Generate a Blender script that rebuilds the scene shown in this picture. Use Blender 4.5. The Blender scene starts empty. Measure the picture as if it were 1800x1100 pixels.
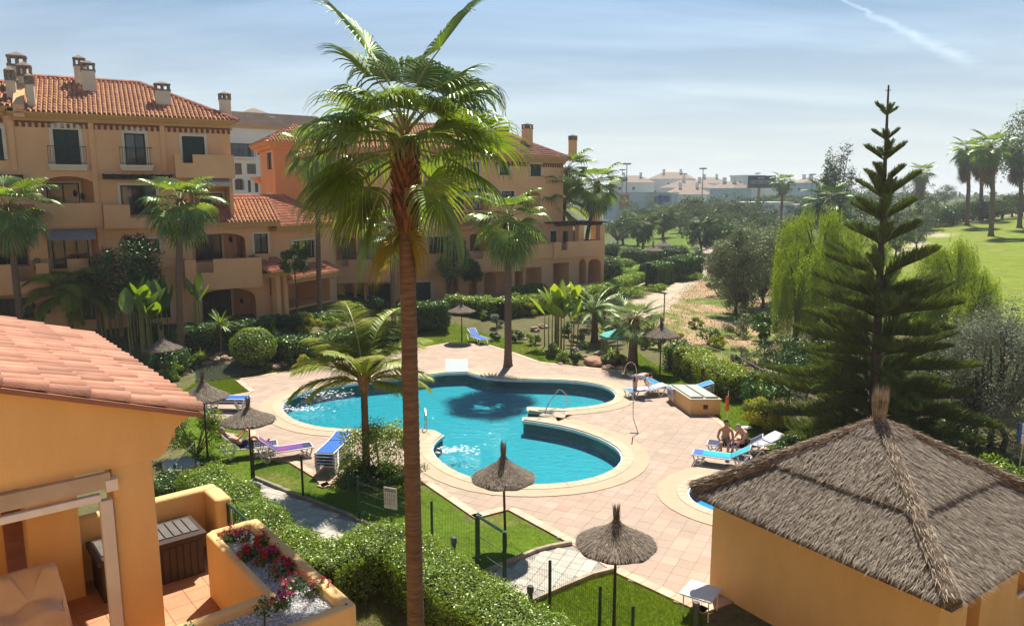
import bpy, bmesh, math, random
import numpy as np
from mathutils import Vector, Matrix, noise
from mathutils.geometry import tessellate_polygon
random.seed(7); rs = np.random.RandomState(7)
R = math.radians
sc = bpy.context.scene
C = sc.collection
# ------------------------------------------------------------------ camera, sky, sun, exposure
CAMH = 9.0; PITCH = R(9.18); FPX = 1300.0
cam = bpy.data.cameras.new('camera'); cam.lens = 36*FPX/1800; cam.sensor_width = 36
cam.clip_start = .1; cam.clip_end = 4000
co = bpy.data.objects.new('camera', cam); C.objects.link(co)
co.location = (0, 0, CAMH); co.rotation_euler = (R(90)-PITCH, 0, 0); sc.camera = co
SUN_EL, SUN_AZ = R(58), R(9)
world = bpy.data.worlds.new('World'); sc.world = world; world.use_nodes = True
wn = world.node_tree; wn.nodes.clear()
def wnode(t, **k):
    n = wn.nodes.new(t)
    for a, b in k.items(): setattr(n, a, b)
    return n
sky = wnode('ShaderNodeTexSky', sky_type='NISHITA', sun_disc=False, sun_elevation=SUN_EL, sun_rotation=SUN_AZ,
            air_density=1.0, dust_density=1.3, ozone_density=2.0, altitude=0)
bg = wnode('ShaderNodeBackground'); bg.inputs['Strength'].default_value = .15
wo = wnode('ShaderNodeOutputWorld')
tc = wnode('ShaderNodeTexCoord'); sep = wnode('ShaderNodeSeparateXYZ')
wn.links.new(tc.outputs['Generated'], sep.inputs[0])
# thin cirrus: noise on the direction projected on a high flat layer
mx = wnode('ShaderNodeMath', operation='MAXIMUM'); mx.inputs[1].default_value = .03
wn.links.new(sep.outputs['Z'], mx.inputs[0])
ad = wnode('ShaderNodeMath', operation='ADD'); ad.inputs[1].default_value = .10; wn.links.new(mx.outputs[0], ad.inputs[0])
dx = wnode('ShaderNodeMath', operation='DIVIDE'); wn.links.new(sep.outputs['X'], dx.inputs[0]); wn.links.new(ad.outputs[0], dx.inputs[1])
dy = wnode('ShaderNodeMath', operation='DIVIDE'); wn.links.new(sep.outputs['Y'], dy.inputs[0]); wn.links.new(ad.outputs[0], dy.inputs[1])
cb = wnode('ShaderNodeCombineXYZ'); wn.links.new(dx.outputs[0], cb.inputs[0]); wn.links.new(dy.outputs[0], cb.inputs[1])
mp = wnode('ShaderNodeMapping'); mp.inputs['Rotation'].default_value = (0, 0, R(-52)); mp.inputs['Scale'].default_value = (.30, .85, 1)
wn.links.new(cb.outputs[0], mp.inputs[0])
nz = wnode('ShaderNodeTexNoise'); nz.inputs['Scale'].default_value = 1.5; nz.inputs['Detail'].default_value = 6; nz.inputs['Roughness'].default_value = .58; nz.inputs['Distortion'].default_value = .35
wn.links.new(mp.outputs[0], nz.inputs['Vector'])
rp = wnode('ShaderNodeValToRGB'); rp.color_ramp.elements[0].position = .40; rp.color_ramp.elements[1].position = .74
wn.links.new(nz.outputs['Fac'], rp.inputs[0])
# an old contrail: a soft line across the same layer
def _lay(px, py):
    d = Vector(((px-900)/1300, 0, 0))+Vector((0, math.sin(PITCH), math.cos(PITCH)))*((550-py)/1300)+Vector((0, math.cos(PITCH), -math.sin(PITCH))); d.normalize(); return Vector((d.x/(d.z+.1), d.y/(d.z+.1)))
ca_, cb_ = _lay(1470, -5), _lay(1700, 110); cd_ = (cb_-ca_).normalized(); cn_ = Vector((-cd_.y, cd_.x))
nzc = wnode('ShaderNodeTexNoise'); nzc.inputs['Scale'].default_value = 9; nzc.inputs['Detail'].default_value = 6; wn.links.new(cb.outputs[0], nzc.inputs['Vector'])
def wm(op, a, b):
    n = wnode('ShaderNodeMath', operation=op)
    for i, v in enumerate((a, b)):
        if isinstance(v, bpy.types.NodeSocket): wn.links.new(v, n.inputs[i])
        elif v is not None: n.inputs[i].default_value = v
    return n.outputs[0]
def dot2(v, off):
    n = wnode('ShaderNodeVectorMath', operation='DOT_PRODUCT'); wn.links.new(cb.outputs[0], n.inputs[0]); n.inputs[1].default_value = (v.x, v.y, 0); return wm('SUBTRACT', n.outputs['Value'], off)
dd_ = wm('ABSOLUTE', wm('ADD', dot2(cn_, cn_.dot(ca_)), wm('MULTIPLY', wm('SUBTRACT', nzc.outputs['Fac'], .5), .10)), None)
al_ = dot2(cd_, cd_.dot(ca_)); LL = (cb_-ca_).length
w_ = wm('ADD', wm('MULTIPLY', wm('MAXIMUM', al_, 0.0), .055), .011)
band_ = wm('MAXIMUM', wm('SUBTRACT', 1.0, wm('DIVIDE', dd_, w_)), 0.0)
endf = wnode('ShaderNodeMapRange'); endf.inputs['From Min'].default_value = LL*.9; endf.inputs['From Max'].default_value = LL*1.15; endf.inputs['To Min'].default_value = 1; endf.inputs['To Max'].default_value = 0; wn.links.new(al_, endf.inputs['Value'])
ctr_ = wm('MULTIPLY', wm('MULTIPLY', band_, endf.outputs[0]), wm('MULTIPLY', nzc.outputs['Fac'], .75))
sf = wnode('ShaderNodeMath', operation='MULTIPLY'); sf.inputs[1].default_value = .42; wn.links.new(rp.outputs[0], sf.inputs[0])
mixc = wnode('ShaderNodeMixRGB')
cirr = wnode('ShaderNodeMixRGB', blend_type='MULTIPLY'); cirr.inputs[0].default_value = 1; cirr.inputs[2].default_value = (.32, .33, .315, 1)
wn.links.new(sky.outputs[0], cirr.inputs[1]); wn.links.new(cirr.outputs[0], mixc.inputs[2])
# haze towards the horizon
hz_r = wnode('ShaderNodeMapRange'); hz_r.inputs['From Min'].default_value = 0.0; hz_r.inputs['From Max'].default_value = .34
hz_r.inputs['To Min'].default_value = 1; hz_r.inputs['To Max'].default_value = 0; wn.links.new(sep.outputs['Z'], hz_r.inputs['Value'])
hp = wnode('ShaderNodeMath', operation='POWER'); hp.inputs[1].default_value = 1.25; wn.links.new(hz_r.outputs[0], hp.inputs[0])
mixh = wnode('ShaderNodeMixRGB'); mixh.inputs[2].default_value = (1.38, 1.45, 1.45, 1)
skym = wnode('ShaderNodeMixRGB', blend_type='MULTIPLY'); skym.inputs[0].default_value = 1; skym.inputs[2].default_value = (.045, .093, .127, 1)
wn.links.new(sky.outputs[0], skym.inputs[1])
wn.links.new(wm('MINIMUM', wm('ADD', sf.outputs[0], ctr_), 1.0), mixc.inputs[0]); wn.links.new(skym.outputs[0], mixc.inputs[1])
wn.links.new(hp.outputs[0], mixh.inputs[0]); wn.links.new(mixc.outputs[0], mixh.inputs[1])
wn.links.new(mixh.outputs[0], bg.inputs['Color']); wn.links.new(bg.outputs[0], wo.inputs[0])
sundir = Vector((math.sin(SUN_AZ)*math.cos(SUN_EL), math.cos(SUN_AZ)*math.cos(SUN_EL), math.sin(SUN_EL)))
sl = bpy.data.lights.new('sun', 'SUN'); sl.energy = 2.0; sl.angle = R(.55); sl.color = (1, .93, .82)
so = bpy.data.objects.new('sun', sl); C.objects.link(so); so.location = (20, 60, 60)
so.rotation_euler = (-sundir).to_track_quat('-Z', 'Y').to_euler()
vs = sc.view_settings; vs.view_transform = 'Standard'; vs.look = 'None'; vs.gamma = 1; vs.use_curve_mapping = False
vs.exposure = 2.12
sc.render.engine = 'CYCLES'; sc.cycles.max_bounces = 7; sc.cycles.transparent_max_bounces = 12
sc.cycles.use_denoising = True; sc.cycles.caustics_reflective = False; sc.cycles.caustics_refractive = False
sc.cycles.volume_bounces = 0
# ------------------------------------------------------------------ projection helpers
FW = Vector((0, math.cos(PITCH), -math.sin(PITCH))); UP = Vector((0, math.sin(PITCH), math.cos(PITCH)))
def ray(px, py): return Vector(((px-900)/FPX, 0, 0)) + UP*((550-py)/FPX) + FW
CP = Vector((0, 0, CAMH))
def atz(px, py, z=0.0):
    d = ray(px, py); return CP + d*((z-CAMH)/d.z)
def aty(px, py, y):
    d = ray(px, py); return CP + d*(y/d.y)
def smooth(a): a = min(max(a, 0), 1); return a*a*(3-2*a)
def hz(x, y):
    z = 0.0
    if x > 24 and y > 30:
        q = .068*(math.hypot(x-24, 3)-3); z += min(q, 5.6-.6*math.exp(-max(q-5, 0)/.6) if q > 5 else q)*smooth((y-30)/14)
    l = 1.2*smooth((y-36)/5)*smooth((-9-x)/5)
    m = .5*smooth((y-46)/6)*smooth((15-x)/6)
    z += max(l, m)
    return z
def G(px, py):
    d = ray(px, py); t = 5.0
    while t < 2500:
        p = CP + d*t
        if p.z <= hz(p.x, p.y): break
        t *= 1.01
    lo, hi = t/1.012, t
    for _ in range(12):
        m = (lo+hi)/2; p = CP + d*m
        if p.z <= hz(p.x, p.y): hi = m
        else: lo = m
    p = CP + d*hi; p.z = hz(p.x, p.y); return p
# ------------------------------------------------------------------ materials
_M = {}
def _nt(name):
    m = bpy.data.materials.new(name); m.use_nodes = True; nt = m.node_tree; nt.nodes.clear()
    o = nt.nodes.new('ShaderNodeOutputMaterial'); return m, nt, o
def N(nt, t, ins=None, **k):
    n = nt.nodes.new(t)
    for a, b in k.items(): setattr(n, a, b)
    for a, b in (ins or {}).items():
        if isinstance(b, bpy.types.NodeSocket): nt.links.new(b, n.inputs[a])
        else: n.inputs[a].default_value = b
    return n
def c4(c): return (c[0], c[1], c[2], 1)
def M(name, c1, c2=None, scale=3, rough=.8, bump=0, bscale=None, metal=0, island=0, detail=6, spec=.3, stretch=None, low=.35, high=.65):
    """noise-mixed colour, optional random tint per island, optional bump"""
    if name in _M: return _M[name]
    m, nt, o = _nt(name)
    tcn = N(nt, 'ShaderNodeNewGeometry')
    vec = tcn.outputs['Position']
    if stretch:
        vec = N(nt, 'ShaderNodeMapping', {'Vector': vec, 'Scale': stretch}).outputs[0]
    nzn = N(nt, 'ShaderNodeTexNoise', {'Vector': vec, 'Scale': scale, 'Detail': detail, 'Roughness': .6})
    mr = N(nt, 'ShaderNodeMapRange', {'Value': nzn.outputs['Fac'], 'From Min': low, 'From Max': high})
    c2 = c2 or tuple(x*.82 for x in c1)
    mixn = N(nt, 'ShaderNodeMixRGB', {0: mr.outputs[0], 1: c4(c1), 2: c4(c2)})
    col = mixn.outputs[0]
    if island:
        oi = N(nt, 'ShaderNodeObjectInfo')
        av = N(nt, 'ShaderNodeMath', {0: tcn.outputs['Random Per Island'], 1: oi.outputs['Random']}, operation='ADD')
        fr = N(nt, 'ShaderNodeMath', {0: av.outputs[0]}, operation='FRACT')
        v = N(nt, 'ShaderNodeMapRange', {'Value': fr.outputs[0], 'To Min': 1-island, 'To Max': 1+island})
        col = N(nt, 'ShaderNodeVectorMath', {0: col, 'Scale': v.outputs[0]}, operation='SCALE').outputs[0]
    p = N(nt, 'ShaderNodeBsdfPrincipled', {'Base Color': col, 'Roughness': rough, 'Metallic': metal, 'Specular IOR Level': spec})
    if bump:
        nb = N(nt, 'ShaderNodeTexNoise', {'Vector': vec, 'Scale': bscale or scale*8, 'Detail': 5})
        b = N(nt, 'ShaderNodeBump', {'Height': nb.outputs['Fac'], 'Strength': bump, 'Distance': .02})
        nt.links.new(b.outputs[0], p.inputs['Normal'])
    nt.links.new(p.outputs[0], o.inputs[0]); _M[name] = m; return m
def leafm(name, c1, c2, trans=.45, rough=.5, tcol=None, gloss=.12, nscale=.8):
    """leaf: diffuse + light coming through + a little gloss; colour varies per leaf and in patches"""
    if name in _M: return _M[name]
    m, nt, o = _nt(name)
    g = N(nt, 'ShaderNodeNewGeometry')
    nzn = N(nt, 'ShaderNodeTexNoise', {'Vector': g.outputs['Position'], 'Scale': nscale, 'Detail': 3})
    a = N(nt, 'ShaderNodeMath', {0: nzn.outputs['Fac'], 1: .9}, operation='MULTIPLY')
    b = N(nt, 'ShaderNodeMath', {0: g.outputs['Random Per Island'], 1: .75}, operation='MULTIPLY')
    s = N(nt, 'ShaderNodeMath', {0: a.outputs[0], 1: b.outputs[0]}, operation='ADD')
    s2 = N(nt, 'ShaderNodeMapRange', {'Value': s.outputs[0], 'From Min': .2, 'From Max': 1.15})
    mixn = N(nt, 'ShaderNodeMixRGB', {0: s2.outputs[0], 1: c4(c1), 2: c4(c2)})
    df = N(nt, 'ShaderNodeBsdfDiffuse', {'Color': mixn.outputs[0]})
    tcx = tcol or (1.35, 1.5, .45)
    tm = N(nt, 'ShaderNodeMixRGB', {0: 1.0, 1: mixn.outputs[0], 2: c4(tcx)}, blend_type='MULTIPLY')
    tr = N(nt, 'ShaderNodeBsdfTranslucent', {'Color': tm.outputs[0]})
    ms = N(nt, 'ShaderNodeMixShader', {0: trans, 1: df.outputs[0], 2: tr.outputs[0]})
    gl = N(nt, 'ShaderNodeBsdfGlossy', {'Color': (.75, .9, .6, 1), 'Roughness': rough})
    m2 = N(nt, 'ShaderNodeMixShader', {0: gloss*.45, 1: ms.outputs[0], 2: gl.outputs[0]})
    nt.links.new(m2.outputs[0], o.inputs[0]); _M[name] = m; return m
# ------------------------------------------------------------------ mesh helpers
def mesh_np(name, V, Fq, mats, midx=None, smooth_=False):
    V = np.asarray(V, dtype=np.float32).reshape(-1, 3)
    me = bpy.data.meshes.new(name)
    if isinstance(Fq, np.ndarray):
        k = Fq.shape[1]; n = Fq.shape[0]
        me.vertices.add(len(V)); me.vertices.foreach_set('co', V.ravel())
        me.loops.add(n*k); me.loops.foreach_set('vertex_index', Fq.astype(np.int32).ravel())
        me.polygons.add(n); me.polygons.foreach_set('loop_start', np.arange(0, n*k, k, dtype=np.int32))
        me.update(calc_edges=True)
    else:
        me.from_pydata([tuple(map(float, v)) for v in V], [], [tuple(f) for f in Fq]); me.update()
    for m in (mats if isinstance(mats, (list, tuple)) else [mats]): me.materials.append(m)
    if midx is not None: me.polygons.foreach_set('material_index', np.asarray(midx, dtype=np.int32))
    me.polygons.foreach_set('use_smooth', np.full(len(me.polygons), bool(smooth_)))
    return me
def link(name, me, parent=None, loc=None, rotz=0, scale=None):
    o = bpy.data.objects.new(name, me); C.objects.link(o)
    if parent: o.parent = parent
    if loc is not None: o.location = loc
    if rotz: o.rotation_euler = (0, 0, rotz)
    if scale is not None: o.scale = (scale,)*3 if not hasattr(scale, '__len__') else scale
    return o
def thing(name, label, cat, loc=(0, 0, 0), rotz=0, group=None, scale=None):
    o = link(name, None, None, loc, rotz, scale)
    o['label'] = label; o['category'] = cat
    if group: o['group'] = group
    return o
def tag(o, label, cat, group=None):
    o['label'] = label; o['category'] = cat
    if group: o['group'] = group
    return o
def off_of(par):
    v = Vector((0, 0, 0))
    while par is not None: v += par.location; par = par.parent
    return v
class MB:
    def __init__(s): s.V = []; s.F = []; s.I = []
    def add(s, V, F, mi=0):
        b = len(s.V); s.V += [tuple(v) for v in V]; s.F += [tuple(i+b for i in f) for f in F]; s.I += [mi]*len(F); return s
    def box(s, x0, y0, z0, x1, y1, z1, mi=0, fr=None):
        V = [(x, y, z) for z in (z0, z1) for y in (y0, y1) for x in (x0, x1)]
        if fr: V = [fr(*v) for v in V]
        return s.add(V, [(0, 2, 3, 1), (4, 5, 7, 6), (0, 1, 5, 4), (2, 6, 7, 3), (0, 4, 6, 2), (1, 3, 7, 5)], mi)
    def prism(s, pts, z0, z1, mi=0, fr=None):
        n = len(pts); V = [(p[0], p[1], z0) for p in pts]+[(p[0], p[1], z1) for p in pts]
        if fr: V = [fr(*v) for v in V]
        F = [tuple(range(n-1, -1, -1)), tuple(range(n, 2*n))]+[(i, (i+1) % n, (i+1) % n+n, i+n) for i in range(n)]
        return s.add(V, F, mi)
    def tube(s, pts, rad, n=8, mi=0, cap=True):
        pts = [Vector(p) for p in pts]
        if not hasattr(rad, '__len__'): rad = [rad]*len(pts)
        V = []; a = None
        for i, p in enumerate(pts):
            t = (pts[min(i+1, len(pts)-1)]-pts[max(i-1, 0)])
            t = t.normalized() if t.length > 1e-9 else Vector((0, 0, 1))
            if a is None:
                a = t.orthogonal().normalized()
            else:
                a = (a-t*a.dot(t)); a = a.normalized() if a.length > 1e-6 else t.orthogonal().normalized()
            b = t.cross(a)
            for k in range(n):
                w = 2*math.pi*k/n; V.append(p+a*(rad[i]*math.cos(w))+b*(rad[i]*math.sin(w)))
        F = []
        for i in range(len(pts)-1):
            for k in range(n): F.append((i*n+k, i*n+(k+1) % n, (i+1)*n+(k+1) % n, (i+1)*n+k))
        if cap: F += [tuple(range(n-1, -1, -1)), tuple(range((len(pts)-1)*n, len(pts)*n))]
        return s.add(V, F, mi)
    def lathe(s, prof, n=16, c=(0, 0, 0), mi=0):
        V = []
        for r, z in prof:
            for k in range(n):
                w = 2*math.pi*k/n; V.append((c[0]+r*math.cos(w), c[1]+r*math.sin(w), c[2]+z))
        F = [(i*n+k, i*n+(k+1) % n, (i+1)*n+(k+1) % n, (i+1)*n+k) for i in range(len(prof)-1) for k in range(n)]
        F += [tuple(range(n-1, -1, -1)), tuple(range((len(prof)-1)*n, len(prof)*n))]
        return s.add(V, F, mi)
    def me(s, name, mats, sm=False): return mesh_np(name, s.V, s.F, mats, s.I, sm)
    def done(s, name, mats, parent=None, world=True, sm=False, **k):
        """vertices in world coordinates; moved into the parent's frame when the parent is unrotated"""
        if parent is not None and world:
            L = off_of(parent); s.V = [(v[0]-L.x, v[1]-L.y, v[2]-L.z) for v in s.V]
        o = link(name, s.me(name, mats, sm), parent)
        for a, b in k.items(): o[a] = b
        return o
def np_obj(name, V, F, mats, parent=None, midx=None, sm=False, world=True, **k):
    V = np.asarray(V, dtype=np.float32).reshape(-1, 3)
    if parent is not None and world: V = V-np.array(off_of(parent), dtype=np.float32)
    o = link(name, mesh_np(name, V, F, mats, midx, sm), parent)
    for a, b in k.items(): o[a] = b
    return o
def sheet(name, outer, holes, z, mats, parent=None, thick=0, **k):
    """flat polygon with holes (lists of (x,y)); optional thickness downwards"""
    loops = [[Vector((p[0], p[1], 0)) for p in lp] for lp in [outer]+list(holes)]
    tri = tessellate_polygon(loops); P = [p for lp in loops for p in lp]
    V = [(p.x, p.y, z) for p in P]; F = []
    for t in tri:
        a, b, c = [P[i] for i in t]
        F.append(t if (b-a).cross(c-a).z > 0 else (t[0], t[2], t[1]))
    if thick:
        n = len(P); V += [(p.x, p.y, z-thick) for p in P]; b = 0
        for lp in loops:
            m = len(lp)
            for i in range(m): F.append((b+i, b+(i+1) % m, n+b+(i+1) % m, n+b+i))
            b += m
    o = link(name, mesh_np(name, V, F, mats), parent)
    for a, b in k.items(): o[a] = b
    return o
def offset_poly(P, d, it=2):
    n = len(P); ar = sum(P[i][0]*P[(i+1) % n][1]-P[(i+1) % n][0]*P[i][1] for i in range(n)); sg = 1 if ar > 0 else -1
    Q = []
    for i in range(n):
        a = np.array(P[i-1]); b = np.array(P[i]); c = np.array(P[(i+1) % n])
        t1 = (b-a)/(np.linalg.norm(b-a)+1e-9); t2 = (c-b)/(np.linalg.norm(c-b)+1e-9); t = t1+t2
        t = t/(np.linalg.norm(t)+1e-9); nn = np.array((t[1], -t[0]))*sg
        k = max(.55, float(np.dot(nn, np.array((t1[1], -t1[0]))*sg)))
        Q.append(b+nn*d/k)
    return [tuple(q) for q in Q]
def inpoly(X, Y, P):
    X = np.asarray(X); Y = np.asarray(Y); r = np.zeros(X.shape, bool); n = len(P); j = n-1
    for i in range(n):
        xi, yi = P[i]; xj, yj = P[j]
        if yi != yj: r ^= ((yi > Y) != (yj > Y)) & (X < (xj-xi)*(Y-yi)/(yj-yi)+xi)
        j = i
    return r
def polydist(X, Y, P):
    X = np.asarray(X, float); Y = np.asarray(Y, float); best = np.full(X.shape, 1e9); n = len(P)
    for i in range(n):
        ax, ay = P[i]; bx, by = P[(i+1) % n]; dx_, dy_ = bx-ax, by-ay; L = dx_*dx_+dy_*dy_+1e-12
        t = np.clip(((X-ax)*dx_+(Y-ay)*dy_)/L, 0, 1); best = np.minimum(best, np.hypot(X-ax-t*dx_, Y-ay-t*dy_))
    return best
def smoothpoly(P, it=2, closed=True, keep=()):
    for _ in range(it):
        Q = []; n = len(P)
        for i in range(n if closed else n-1):
            a, b = P[i], P[(i+1) % n]
            Q += [(a[0]*.75+b[0]*.25, a[1]*.75+b[1]*.25), (a[0]*.25+b[0]*.75, a[1]*.25+b[1]*.75)]
        if not closed: Q = [P[0]]+Q+[P[-1]]
        P = Q
    return P
def pxy(L, z=0.0):
    r = []
    for a in L:
        p = atz(a[0], a[1], z); r.append((p.x, p.y))
    return r
def gxy(L):
    r = []
    for a in L:
        p = G(*a); r.append((p.x, p.y))
    return r
# ------------------------------------------------------------------ foliage helpers
def leaves(P, Nrm, size, aspect=.5, jit=.6, rng=rs, fold=0):
    """one four-cornered leaf per point; Nrm (n,3) is the facing, jittered"""
    n = len(P); P = np.asarray(P, np.float32)
    nr = np.asarray(Nrm, np.float32)+rng.normal(0, jit, (n, 3)); nr /= np.linalg.norm(nr, axis=1)[:, None]+1e-9
    t = rng.normal(0, 1, (n, 3)); t -= nr*(t*nr).sum(1)[:, None]; t /= np.linalg.norm(t, axis=1)[:, None]+1e-9
    b = np.cross(nr, t); s = (size*rng.uniform(.6, 1.35, n))[:, None] if np.isscalar(size) else np.asarray(size)[:, None]
    w = s*aspect
    V = np.stack([P-t*s*.5, P+b*w*.5+t*s*.05, P+t*s*.5, P-b*w*.5+t*s*.05], 1).reshape(-1, 3)
    F = np.arange(n*4).reshape(n, 4); return V, F
def merge(parts):
    Vs = []; Fs = []; b = 0
    for V, F in parts: Vs.append(V); Fs.append(F+b); b += len(V)
    return np.concatenate(Vs), np.concatenate(Fs)
def strips(P, D, L, W, bend=None, rng=rs, rows=3, up=None):
    """thin ribbons starting at P along D, length L, width W, bending towards `bend`"""
    P = np.asarray(P, float); D = np.asarray(D, float); n = len(P)
    D = D/(np.linalg.norm(D, axis=1)[:, None]+1e-9)
    ref = rng.normal(0, 1, (n, 3)) if up is None else np.broadcast_to(up, (n, 3))
    S = np.cross(D, ref); S /= np.linalg.norm(S, axis=1)[:, None]+1e-9
    L = np.broadcast_to(L, (n,)); W = np.broadcast_to(W, (n,))
    bend = np.zeros((n, 3)) if bend is None else np.broadcast_to(bend, (n, 3))
    V = []; p = P.copy(); d = D.copy()
    for k in range(rows):
        t = k/(rows-1); w = W*(1-t**2*.9)*.5
        V += [p-S*w[:, None], p+S*w[:, None]]
        d = d+bend/(rows-1); d = d/(np.linalg.norm(d, axis=1)[:, None]+1e-9); p = p+d*(L/(rows-1))[:, None]
    V = np.stack(V, 1).reshape(-1, 3); m = 2*rows
    F = np.concatenate([np.stack([np.arange(n)*m+2*k, np.arange(n)*m+2*k+1, np.arange(n)*m+2*k+3, np.arange(n)*m+2*k+2], 1) for k in range(rows-1)])
    return V, F
# ------------------------------------------------------------------ ground, pool, deck, paths
POOLPX = [(783,655),(822,654),(836,659),(862,664),(900,666.5),(950,667),(1000,668.5),(1040,673),(1068,680),(1083,690),(1084,699),(1070,708),
 (1040,714.5),(1000,718),(985,718.5),(928,716),(932,728),(936,735),(920,738),(950,742),(1000,751),(1045,765),(1080,782),(1095,798),(1093,814),(1070,831),
 (1030,844),(980,851),(920,853),(865,849),(815,836),(780,817),(760,798),(758,784),(768,772),(778,765),(764,757),(742,755),(700,755.5),(640,755.5),(585,754),(540,747),(508,734),(492,717),(500,703),(530,690),(575,679),(640,671),(700,666),(750,659)]
WZ = -.14
POOL = pxy(POOLPX, 0)
def soft(P, pxl, keep):
    out = []
    for i, p in enumerate(P):
        if i in keep: out.append(p)
        else:
            a, b = P[i-1], P[(i+1) % len(P)]
            out += [(p[0]*.72+a[0]*.28, p[1]*.72+a[1]*.28), (p[0]*.72+b[0]*.28, p[1]*.72+b[1]*.28)]
    return out
POOL0 = soft(POOL, POOLPX, {0, 1, 15, 16, 17, 18, 35, 36, 37})
_rp = POOLPX[:16]+[(929, 721), (997, 723.5), (993, 734.5), (921, 733.5)]+POOLPX[18:]
POOL = soft(pxy(_rp), _rp, {0, 1, 15, 16, 17, 18, 19, 20, 37, 38, 39})
KIDS = [(0, 0)]
kc = atz(1330, 872, 0); KIDS = [(kc.x+2.35*math.cos(a), kc.y+1.75*math.sin(a)) for a in [2*math.pi*i/40 for i in range(40)]]
kidl = atz(1210, 872, 0).x; sh = kidl-(kc.x-2.35); KIDS = [(x+sh, y) for x, y in KIDS]
DECKPX = [(412,667),(486,655),(560,640),(650,625),(735,612),(790,602),(860,606),(905,620),(950,636),(1010,643),(1070,649),(1110,653),(1150,672),(1200,692),
 (1262,735),(1300,765),(1350,788),(1420,815),(1490,850),(1490,980),(1236,1078),(1075,1003),(1005,957),(893,896),(835,911),(736,843),(690,831),(640,836),(612,838),(567,857),(552,839),(509,813),(440,800),(436,757),(345,731),(345,706),(439,689)]
DECK = pxy(DECKPX)
BEACH = pxy([(783,632),(822,632),(822,654),(783,655)])
COP = offset_poly(POOL0, .92); KCOP = offset_poly(KIDS, .92)
def zone_rgb(x, y):
    """albedo of the open ground by zones, arrays in, (n,3) out"""
    n = len(x); col = np.zeros((n, 3)); col[:] = (.125, .115, .05)
    nzv = np.array([noise.noise(Vector((a*.25, b*.25, 3))) for a, b in zip(x, y)])
    n2 = np.array([noise.noise(Vector((a*.9, b*.9, 7))) for a, b in zip(x, y)])
    far = y > 80; col[far] = (.085, .105, .035)
    grass = np.array((.095, .155, .012)); dry = np.array((.25, .20, .075)); dirt = np.array((.38, .26, .15)); track = np.array((.46, .37, .27))
    def put(px, c, world_=False, grow=0.0):
        P = px if world_ else gxy(px)
        m = inpoly(x+n2*grow, y+n2*grow*1.3, P); col[m] = c; return m
    field = put([(1130,600),(1150,545),(1235,470),(1290,470),(1380,560),(1350,650),(1400,720),(1300,680),(1230,640),(1180,625)], dirt, grow=.6)
    k = field & (nzv+n2*.5 > .02); col[k] = (.235, .22, .075)
    k = field & (nzv+n2*.6 > .3); col[k] = (.13, .18, .035)
    put([(1135,565),(1110,530),(1190,495),(1222,470),(1238,452),(1240,436),(1268,436),(1262,456),(1248,480),(1205,513),(1165,550)], track, grow=.35)
    LAWN = [[(300,700),(380,640),(440,655),(500,632),(560,636),(486,655),(412,667),(439,689),(345,705)],
        [(335,725),(436,757),(440,800),(509,813),(552,839),(567,857),(612,838),(690,831),(736,843),(835,911),(893,896),(1005,957),(855,1030),(610,950),(447,880),(350,820),(310,770)],
        [(1075,1003),(1236,1078),(1250,1180),(900,1180),(925,1040)],
        [(730,590),(800,568),(870,590),(925,602),(1010,640),(950,638),(905,622),(860,608),(790,604),(735,614)],
        [(1112,612),(1150,640),(1200,650),(1290,700),(1360,745),(1440,790),(1560,850),(1490,860),(1350,790),(1262,737),(1200,694),(1110,655)],
        [(1065,500),(1075,440),(1160,375),(1200,395),(1222,425),(1195,465),(1150,500),(1100,520)],
        [(560,520),(640,515),(640,530),(560,545)]]
    for L in LAWN:
        m = put(L, grass, grow=.12); k = m & (n2+nzv > .52); col[k] = grass*.55+dry*.45
    m = put([(345,640),(440,632),(470,650),(385,668),(345,672)], (.16, .20, .11), grow=.3)
    gol = [(24, 52), (40, 47), (75, 55), (260, 60), (320, 260), (104, 160), (66, 128), (49, 105), (36, 80), (27, 64)]
    m = put(gol, np.array((.17, .22, .02)), True, .5)
    k = m & (nzv > .12); col[k] = np.array((.18, .21, .035))
    put([(1560,442),(1640,412),(1700,390),(1760,377),(1800,370),(1800,374),(1760,381),(1700,395),(1640,418),(1565,450)], (.46, .40, .30), grow=.1)
    put([(480,985),(640,985),(700,1020),(700,1150),(560,1150)], (.16, .12, .07), grow=.3)
    return col
def axis(a, b, c, d, fine):
    L = list(np.arange(b, c+1e-6, fine)); s = fine
    v = b; lo = []
    while v > a: s *= 1.13; v -= s; lo.append(v)
    s = fine; v = c; hi = []
    while v < d: s *= 1.13; v += s; hi.append(v)
    return np.array(lo[::-1]+L+hi)
gx = axis(-900, -22, 42, 1100, .36); gy = axis(-40, 6, 74, 2200, .36)
GX, GY = np.meshgrid(gx, gy); X = GX.ravel(); Y = GY.ravel()
Zt = np.array([hz(a, b) for a, b in zip(X, Y)])
amp = np.clip((np.hypot(X, Y-35)-45)/60, 0, 1)
Zt += amp*np.array([noise.noise(Vector((a*.03, b*.03, 0))) for a, b in zip(X, Y)])*.8*(Zt > .3)
rgb = zone_rgb(X, Y)
for P in (POOL0, POOL, KIDS):
    m = inpoly(X, Y, P); near = polydist(X, Y, P)
    Zt[m | (near < .62)] = -2.4
Zt -= .03
nx, ny = len(gx), len(gy)
ii = (np.arange(ny-1)[:, None]*nx+np.arange(nx-1)[None, :]).ravel()
Fg = np.stack([ii, ii+1, ii+nx+1, ii+nx], 1)
mg, nt, o_ = _nt('ground_cover')
at = N(nt, 'ShaderNodeAttribute', attribute_name='zone')
g_ = N(nt, 'ShaderNodeNewGeometry')
n1 = N(nt, 'ShaderNodeTexNoise', {'Vector': g_.outputs['Position'], 'Scale': 6, 'Detail': 8, 'Roughness': .75})
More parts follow.
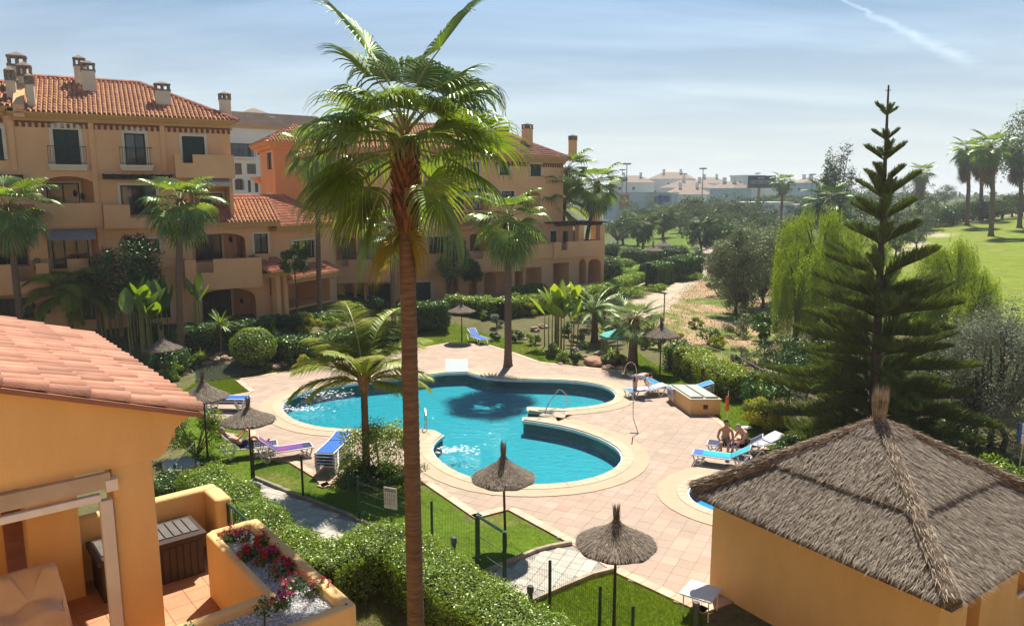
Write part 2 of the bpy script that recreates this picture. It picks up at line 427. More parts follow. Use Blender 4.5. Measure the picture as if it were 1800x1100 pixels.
n2 = N(nt, 'ShaderNodeTexNoise', {'Vector': g_.outputs['Position'], 'Scale': .7, 'Detail': 5})
m1 = N(nt, 'ShaderNodeMapRange', {'Value': n1.outputs['Fac'], 'From Min': .25, 'From Max': .75, 'To Min': .55, 'To Max': 1.4})
m2 = N(nt, 'ShaderNodeMapRange', {'Value': n2.outputs['Fac'], 'From Min': .3, 'From Max': .7, 'To Min': .8, 'To Max': 1.18})
mm = N(nt, 'ShaderNodeMath', {0: m1.outputs[0], 1: m2.outputs[0]}, operation='MULTIPLY')
sc_ = N(nt, 'ShaderNodeVectorMath', {0: at.outputs['Color'], 'Scale': mm.outputs[0]}, operation='SCALE')
bp = N(nt, 'ShaderNodeBump', {'Height': n1.outputs['Fac'], 'Strength': .6, 'Distance': .06})
pb = N(nt, 'ShaderNodeBsdfPrincipled', {'Base Color': sc_.outputs[0], 'Roughness': .95, 'Specular IOR Level': .1, 'Normal': bp.outputs[0]})
nt.links.new(pb.outputs[0], o_.inputs[0])
me = mesh_np('ground', np.stack([X, Y, Zt], 1), Fg, mg, None, True)
ca = me.color_attributes.new('zone', 'FLOAT_COLOR', 'POINT'); ca.data.foreach_set('color', np.concatenate([rgb, np.ones((len(rgb), 1))], 1).astype(np.float32).ravel())
gr = link('ground', me); gr['kind'] = 'structure'
# --- pool shell, water
def poolmat():
    m, nt, o = _nt('pool_mosaic'); g = N(nt, 'ShaderNodeNewGeometry')
    br = N(nt, 'ShaderNodeTexNoise', {'Vector': g.outputs['Position'], 'Scale': 1.3, 'Detail': 3})
    vo = N(nt, 'ShaderNodeTexVoronoi', {'Vector': g.outputs['Position'], 'Scale': 12})
    a = N(nt, 'ShaderNodeMixRGB', {0: br.outputs['Fac'], 1: (.0003, .25, .31, 1), 2: (.0006, .34, .385, 1)})
    b = N(nt, 'ShaderNodeMixRGB', {0: vo.outputs['Distance'], 1: a.outputs[0], 2: (.001, .17, .25, 1)})
    p = N(nt, 'ShaderNodeBsdfPrincipled', {'Base Color': b.outputs[0], 'Roughness': .5}); nt.links.new(p.outputs[0], o.inputs[0]); return m
PM = poolmat()
KM = M('blue_mosaic', (.01, .20, .62), (.02, .30, .70), 2, .5)
CREAM = M('cream_tile', (.50, .41, .29), (.43, .33, .22), 1.2, .7, .15, 30)
WHITE_EDGE = M('white_edge_tile', (.80, .84, .80), (.66, .72, .70), 5, .5)
def watermat():
    m, nt, o = _nt('pool_water'); g = N(nt, 'ShaderNodeNewGeometry')
    mp_ = N(nt, 'ShaderNodeMapping', {'Vector': g.outputs['Position'], 'Scale': (1, 1.5, 1), 'Rotation': (0, 0, .35)})
    a = N(nt, 'ShaderNodeTexNoise', {'Vector': mp_.outputs[0], 'Scale': 2.6, 'Detail': 5, 'Roughness': .55, 'Distortion': .6})
    b = N(nt, 'ShaderNodeBump', {'Height': a.outputs['Fac'], 'Strength': .6, 'Distance': .16})
    fr = N(nt, 'ShaderNodeFresnel', {'IOR': 1.33, 'Normal': b.outputs[0]})
    t = N(nt, 'ShaderNodeBsdfTransparent', {'Color': (.5, .94, .96, 1)})
    gl = N(nt, 'ShaderNodeBsdfGlossy', {'Roughness': .03, 'Color': (1, 1, 1, 1), 'Normal': b.outputs[0]})
    ms = N(nt, 'ShaderNodeMixShader', {0: N(nt, 'ShaderNodeMath', {0: fr.outputs[0], 1: .46}, operation='MULTIPLY').outputs[0], 1: t.outputs[0], 2: gl.outputs[0]})
    nt.links.new(ms.outputs[0], o.inputs[0]); return m
WM = watermat()
def pool(name, label, P, depth, mat):
    c = np.mean(np.array(P), 0); t = thing(name, label, 'pool', (c[0], c[1], 0))
    Pl = [(x-c[0], y-c[1]) for x, y in P]
    sheet('basin_floor', Pl, [], -depth, mat, t)
    mb = MB(); n = len(Pl)
    for i in range(n):
        a, b = Pl[i], Pl[(i+1) % n]; mb.add([(a[0], a[1], -depth), (b[0], b[1], -depth), (b[0], b[1], .0), (a[0], a[1], .0)], [(0, 1, 2, 3)])
    mb.done('basin_wall', mat, t, False)
    w = sheet('water', Pl, [], WZ, WM, t); w['kind'] = 'structure'
    In = offset_poly(Pl, -.05)
    sheet('waterline_edge', Pl, [In[::-1]], -.008, WHITE_EDGE, t, .12)
    return t
pt = pool('swimming_pool', 'large lobed turquoise swimming pool in the middle of the paved terrace', POOL, .62, PM)
kt = pool('paddling_pool', 'small round blue paddling pool half hidden by the thatched hut', KIDS, .5, KM)
# beach-entry pale steps at the far end, entry steps between the two peninsulas, ladder notch
bm_ = M('pale_step_tile', (.36, .50, .41), (.31, .45, .37), 2, .6)
mb = MB(); mb.prism(BEACH, -.5, .037); mb.done('entry_platform', bm_, pt)
b2 = pxy([(783,655),(822,654),(823,663),(782,664)]); 
# kept as a real recess: white steps going down at the right end of the notch
for k, (a, b, z) in enumerate([(975, 988, -.04), (962, 975, -.28), (949, 962, -.52)]):
    q = pxy([(a+6, 723), (b+6, 723.4), (b+4, 734.2), (a+4, 734)]); MB().prism(q, z-.25, z).done('pool_step', WHITE_EDGE, pt)
# --- coping rings
def ring_mat():
    m, nt, o = _nt('sand_coping'); g = N(nt, 'ShaderNodeNewGeometry')
    n1 = N(nt, 'ShaderNodeTexNoise', {'Vector': g.outputs['Position'], 'Scale': .8, 'Detail': 6, 'Roughness': .7})
    rmp = N(nt, 'ShaderNodeValToRGB', {0: n1.outputs['Fac']})
    e = rmp.color_ramp.elements; e[0].position = .3; e[0].color = (.38, .285, .185, 1); e[1].position = .7; e[1].color = (.42, .32, .20, 1)
    k = rmp.color_ramp.elements.new(.5); k.color = (.43, .345, .24, 1)
    nb = N(nt, 'ShaderNodeTexNoise', {'Vector': g.outputs['Position'], 'Scale': 40, 'Detail': 3})
    b = N(nt, 'ShaderNodeBump', {'Height': nb.outputs['Fac'], 'Strength': .15, 'Distance': .01})
    p = N(nt, 'ShaderNodeBsdfPrincipled', {'Base Color': rmp.outputs[0], 'Roughness': .8, 'Normal': b.outputs[0], 'Specular IOR Level': .2}); nt.links.new(p.outputs[0], o.inputs[0]); return m
RMAT = ring_mat()
def tile_mat():
    """terracotta/pink stone: each tile one tint, drifting stains across tiles"""
    m, nt, o = _nt('pink_stone_tile'); g = N(nt, 'ShaderNodeNewGeometry')
    mp_ = N(nt, 'ShaderNodeMapping', {'Vector': g.outputs['Position'], 'Rotation': (0, 0, -TROT), 'Scale': (1/.4, 1/.4, 0)})
    fl = N(nt, 'ShaderNodeVectorMath', {0: mp_.outputs[0]}, operation='FLOOR')
    wn_ = N(nt, 'ShaderNodeTexWhiteNoise', {'Vector': fl.outputs[0]}, noise_dimensions='3D')
    rmp = N(nt, 'ShaderNodeValToRGB', {0: wn_.outputs['Value']})
    e = rmp.color_ramp.elements; e[0].position = 0; e[0].color = (.52, .41, .325, 1); e[1].position = 1; e[1].color = (.56, .46, .375, 1)
    for p_, c_ in ((.25, (.54, .43, .345, 1)), (.6, (.55, .44, .36, 1)), (.94, (.64, .50, .41, 1)), (.985, (.54, .38, .29, 1))):
        k = rmp.color_ramp.elements.new(p_); k.color = c_
    n1 = N(nt, 'ShaderNodeTexNoise', {'Vector': g.outputs['Position'], 'Scale': .55, 'Detail': 6, 'Roughness': .65, 'Distortion': .6})
    r2 = N(nt, 'ShaderNodeValToRGB', {0: n1.outputs['Fac']})
    e = r2.color_ramp.elements; e[0].position = .32; e[0].color = (.85, .80, .74, 1); e[1].position = .72; e[1].color = (.88, .70, .56, 1)
    k = r2.color_ramp.elements.new(.58); k.color = (.98, .90, .84, 1)
    mx_ = N(nt, 'ShaderNodeMixRGB', {0: .9, 1: rmp.outputs[0], 2: N(nt, 'ShaderNodeVectorMath', {0: r2.outputs[0], 'Scale': .69}, operation='SCALE').outputs[0]}, blend_type='MULTIPLY')
    nb = N(nt, 'ShaderNodeTexNoise', {'Vector': g.outputs['Position'], 'Scale': 25, 'Detail': 5})
    m3 = N(nt, 'ShaderNodeMapRange', {'Value': nb.outputs['Fac'], 'To Min': .85, 'To Max': 1.15})
    sc3 = N(nt, 'ShaderNodeVectorMath', {0: mx_.outputs[0], 'Scale': m3.outputs[0]}, operation='SCALE')
    b = N(nt, 'ShaderNodeBump', {'Height': nb.outputs['Fac'], 'Strength': .2, 'Distance': .01})
    p = N(nt, 'ShaderNodeBsdfPrincipled', {'Base Color': sc3.outputs[0], 'Roughness': .75, 'Normal': b.outputs[0], 'Specular IOR Level': .25}); nt.links.new(p.outputs[0], o.inputs[0]); return m
TROT = math.radians(-28)
TM = tile_mat()
deck = sheet('pool_deck', DECK, [POOL, KIDS], -.004, M('tile_joint', (.40, .32, .25), (.36, .28, .21), 3, .9), None, .5); deck['kind'] = 'structure'
DECK_IN = [(x, y) for x, y in DECK]
cr, sr = math.cos(TROT), math.sin(TROT)
ix, iy = np.meshgrid(np.arange(-120, 120), np.arange(-20, 160)); u = (ix.ravel()+.5)*.4; v = (iy.ravel()+.5)*.4
cx_ = u*cr-v*sr; cy_ = u*sr+v*cr
KCOP2 = offset_poly(KIDS, .35)
ok = inpoly(cx_, cy_, DECK) & ~inpoly(cx_, cy_, offset_poly(COP, -.33)) & ~inpoly(cx_, cy_, offset_poly(KCOP, -.33)) & (polydist(cx_, cy_, DECK) > .17)
cx_, cy_ = cx_[ok], cy_[ok]; rim = np.minimum(polydist(cx_, cy_, COP), polydist(cx_, cy_, KCOP))
# tiles that reach under the coping ring are kept: the ring lies on top
tx = np.array([(-1, -1), (1, -1), (1, 1), (-1, 1)])*.1975; TV = [(a*cr-b*sr, a*sr+b*cr, z) for z in (-.002, .004) for a, b in tx]
TF = [(4, 5, 6, 7), (0, 1, 5, 4), (1, 2, 6, 5), (2, 3, 7, 6), (3, 0, 4, 7)]
tme = mesh_np('paving_tile', TV, TF, TM)
Yc = cy_*math.cos(PITCH)+CAMH*math.sin(PITCH); ppx = 900+FPX*cx_/Yc
vis = (ppx > 0) & (ppx < 1800) & ~((ppx > 1237) & (cy_ < 15.5)); order = np.lexsort((cy_, ~vis))
objs = set(order[:300].tolist())
for i in order[:300]: link('paving_tile', tme, deck, (float(cx_[i]), float(cy_[i]), rs.uniform(-.002, .002)))
rest = np.array([i for i in range(len(cx_)) if i not in objs])
tv = np.array(TV); V = (tv[None]+np.stack([cx_[rest], cy_[rest], rs.uniform(-.002, .002, len(rest))], 1)[:, None]).reshape(-1, 3)
F = (np.array(TF)[None]+(np.arange(len(rest))*8)[:, None, None]).reshape(-1, 4)
np_obj('paving_tile', V, F, TM, deck, kind='stuff')
# rings: individual coping stones as wedge-shaped slabs
def ring_stones(P, d, z, step, mat, parent, zt=.03):
    Q = offset_poly(P, d); n = len(P); mb = []; 
    for i in range(n):
        a, b = np.array(P[i]), np.array(P[(i+1) % n]); c, e = np.array(Q[(i+1) % n]), np.array(Q[i])
        L = max(np.linalg.norm(b-a), np.linalg.norm(c-e)); k = max(1, int(round(L/step)))
        for j in range(k):
            f = j/k+.006/L; g = (j+1)/k-.006/L; mb.append([a+(b-a)*f, a+(b-a)*g, e+(c-e)*g, e+(c-e)*f])
    return mb
def stones(mb, zb, zt, mat, parent, name, maxn=300):
    for q in mb[:maxn]:
        m = MB(); c = sum(q)/4; m.prism([(p[0], p[1]) for p in q], zb, zt)
        m.done(name, mat, parent)
    if len(mb) > maxn:
        m = MB()
        for q in mb[maxn:]: m.prism([(p[0], p[1]) for p in q], zb, zt)
        m.done(name, mat, parent, kind='stuff')
s1 = ring_stones(POOL0, .38, 0, .55, RMAT, pt); s1 = [q for q in s1 if not inpoly(np.array([sum(q)[0]/4]), np.array([sum(q)[1]/4]), POOL)[0]]
_m = atz(931, 728, 0); s1 = [q for q in s1 if (sum(q)[0]/4-_m.x)**2+(sum(q)[1]/4-_m.y)**2 > .30 or min(polydist(q[0][0], q[0][1], POOL), 9) > 9]
stones(s1, -.1, .034, CREAM, pt, 'coping_stone', 200)
# outer sand band under them
ob = sheet('sand_band', COP, [POOL[::-1]], .022, RMAT, pt, .03); ob.location = (-pt.location.x, -pt.location.y, 0)
s2 = ring_stones(KIDS, .32, 0, .5, RMAT, kt); stones(s2, -.1, .034, CREAM, kt, 'coping_stone', 80)
ob = sheet('sand_band', KCOP, [offset_poly(KIDS, .325)[::-1]], .022, RMAT, kt, .03); ob.location = (-kt.location.x, -kt.location.y, 0)
# deck border bricks
bk = []
BR = M('border_brick', (.66, .44, .31), (.54, .33, .23), 2.2, .8, .2, 30, island=.12)
n = len(DECK)
for i in range(n):
    a, b = np.array(DECK[i]), np.array(DECK[(i+1) % n]); L = np.linalg.norm(b-a)
    if L < .2 or a[0] > 11: continue
    t = (b-a)/L; nn = np.array((-t[1], t[0]))*1.0
    k = int(L/.42); 
    if not inpoly(np.array([((a+b)/2+nn*.2)[0]]), np.array([((a+b)/2+nn*.2)[1]]), DECK)[0]: nn = -nn
    for j in range(k):
        p = a+t*(L*j/k+.006); q = a+t*(L*(j+1)/k-.006); bk.append([p, q, q+nn*.26, p+nn*.26])
bk.sort(key=lambda q: q[0][1])
bs = []
for q in bk:
    m = q
    ar = (m[1][0]-m[0][0])*(m[3][1]-m[0][1])-(m[1][1]-m[0][1])*(m[3][0]-m[0][0])
    bs.append(m if ar > 0 else m[::-1])
stones(bs, -.06, .018, BR, deck, 'border_brick', 280)
# grey paver path (crossing from the gate to the deck, then along the outside of the fence)
PAVE = M('grey_paver', (.50, .46, .385), (.40, .37, .31), 3, .85, .2, 40, island=.12)
KERB = M('kerb_stone', (.40, .34, .25), (.28, .23, .17), 4, .85, .2, 30, island=.1)
PATH = pxy([(1005,957),(1075,1003),(1040,1011),(985,1034),(925,1060),(880,1085),(800,1100),(700,1010),(560,945),(530,930),(490,905),(455,872),(438,845),(449,842),(533,877),(612,909),(690,945),(760,985),(820,1020),(858,1006),(940,971)])
pth = sheet('paved_path', PATH, [], -.002, M('path_joint', (.32, .30, .27), (.24, .22, .2), 4, .9), None, .1); pth['kind'] = 'structure'
a0 = np.array(PATH[0]); ta = np.array(PATH[4])-a0; ta /= np.linalg.norm(ta); na = np.array((-ta[1], ta[0]))
ps = []
for i in range(-60, 60):
    for j in range(-60, 60):
        c = a0+ta*(i*.3+.15)+na*(j*.3+.15); ps.append(c)
ps = np.array(ps); okp = inpoly(ps[:, 0], ps[:, 1], PATH) & (polydist(ps[:, 0], ps[:, 1], PATH) > .12); ps = ps[okp]
ps = ps[np.argsort(ps[:, 1])]
q4 = [(-1, -1), (1, -1), (1, 1), (-1, 1)]
PV = [(ta[0]*a*.1445+na[0]*b*.1445, ta[1]*a*.1445+na[1]*b*.1445, z) for z in (-.002, .012) for a, b in q4]
pme = mesh_np('paver', PV, TF, PAVE)
for c in ps[:300]: link('paver', pme, pth, (c[0], c[1], rs.uniform(-.002, .003)))
if len(ps) > 300:
    rc = ps[300:]; V = (np.array(PV)[None]+np.stack([rc[:, 0], rc[:, 1], np.zeros(len(rc))], 1)[:, None]).reshape(-1, 3)
    np_obj('paver', V, (np.array(TF)[None]+(np.arange(len(rc))*8)[:, None, None]).reshape(-1, 4), PAVE, pth, kind='stuff')
def kerb(P, w=.1, h=.09, seg=.5, parent=None, mat=KERB):
    for i in range(len(P)-1):
        a, b = np.array(P[i]), np.array(P[i+1]); L = np.linalg.norm(b-a); k = max(1, int(L/seg)); t = (b-a)/L; nn = np.array((-t[1], t[0]))*w/2
        for j in range(k):
            p = a+t*(L*j/k+.004); q = a+t*(L*(j+1)/k-.004)
            m = MB(); m.prism([tuple(p-nn), tuple(q-nn), tuple(q+nn), tuple(p+nn)], -.08, h+rs.uniform(-.004, .004)); m.done('kerb_stone', mat, parent)
kerb(pxy([(1005,956),(970,962),(940,970),(858,1005),(822,1020)]), parent=pth); kerb(pxy([(1077,1003),(1040,1012),(985,1035),(925,1062)]), parent=pth)
kerb(pxy([(447,841),(533,876),(612,907),(690,943)]), parent=pth)
# ------------------------------------------------------------------ buildings
WALL = M('ochre_render', (.82, .475, .24), (.75, .42, .20), .6, .9, .12, 50)
WALLN = M('near_ochre_render', (.80, .525, .225), (.70, .43, .17), 1.3, .88, .4, 45, low=.3, high=.74, stretch=(1, 1, .4), detail=9)
WALLT = M('deep_ochre_render', (.74, .34, .14), (.70, .31, .12), .5, .9, .1, 50)
PALE = M('pale_surround', (.72, .63, .48), (.66, .56, .42), 1.5, .85)
CORN = M('ochre_cornice', (.58, .34, .13), (.52, .30, .11), 1, .9)
DARK = M('dark_frame', (.02, .025, .022), None, 3, .5)
GREEN = M('green_shutter', (.012, .045, .035), (.016, .055, .042), 4, .55)
WOODD = M('dark_wood', (.055, .032, .02), (.035, .02, .014), 8, .8)
CURT = M('curtain', (.62, .58, .50), (.40, .38, .33), 5, .9, stretch=(9, 9, .4))
TILE = M('clay_roof_tile', (.56, .23, .135), (.42, .155, .09), 1.3, .85, .3, 60, island=.22)
TILEP = M('pink_roof_tile', (.46, .225, .15), (.33, .15, .095), 2.6, .88, .4, 60, island=.24, low=.42, high=.8, detail=9)
AWN = M('awning_cloth', (.52, .50, .47), (.46, .44, .42), 3, .9)
AWNG = M('grey_awning_cloth', (.30, .28, .28), (.26, .24, .24), 3, .9)
BAND = M('brick_band', (.22, .085, .045), (.16, .06, .035), 4, .9)
IRON = M('wrought_iron', (.025, .022, .02), None, 3, .5)
CAPM = M('chimney_cap', (.30, .24, .18), (.16, .12, .09), 6, .9)
def glassm():
    m, nt, o = _nt('window_glass'); 
    p = N(nt, 'ShaderNodeBsdfPrincipled', {'Base Color': (.018, .022, .022, 1), 'Roughness': .06, 'Specular IOR Level': .6}); nt.links.new(p.outputs[0], o.inputs[0]); return m
GLASS = glassm()
class Fac:
    """a vertical facade plane: u runs along it, v stands out of it towards the viewer, z is up"""
    def __init__(s, p0, p1, base):
        s.p0 = Vector((p0[0], p0[1])); d = Vector((p1[0]-p0[0], p1[1]-p0[1])); s.L = d.length; s.d = d.normalized()
        n = Vector((s.d.y, -s.d.x)); s.n = n; s.base = base
        if (s.p0+s.d*s.L*.5).dot(n) > 0: s.n = -n
    def w(s, u, v, z): q = s.p0+s.d*u+s.n*v; return (q.x, q.y, z)
    def hit(s, px, py, v=0.0):
        d = ray(px, py); o = s.p0+s.n*v; den = d.x*s.n.x+d.y*s.n.y; t = (o.x*s.n.x+o.y*s.n.y)/den
        p = CP+d*t; return ((p.x-s.p0.x)*s.d.x+(p.y-s.p0.y)*s.d.y, p.z)
    def rc(s, a, b, c, d, v=0.0):
        ym, xm = (b+d)/2, (a+c)/2; return (s.hit(a, ym, v)[0], s.hit(c, ym, v)[0], s.hit(xm, d, v)[1], s.hit(xm, b, v)[1])
    def u(s, px, v=0.0, py=400): return s.hit(px, py, v)[0]
def fwall(F, u0, u1, z0, z1, holes, v=0.0, depth=.3, mb=None, mi=0):
    """wall sheet with rectangular or arched openings and their reveals. hole = (ua,ub,za,zb,arch,depth)"""
    mb = mb or MB(); us = sorted(set([u0, u1]+[min(max(h[i], u0), u1) for h in holes for i in (0, 1)])); zs = sorted(set([z0, z1]+[min(max(h[i], z0), z1) for h in holes for i in (2, 3)]))
    for i in range(len(us)-1):
        for j in range(len(zs)-1):
            um, zm = (us[i]+us[i+1])/2, (zs[j]+zs[j+1])/2
            if us[i+1]-us[i] < 1e-5 or zs[j+1]-zs[j] < 1e-5: continue
            if any(h[0] < um < h[1] and h[2] < zm < h[3] for h in holes): continue
            mb.add([F.w(us[i], v, zs[j]), F.w(us[i+1], v, zs[j]), F.w(us[i+1], v, zs[j+1]), F.w(us[i], v, zs[j+1])], [(0, 1, 2, 3)], mi)
    for h in holes:
        a, b, c, d = h[:4]; arch = h[4] if len(h) > 4 else 0; dp = h[5] if len(h) > 5 else depth
        c = max(c, z0); a = max(a, u0); b = min(b, u1)
        if arch:
            r = (b-a)/2; hgt = min(arch, d-c-.1); pts = []
            for k in range(13):
                t = math.pi*k/12; x = (a+b)/2-r*math.cos(t); y = d-hgt+hgt*(math.sin(t)**.75); pts.append((x, y))
            for k in range(12):
                (x0, y0), (x1, y1) = pts[k], pts[k+1]
                mb.add([F.w(x0, v, y0), F.w(x1, v, y1), F.w(x1, v, d), F.w(x0, v, d)], [(0, 1, 2, 3)], mi)
                mb.add([F.w(x0, v, y0), F.w(x1, v, y1), F.w(x1, v-dp, y1), F.w(x0, v-dp, y0)], [(0, 1, 2, 3)], mi)
            top = d-hgt
        else:
            top = d; mb.add([F.w(a, v, d), F.w(b, v, d), F.w(b, v-dp, d), F.w(a, v-dp, d)], [(0, 1, 2, 3)], mi)
        mb.add([F.w(a, v, c), F.w(a, v, top), F.w(a, v-dp, top), F.w(a, v-dp, c)], [(0, 1, 2, 3)], mi)
        mb.add([F.w(b, v, c), F.w(b, v, top), F.w(b, v-dp, top), F.w(b, v-dp, c)], [(0, 1, 2, 3)], mi)
        mb.add([F.w(a, v, c), F.w(b, v, c), F.w(b, v-dp, c), F.w(a, v-dp, c)], [(0, 1, 2, 3)], mi)
        if dp > .6: mb.add([F.w(a, v-dp, c), F.w(b, v-dp, c), F.w(b, v-dp, d), F.w(a, v-dp, d)], [(0, 1, 2, 3)], mi)
    return mb
def fbox(F, u0, u1, v0, v1, z0, z1, mb=None, mi=0):
    mb = mb or MB(); return mb.box(u0, v0, z0, u1, v1, z1, mi, F.w)
def window(F, r, v, par, kind='glass', surround=0, grille=0, sill=0, arch=0, bars=2):
    """window part (frame) with its panes, shutters, surround, sill, grille as sub-parts; r=(ua,ub,za,zb)"""
    a, b, c, d = r; t = .06; mb = MB(); d0 = v-.16
    for (x0, x1, z0, z1) in ((a, a+t, c, d), (b-t, b, c, d), (a+t, b-t, d-t, d), (a+t, b-t, c, c+t)): fbox(F, x0, x1, d0, d0+.07, z0, z1, mb)
    n = bars
    for k in range(1, n):
        x = a+(b-a)*k/n; fbox(F, x-.03, x+.03, d0+.005, d0+.06, c+t, d-t, mb)
    w = mb.done('window', DARK, par)
    if kind == 'shutter':
        m = MB(); z = c+t; 
        fbox(F, a+t, b-t, d0+.01, d0+.02, c+t, d-t, m)
        while z < d-t-.06: fbox(F, a+t, b-t, d0+.02, d0+.045, z+.01, z+.07, m); z += .09
        m.done('shutter', GREEN, w)
    else:
        for k in range(n):
            x0 = a+t+(b-a-2*t)*k/n; x1 = a+t+(b-a-2*t)*(k+1)/n
            if kind == 'curtain' and k != 1: 
                fbox(F, x0, x1, d0-.1, d0-.08, c, d).done('curtain', CURT, w)
            m = MB(); fbox(F, x0+.03, x1-.03, d0+.02, d0+.03, c+t, d-t, m); m.done('pane', GLASS if kind != 'curtain' else GLASST, w)
    if surround:
        s = surround; m = MB()
        for (x0, x1, z0, z1) in ((a-s, a, c, d+s), (b, b+s, c, d+s), (a, b, d, d+s)): fbox(F, x0, x1, v-.05, v+.05, z0, z1, m)
        if arch:
            for k in range(8):
                t0 = math.pi*k/8; t1 = math.pi*(k+1)/8; r_ = (b-a)/2+s
                P = [((a+b)/2-r_*math.cos(t0), d+s), ((a+b)/2-r_*math.cos(t1), d+s)]
                m.add([F.w(P[0][0], v+.05, P[0][1]), F.w(P[1][0], v+.05, P[1][1]), F.w(P[1][0], v+.05, P[1][1]+arch*math.sin(t1)), F.w(P[0][0], v+.05, P[0][1]+arch*math.sin(t0))], [(0, 1, 2, 3)])
        m.done('window_surround', PALE, w)
    if sill: 
        m = MB(); fbox(F, a-.35, b+.35, v-.02, v+.45, c-.16, c-.02, m); fbox(F, a-.28, b+.28, v-.02, v+.35, c-.34, c-.16, m); m.done('sill', PALE, w)
        m = MB(); q = a-.3
        for z in (c+.06, c+.95): fbox(F, a-.3, b+.3, v+.38, v+.41, z, z+.03, m)
        while q <= b+.3: fbox(F, q-.01, q+.01, v+.385, v+.405, c, c+.95, m); q += .13
        for x in (a-.3, b+.3):
            for z in (c+.95,): fbox(F, x-.015, x+.015, v, v+.41, z, z+.03, m)
        m.done('railing', IRON, w)
    if grille:
        m = MB(); q = a+.08
        while q < b: fbox(F, q-.012, q+.012, v-.02, v+.005, c, d, m); q += .14
        z = c+.3
        while z < d: fbox(F, a, b, v-.03, v-.021, z, z+.03, m); z += .75
        m.done('grille', IRON, w)
    return w
def glass_t():
    m, nt, o = _nt('clear_glass'); fr = N(nt, 'ShaderNodeFresnel', {'IOR': 1.5}); t = N(nt, 'ShaderNodeBsdfTransparent', {'Color': (.7, .75, .75, 1)}); g = N(nt, 'ShaderNodeBsdfGlossy', {'Roughness': .03})
    ms = N(nt, 'ShaderNodeMixShader', {0: fr.outputs[0], 1: t.outputs[0], 2: g.outputs[0]}); nt.links.new(ms.outputs[0], o.inputs[0]); return m
GLASST = glass_t()
def barrel(pitch, row, seg=5, th=.018):
    """one cover tile, running along +b; origin at its lower middle"""
    r0, r1 = pitch*.40, pitch*.34; V = []; F = []
    for j, (b, r, dz) in enumerate(((0, r0, th), (row*1.08, r1, 0))):
        for k in range(seg+1):
            t = math.pi*k/seg; V.append((-r*math.cos(t), b, dz+r*math.sin(t)*.9))
    n = seg+1
    for k in range(seg): F.append((k, k+1, n+k+1, n+k))
    for k in range(seg+1):
        t = math.pi*k/seg; V.append((-r0*.82*math.cos(t), 0, th+r0*.74*math.sin(t)))
    for k in range(seg): F.append((2*n+k, 2*n+k+1, k+1, k))
    return np.array(V), np.array(F)
def tileroof(par, o, a, b, poly, pitch=.24, row=.42, mat=None, parts=0, name='roof_tile', thick=.1, und=None):
    """o origin (3), a unit along eave, b unit up-slope, poly in (a,b) metres"""
    mat = mat or TILE; a = Vector(a).normalized(); b = Vector(b).normalized(); nrm = a.cross(b).normalized()
    if nrm.z < 0: nrm = -nrm
    o = Vector(o); m = MB()
    n = len(poly); P = [o+a*p[0]+b*p[1] for p in poly]
    m.add([p for p in P]+[p-nrm*thick for p in P], [tuple(range(n)), tuple(range(2*n-1, n-1, -1))]+[(i, (i+1) % n, (i+1) % n+n, i+n) for i in range(n)])
    m.done('roof', und or CORN, par)
    us = [p[0] for p in poly]; vs_ = [p[1] for p in poly]
    nu = int((max(us)-min(us))/pitch); nv = int((max(vs_)-min(vs_))/row)+1; pitch = (max(us)-min(us))/max(nu, 1)
    TV_, TF_ = barrel(pitch, row)
    i, j = np.meshgrid(np.arange(nu), np.arange(nv)); uu = min(us)+(i.ravel()+.5)*pitch; vv = min(vs_)+j.ravel()*row
    ok = inpoly(uu, vv+row*.5, poly); uu, vv = uu[ok], vv[ok]
    A, B, Nn = np.array(a), np.array(b), np.array(nrm)
    base = np.array(o)[None]+uu[:, None]*A+vv[:, None]*B+Nn*.004
    jit = rs.normal(0, .004, (len(base), 3)); base = base+jit
    tv = TV_[:, 0:1]*A+TV_[:, 1:2]*B+TV_[:, 2:3]*Nn
    if parts:
        me_ = mesh_np(name, tv, TF_, mat, None, True); L = par.location
        for k in range(min(parts, len(base))):
            link(name, me_, par, base[k]-np.array(off_of(par)))
        base = base[parts:]
    if len(base):
        V = (tv[None]+base[:, None]).reshape(-1, 3); F = (TF_[None]+(np.arange(len(base))*len(TV_))[:, None, None]).reshape(-1, 4)
        np_obj(name, V, F, mat, par, None, True, kind='stuff')
def ridge(par, pts, mat=None, r=.13, seg=.45):
    """a line of ridge tiles, joined"""
    mb = MB()
    for i in range(len(pts)-1):
        a, b = Vector(pts[i]), Vector(pts[i+1]); L = (b-a).length; k = max(1, int(L/seg))
        for j in range(k): mb.tube([a+(b-a)*(j/k), a+(b-a)*((j+1.1)/k)], [r*1.1, r*.92], 6)
    mb.done('ridge_tile', mat or TILE, par, kind='stuff')
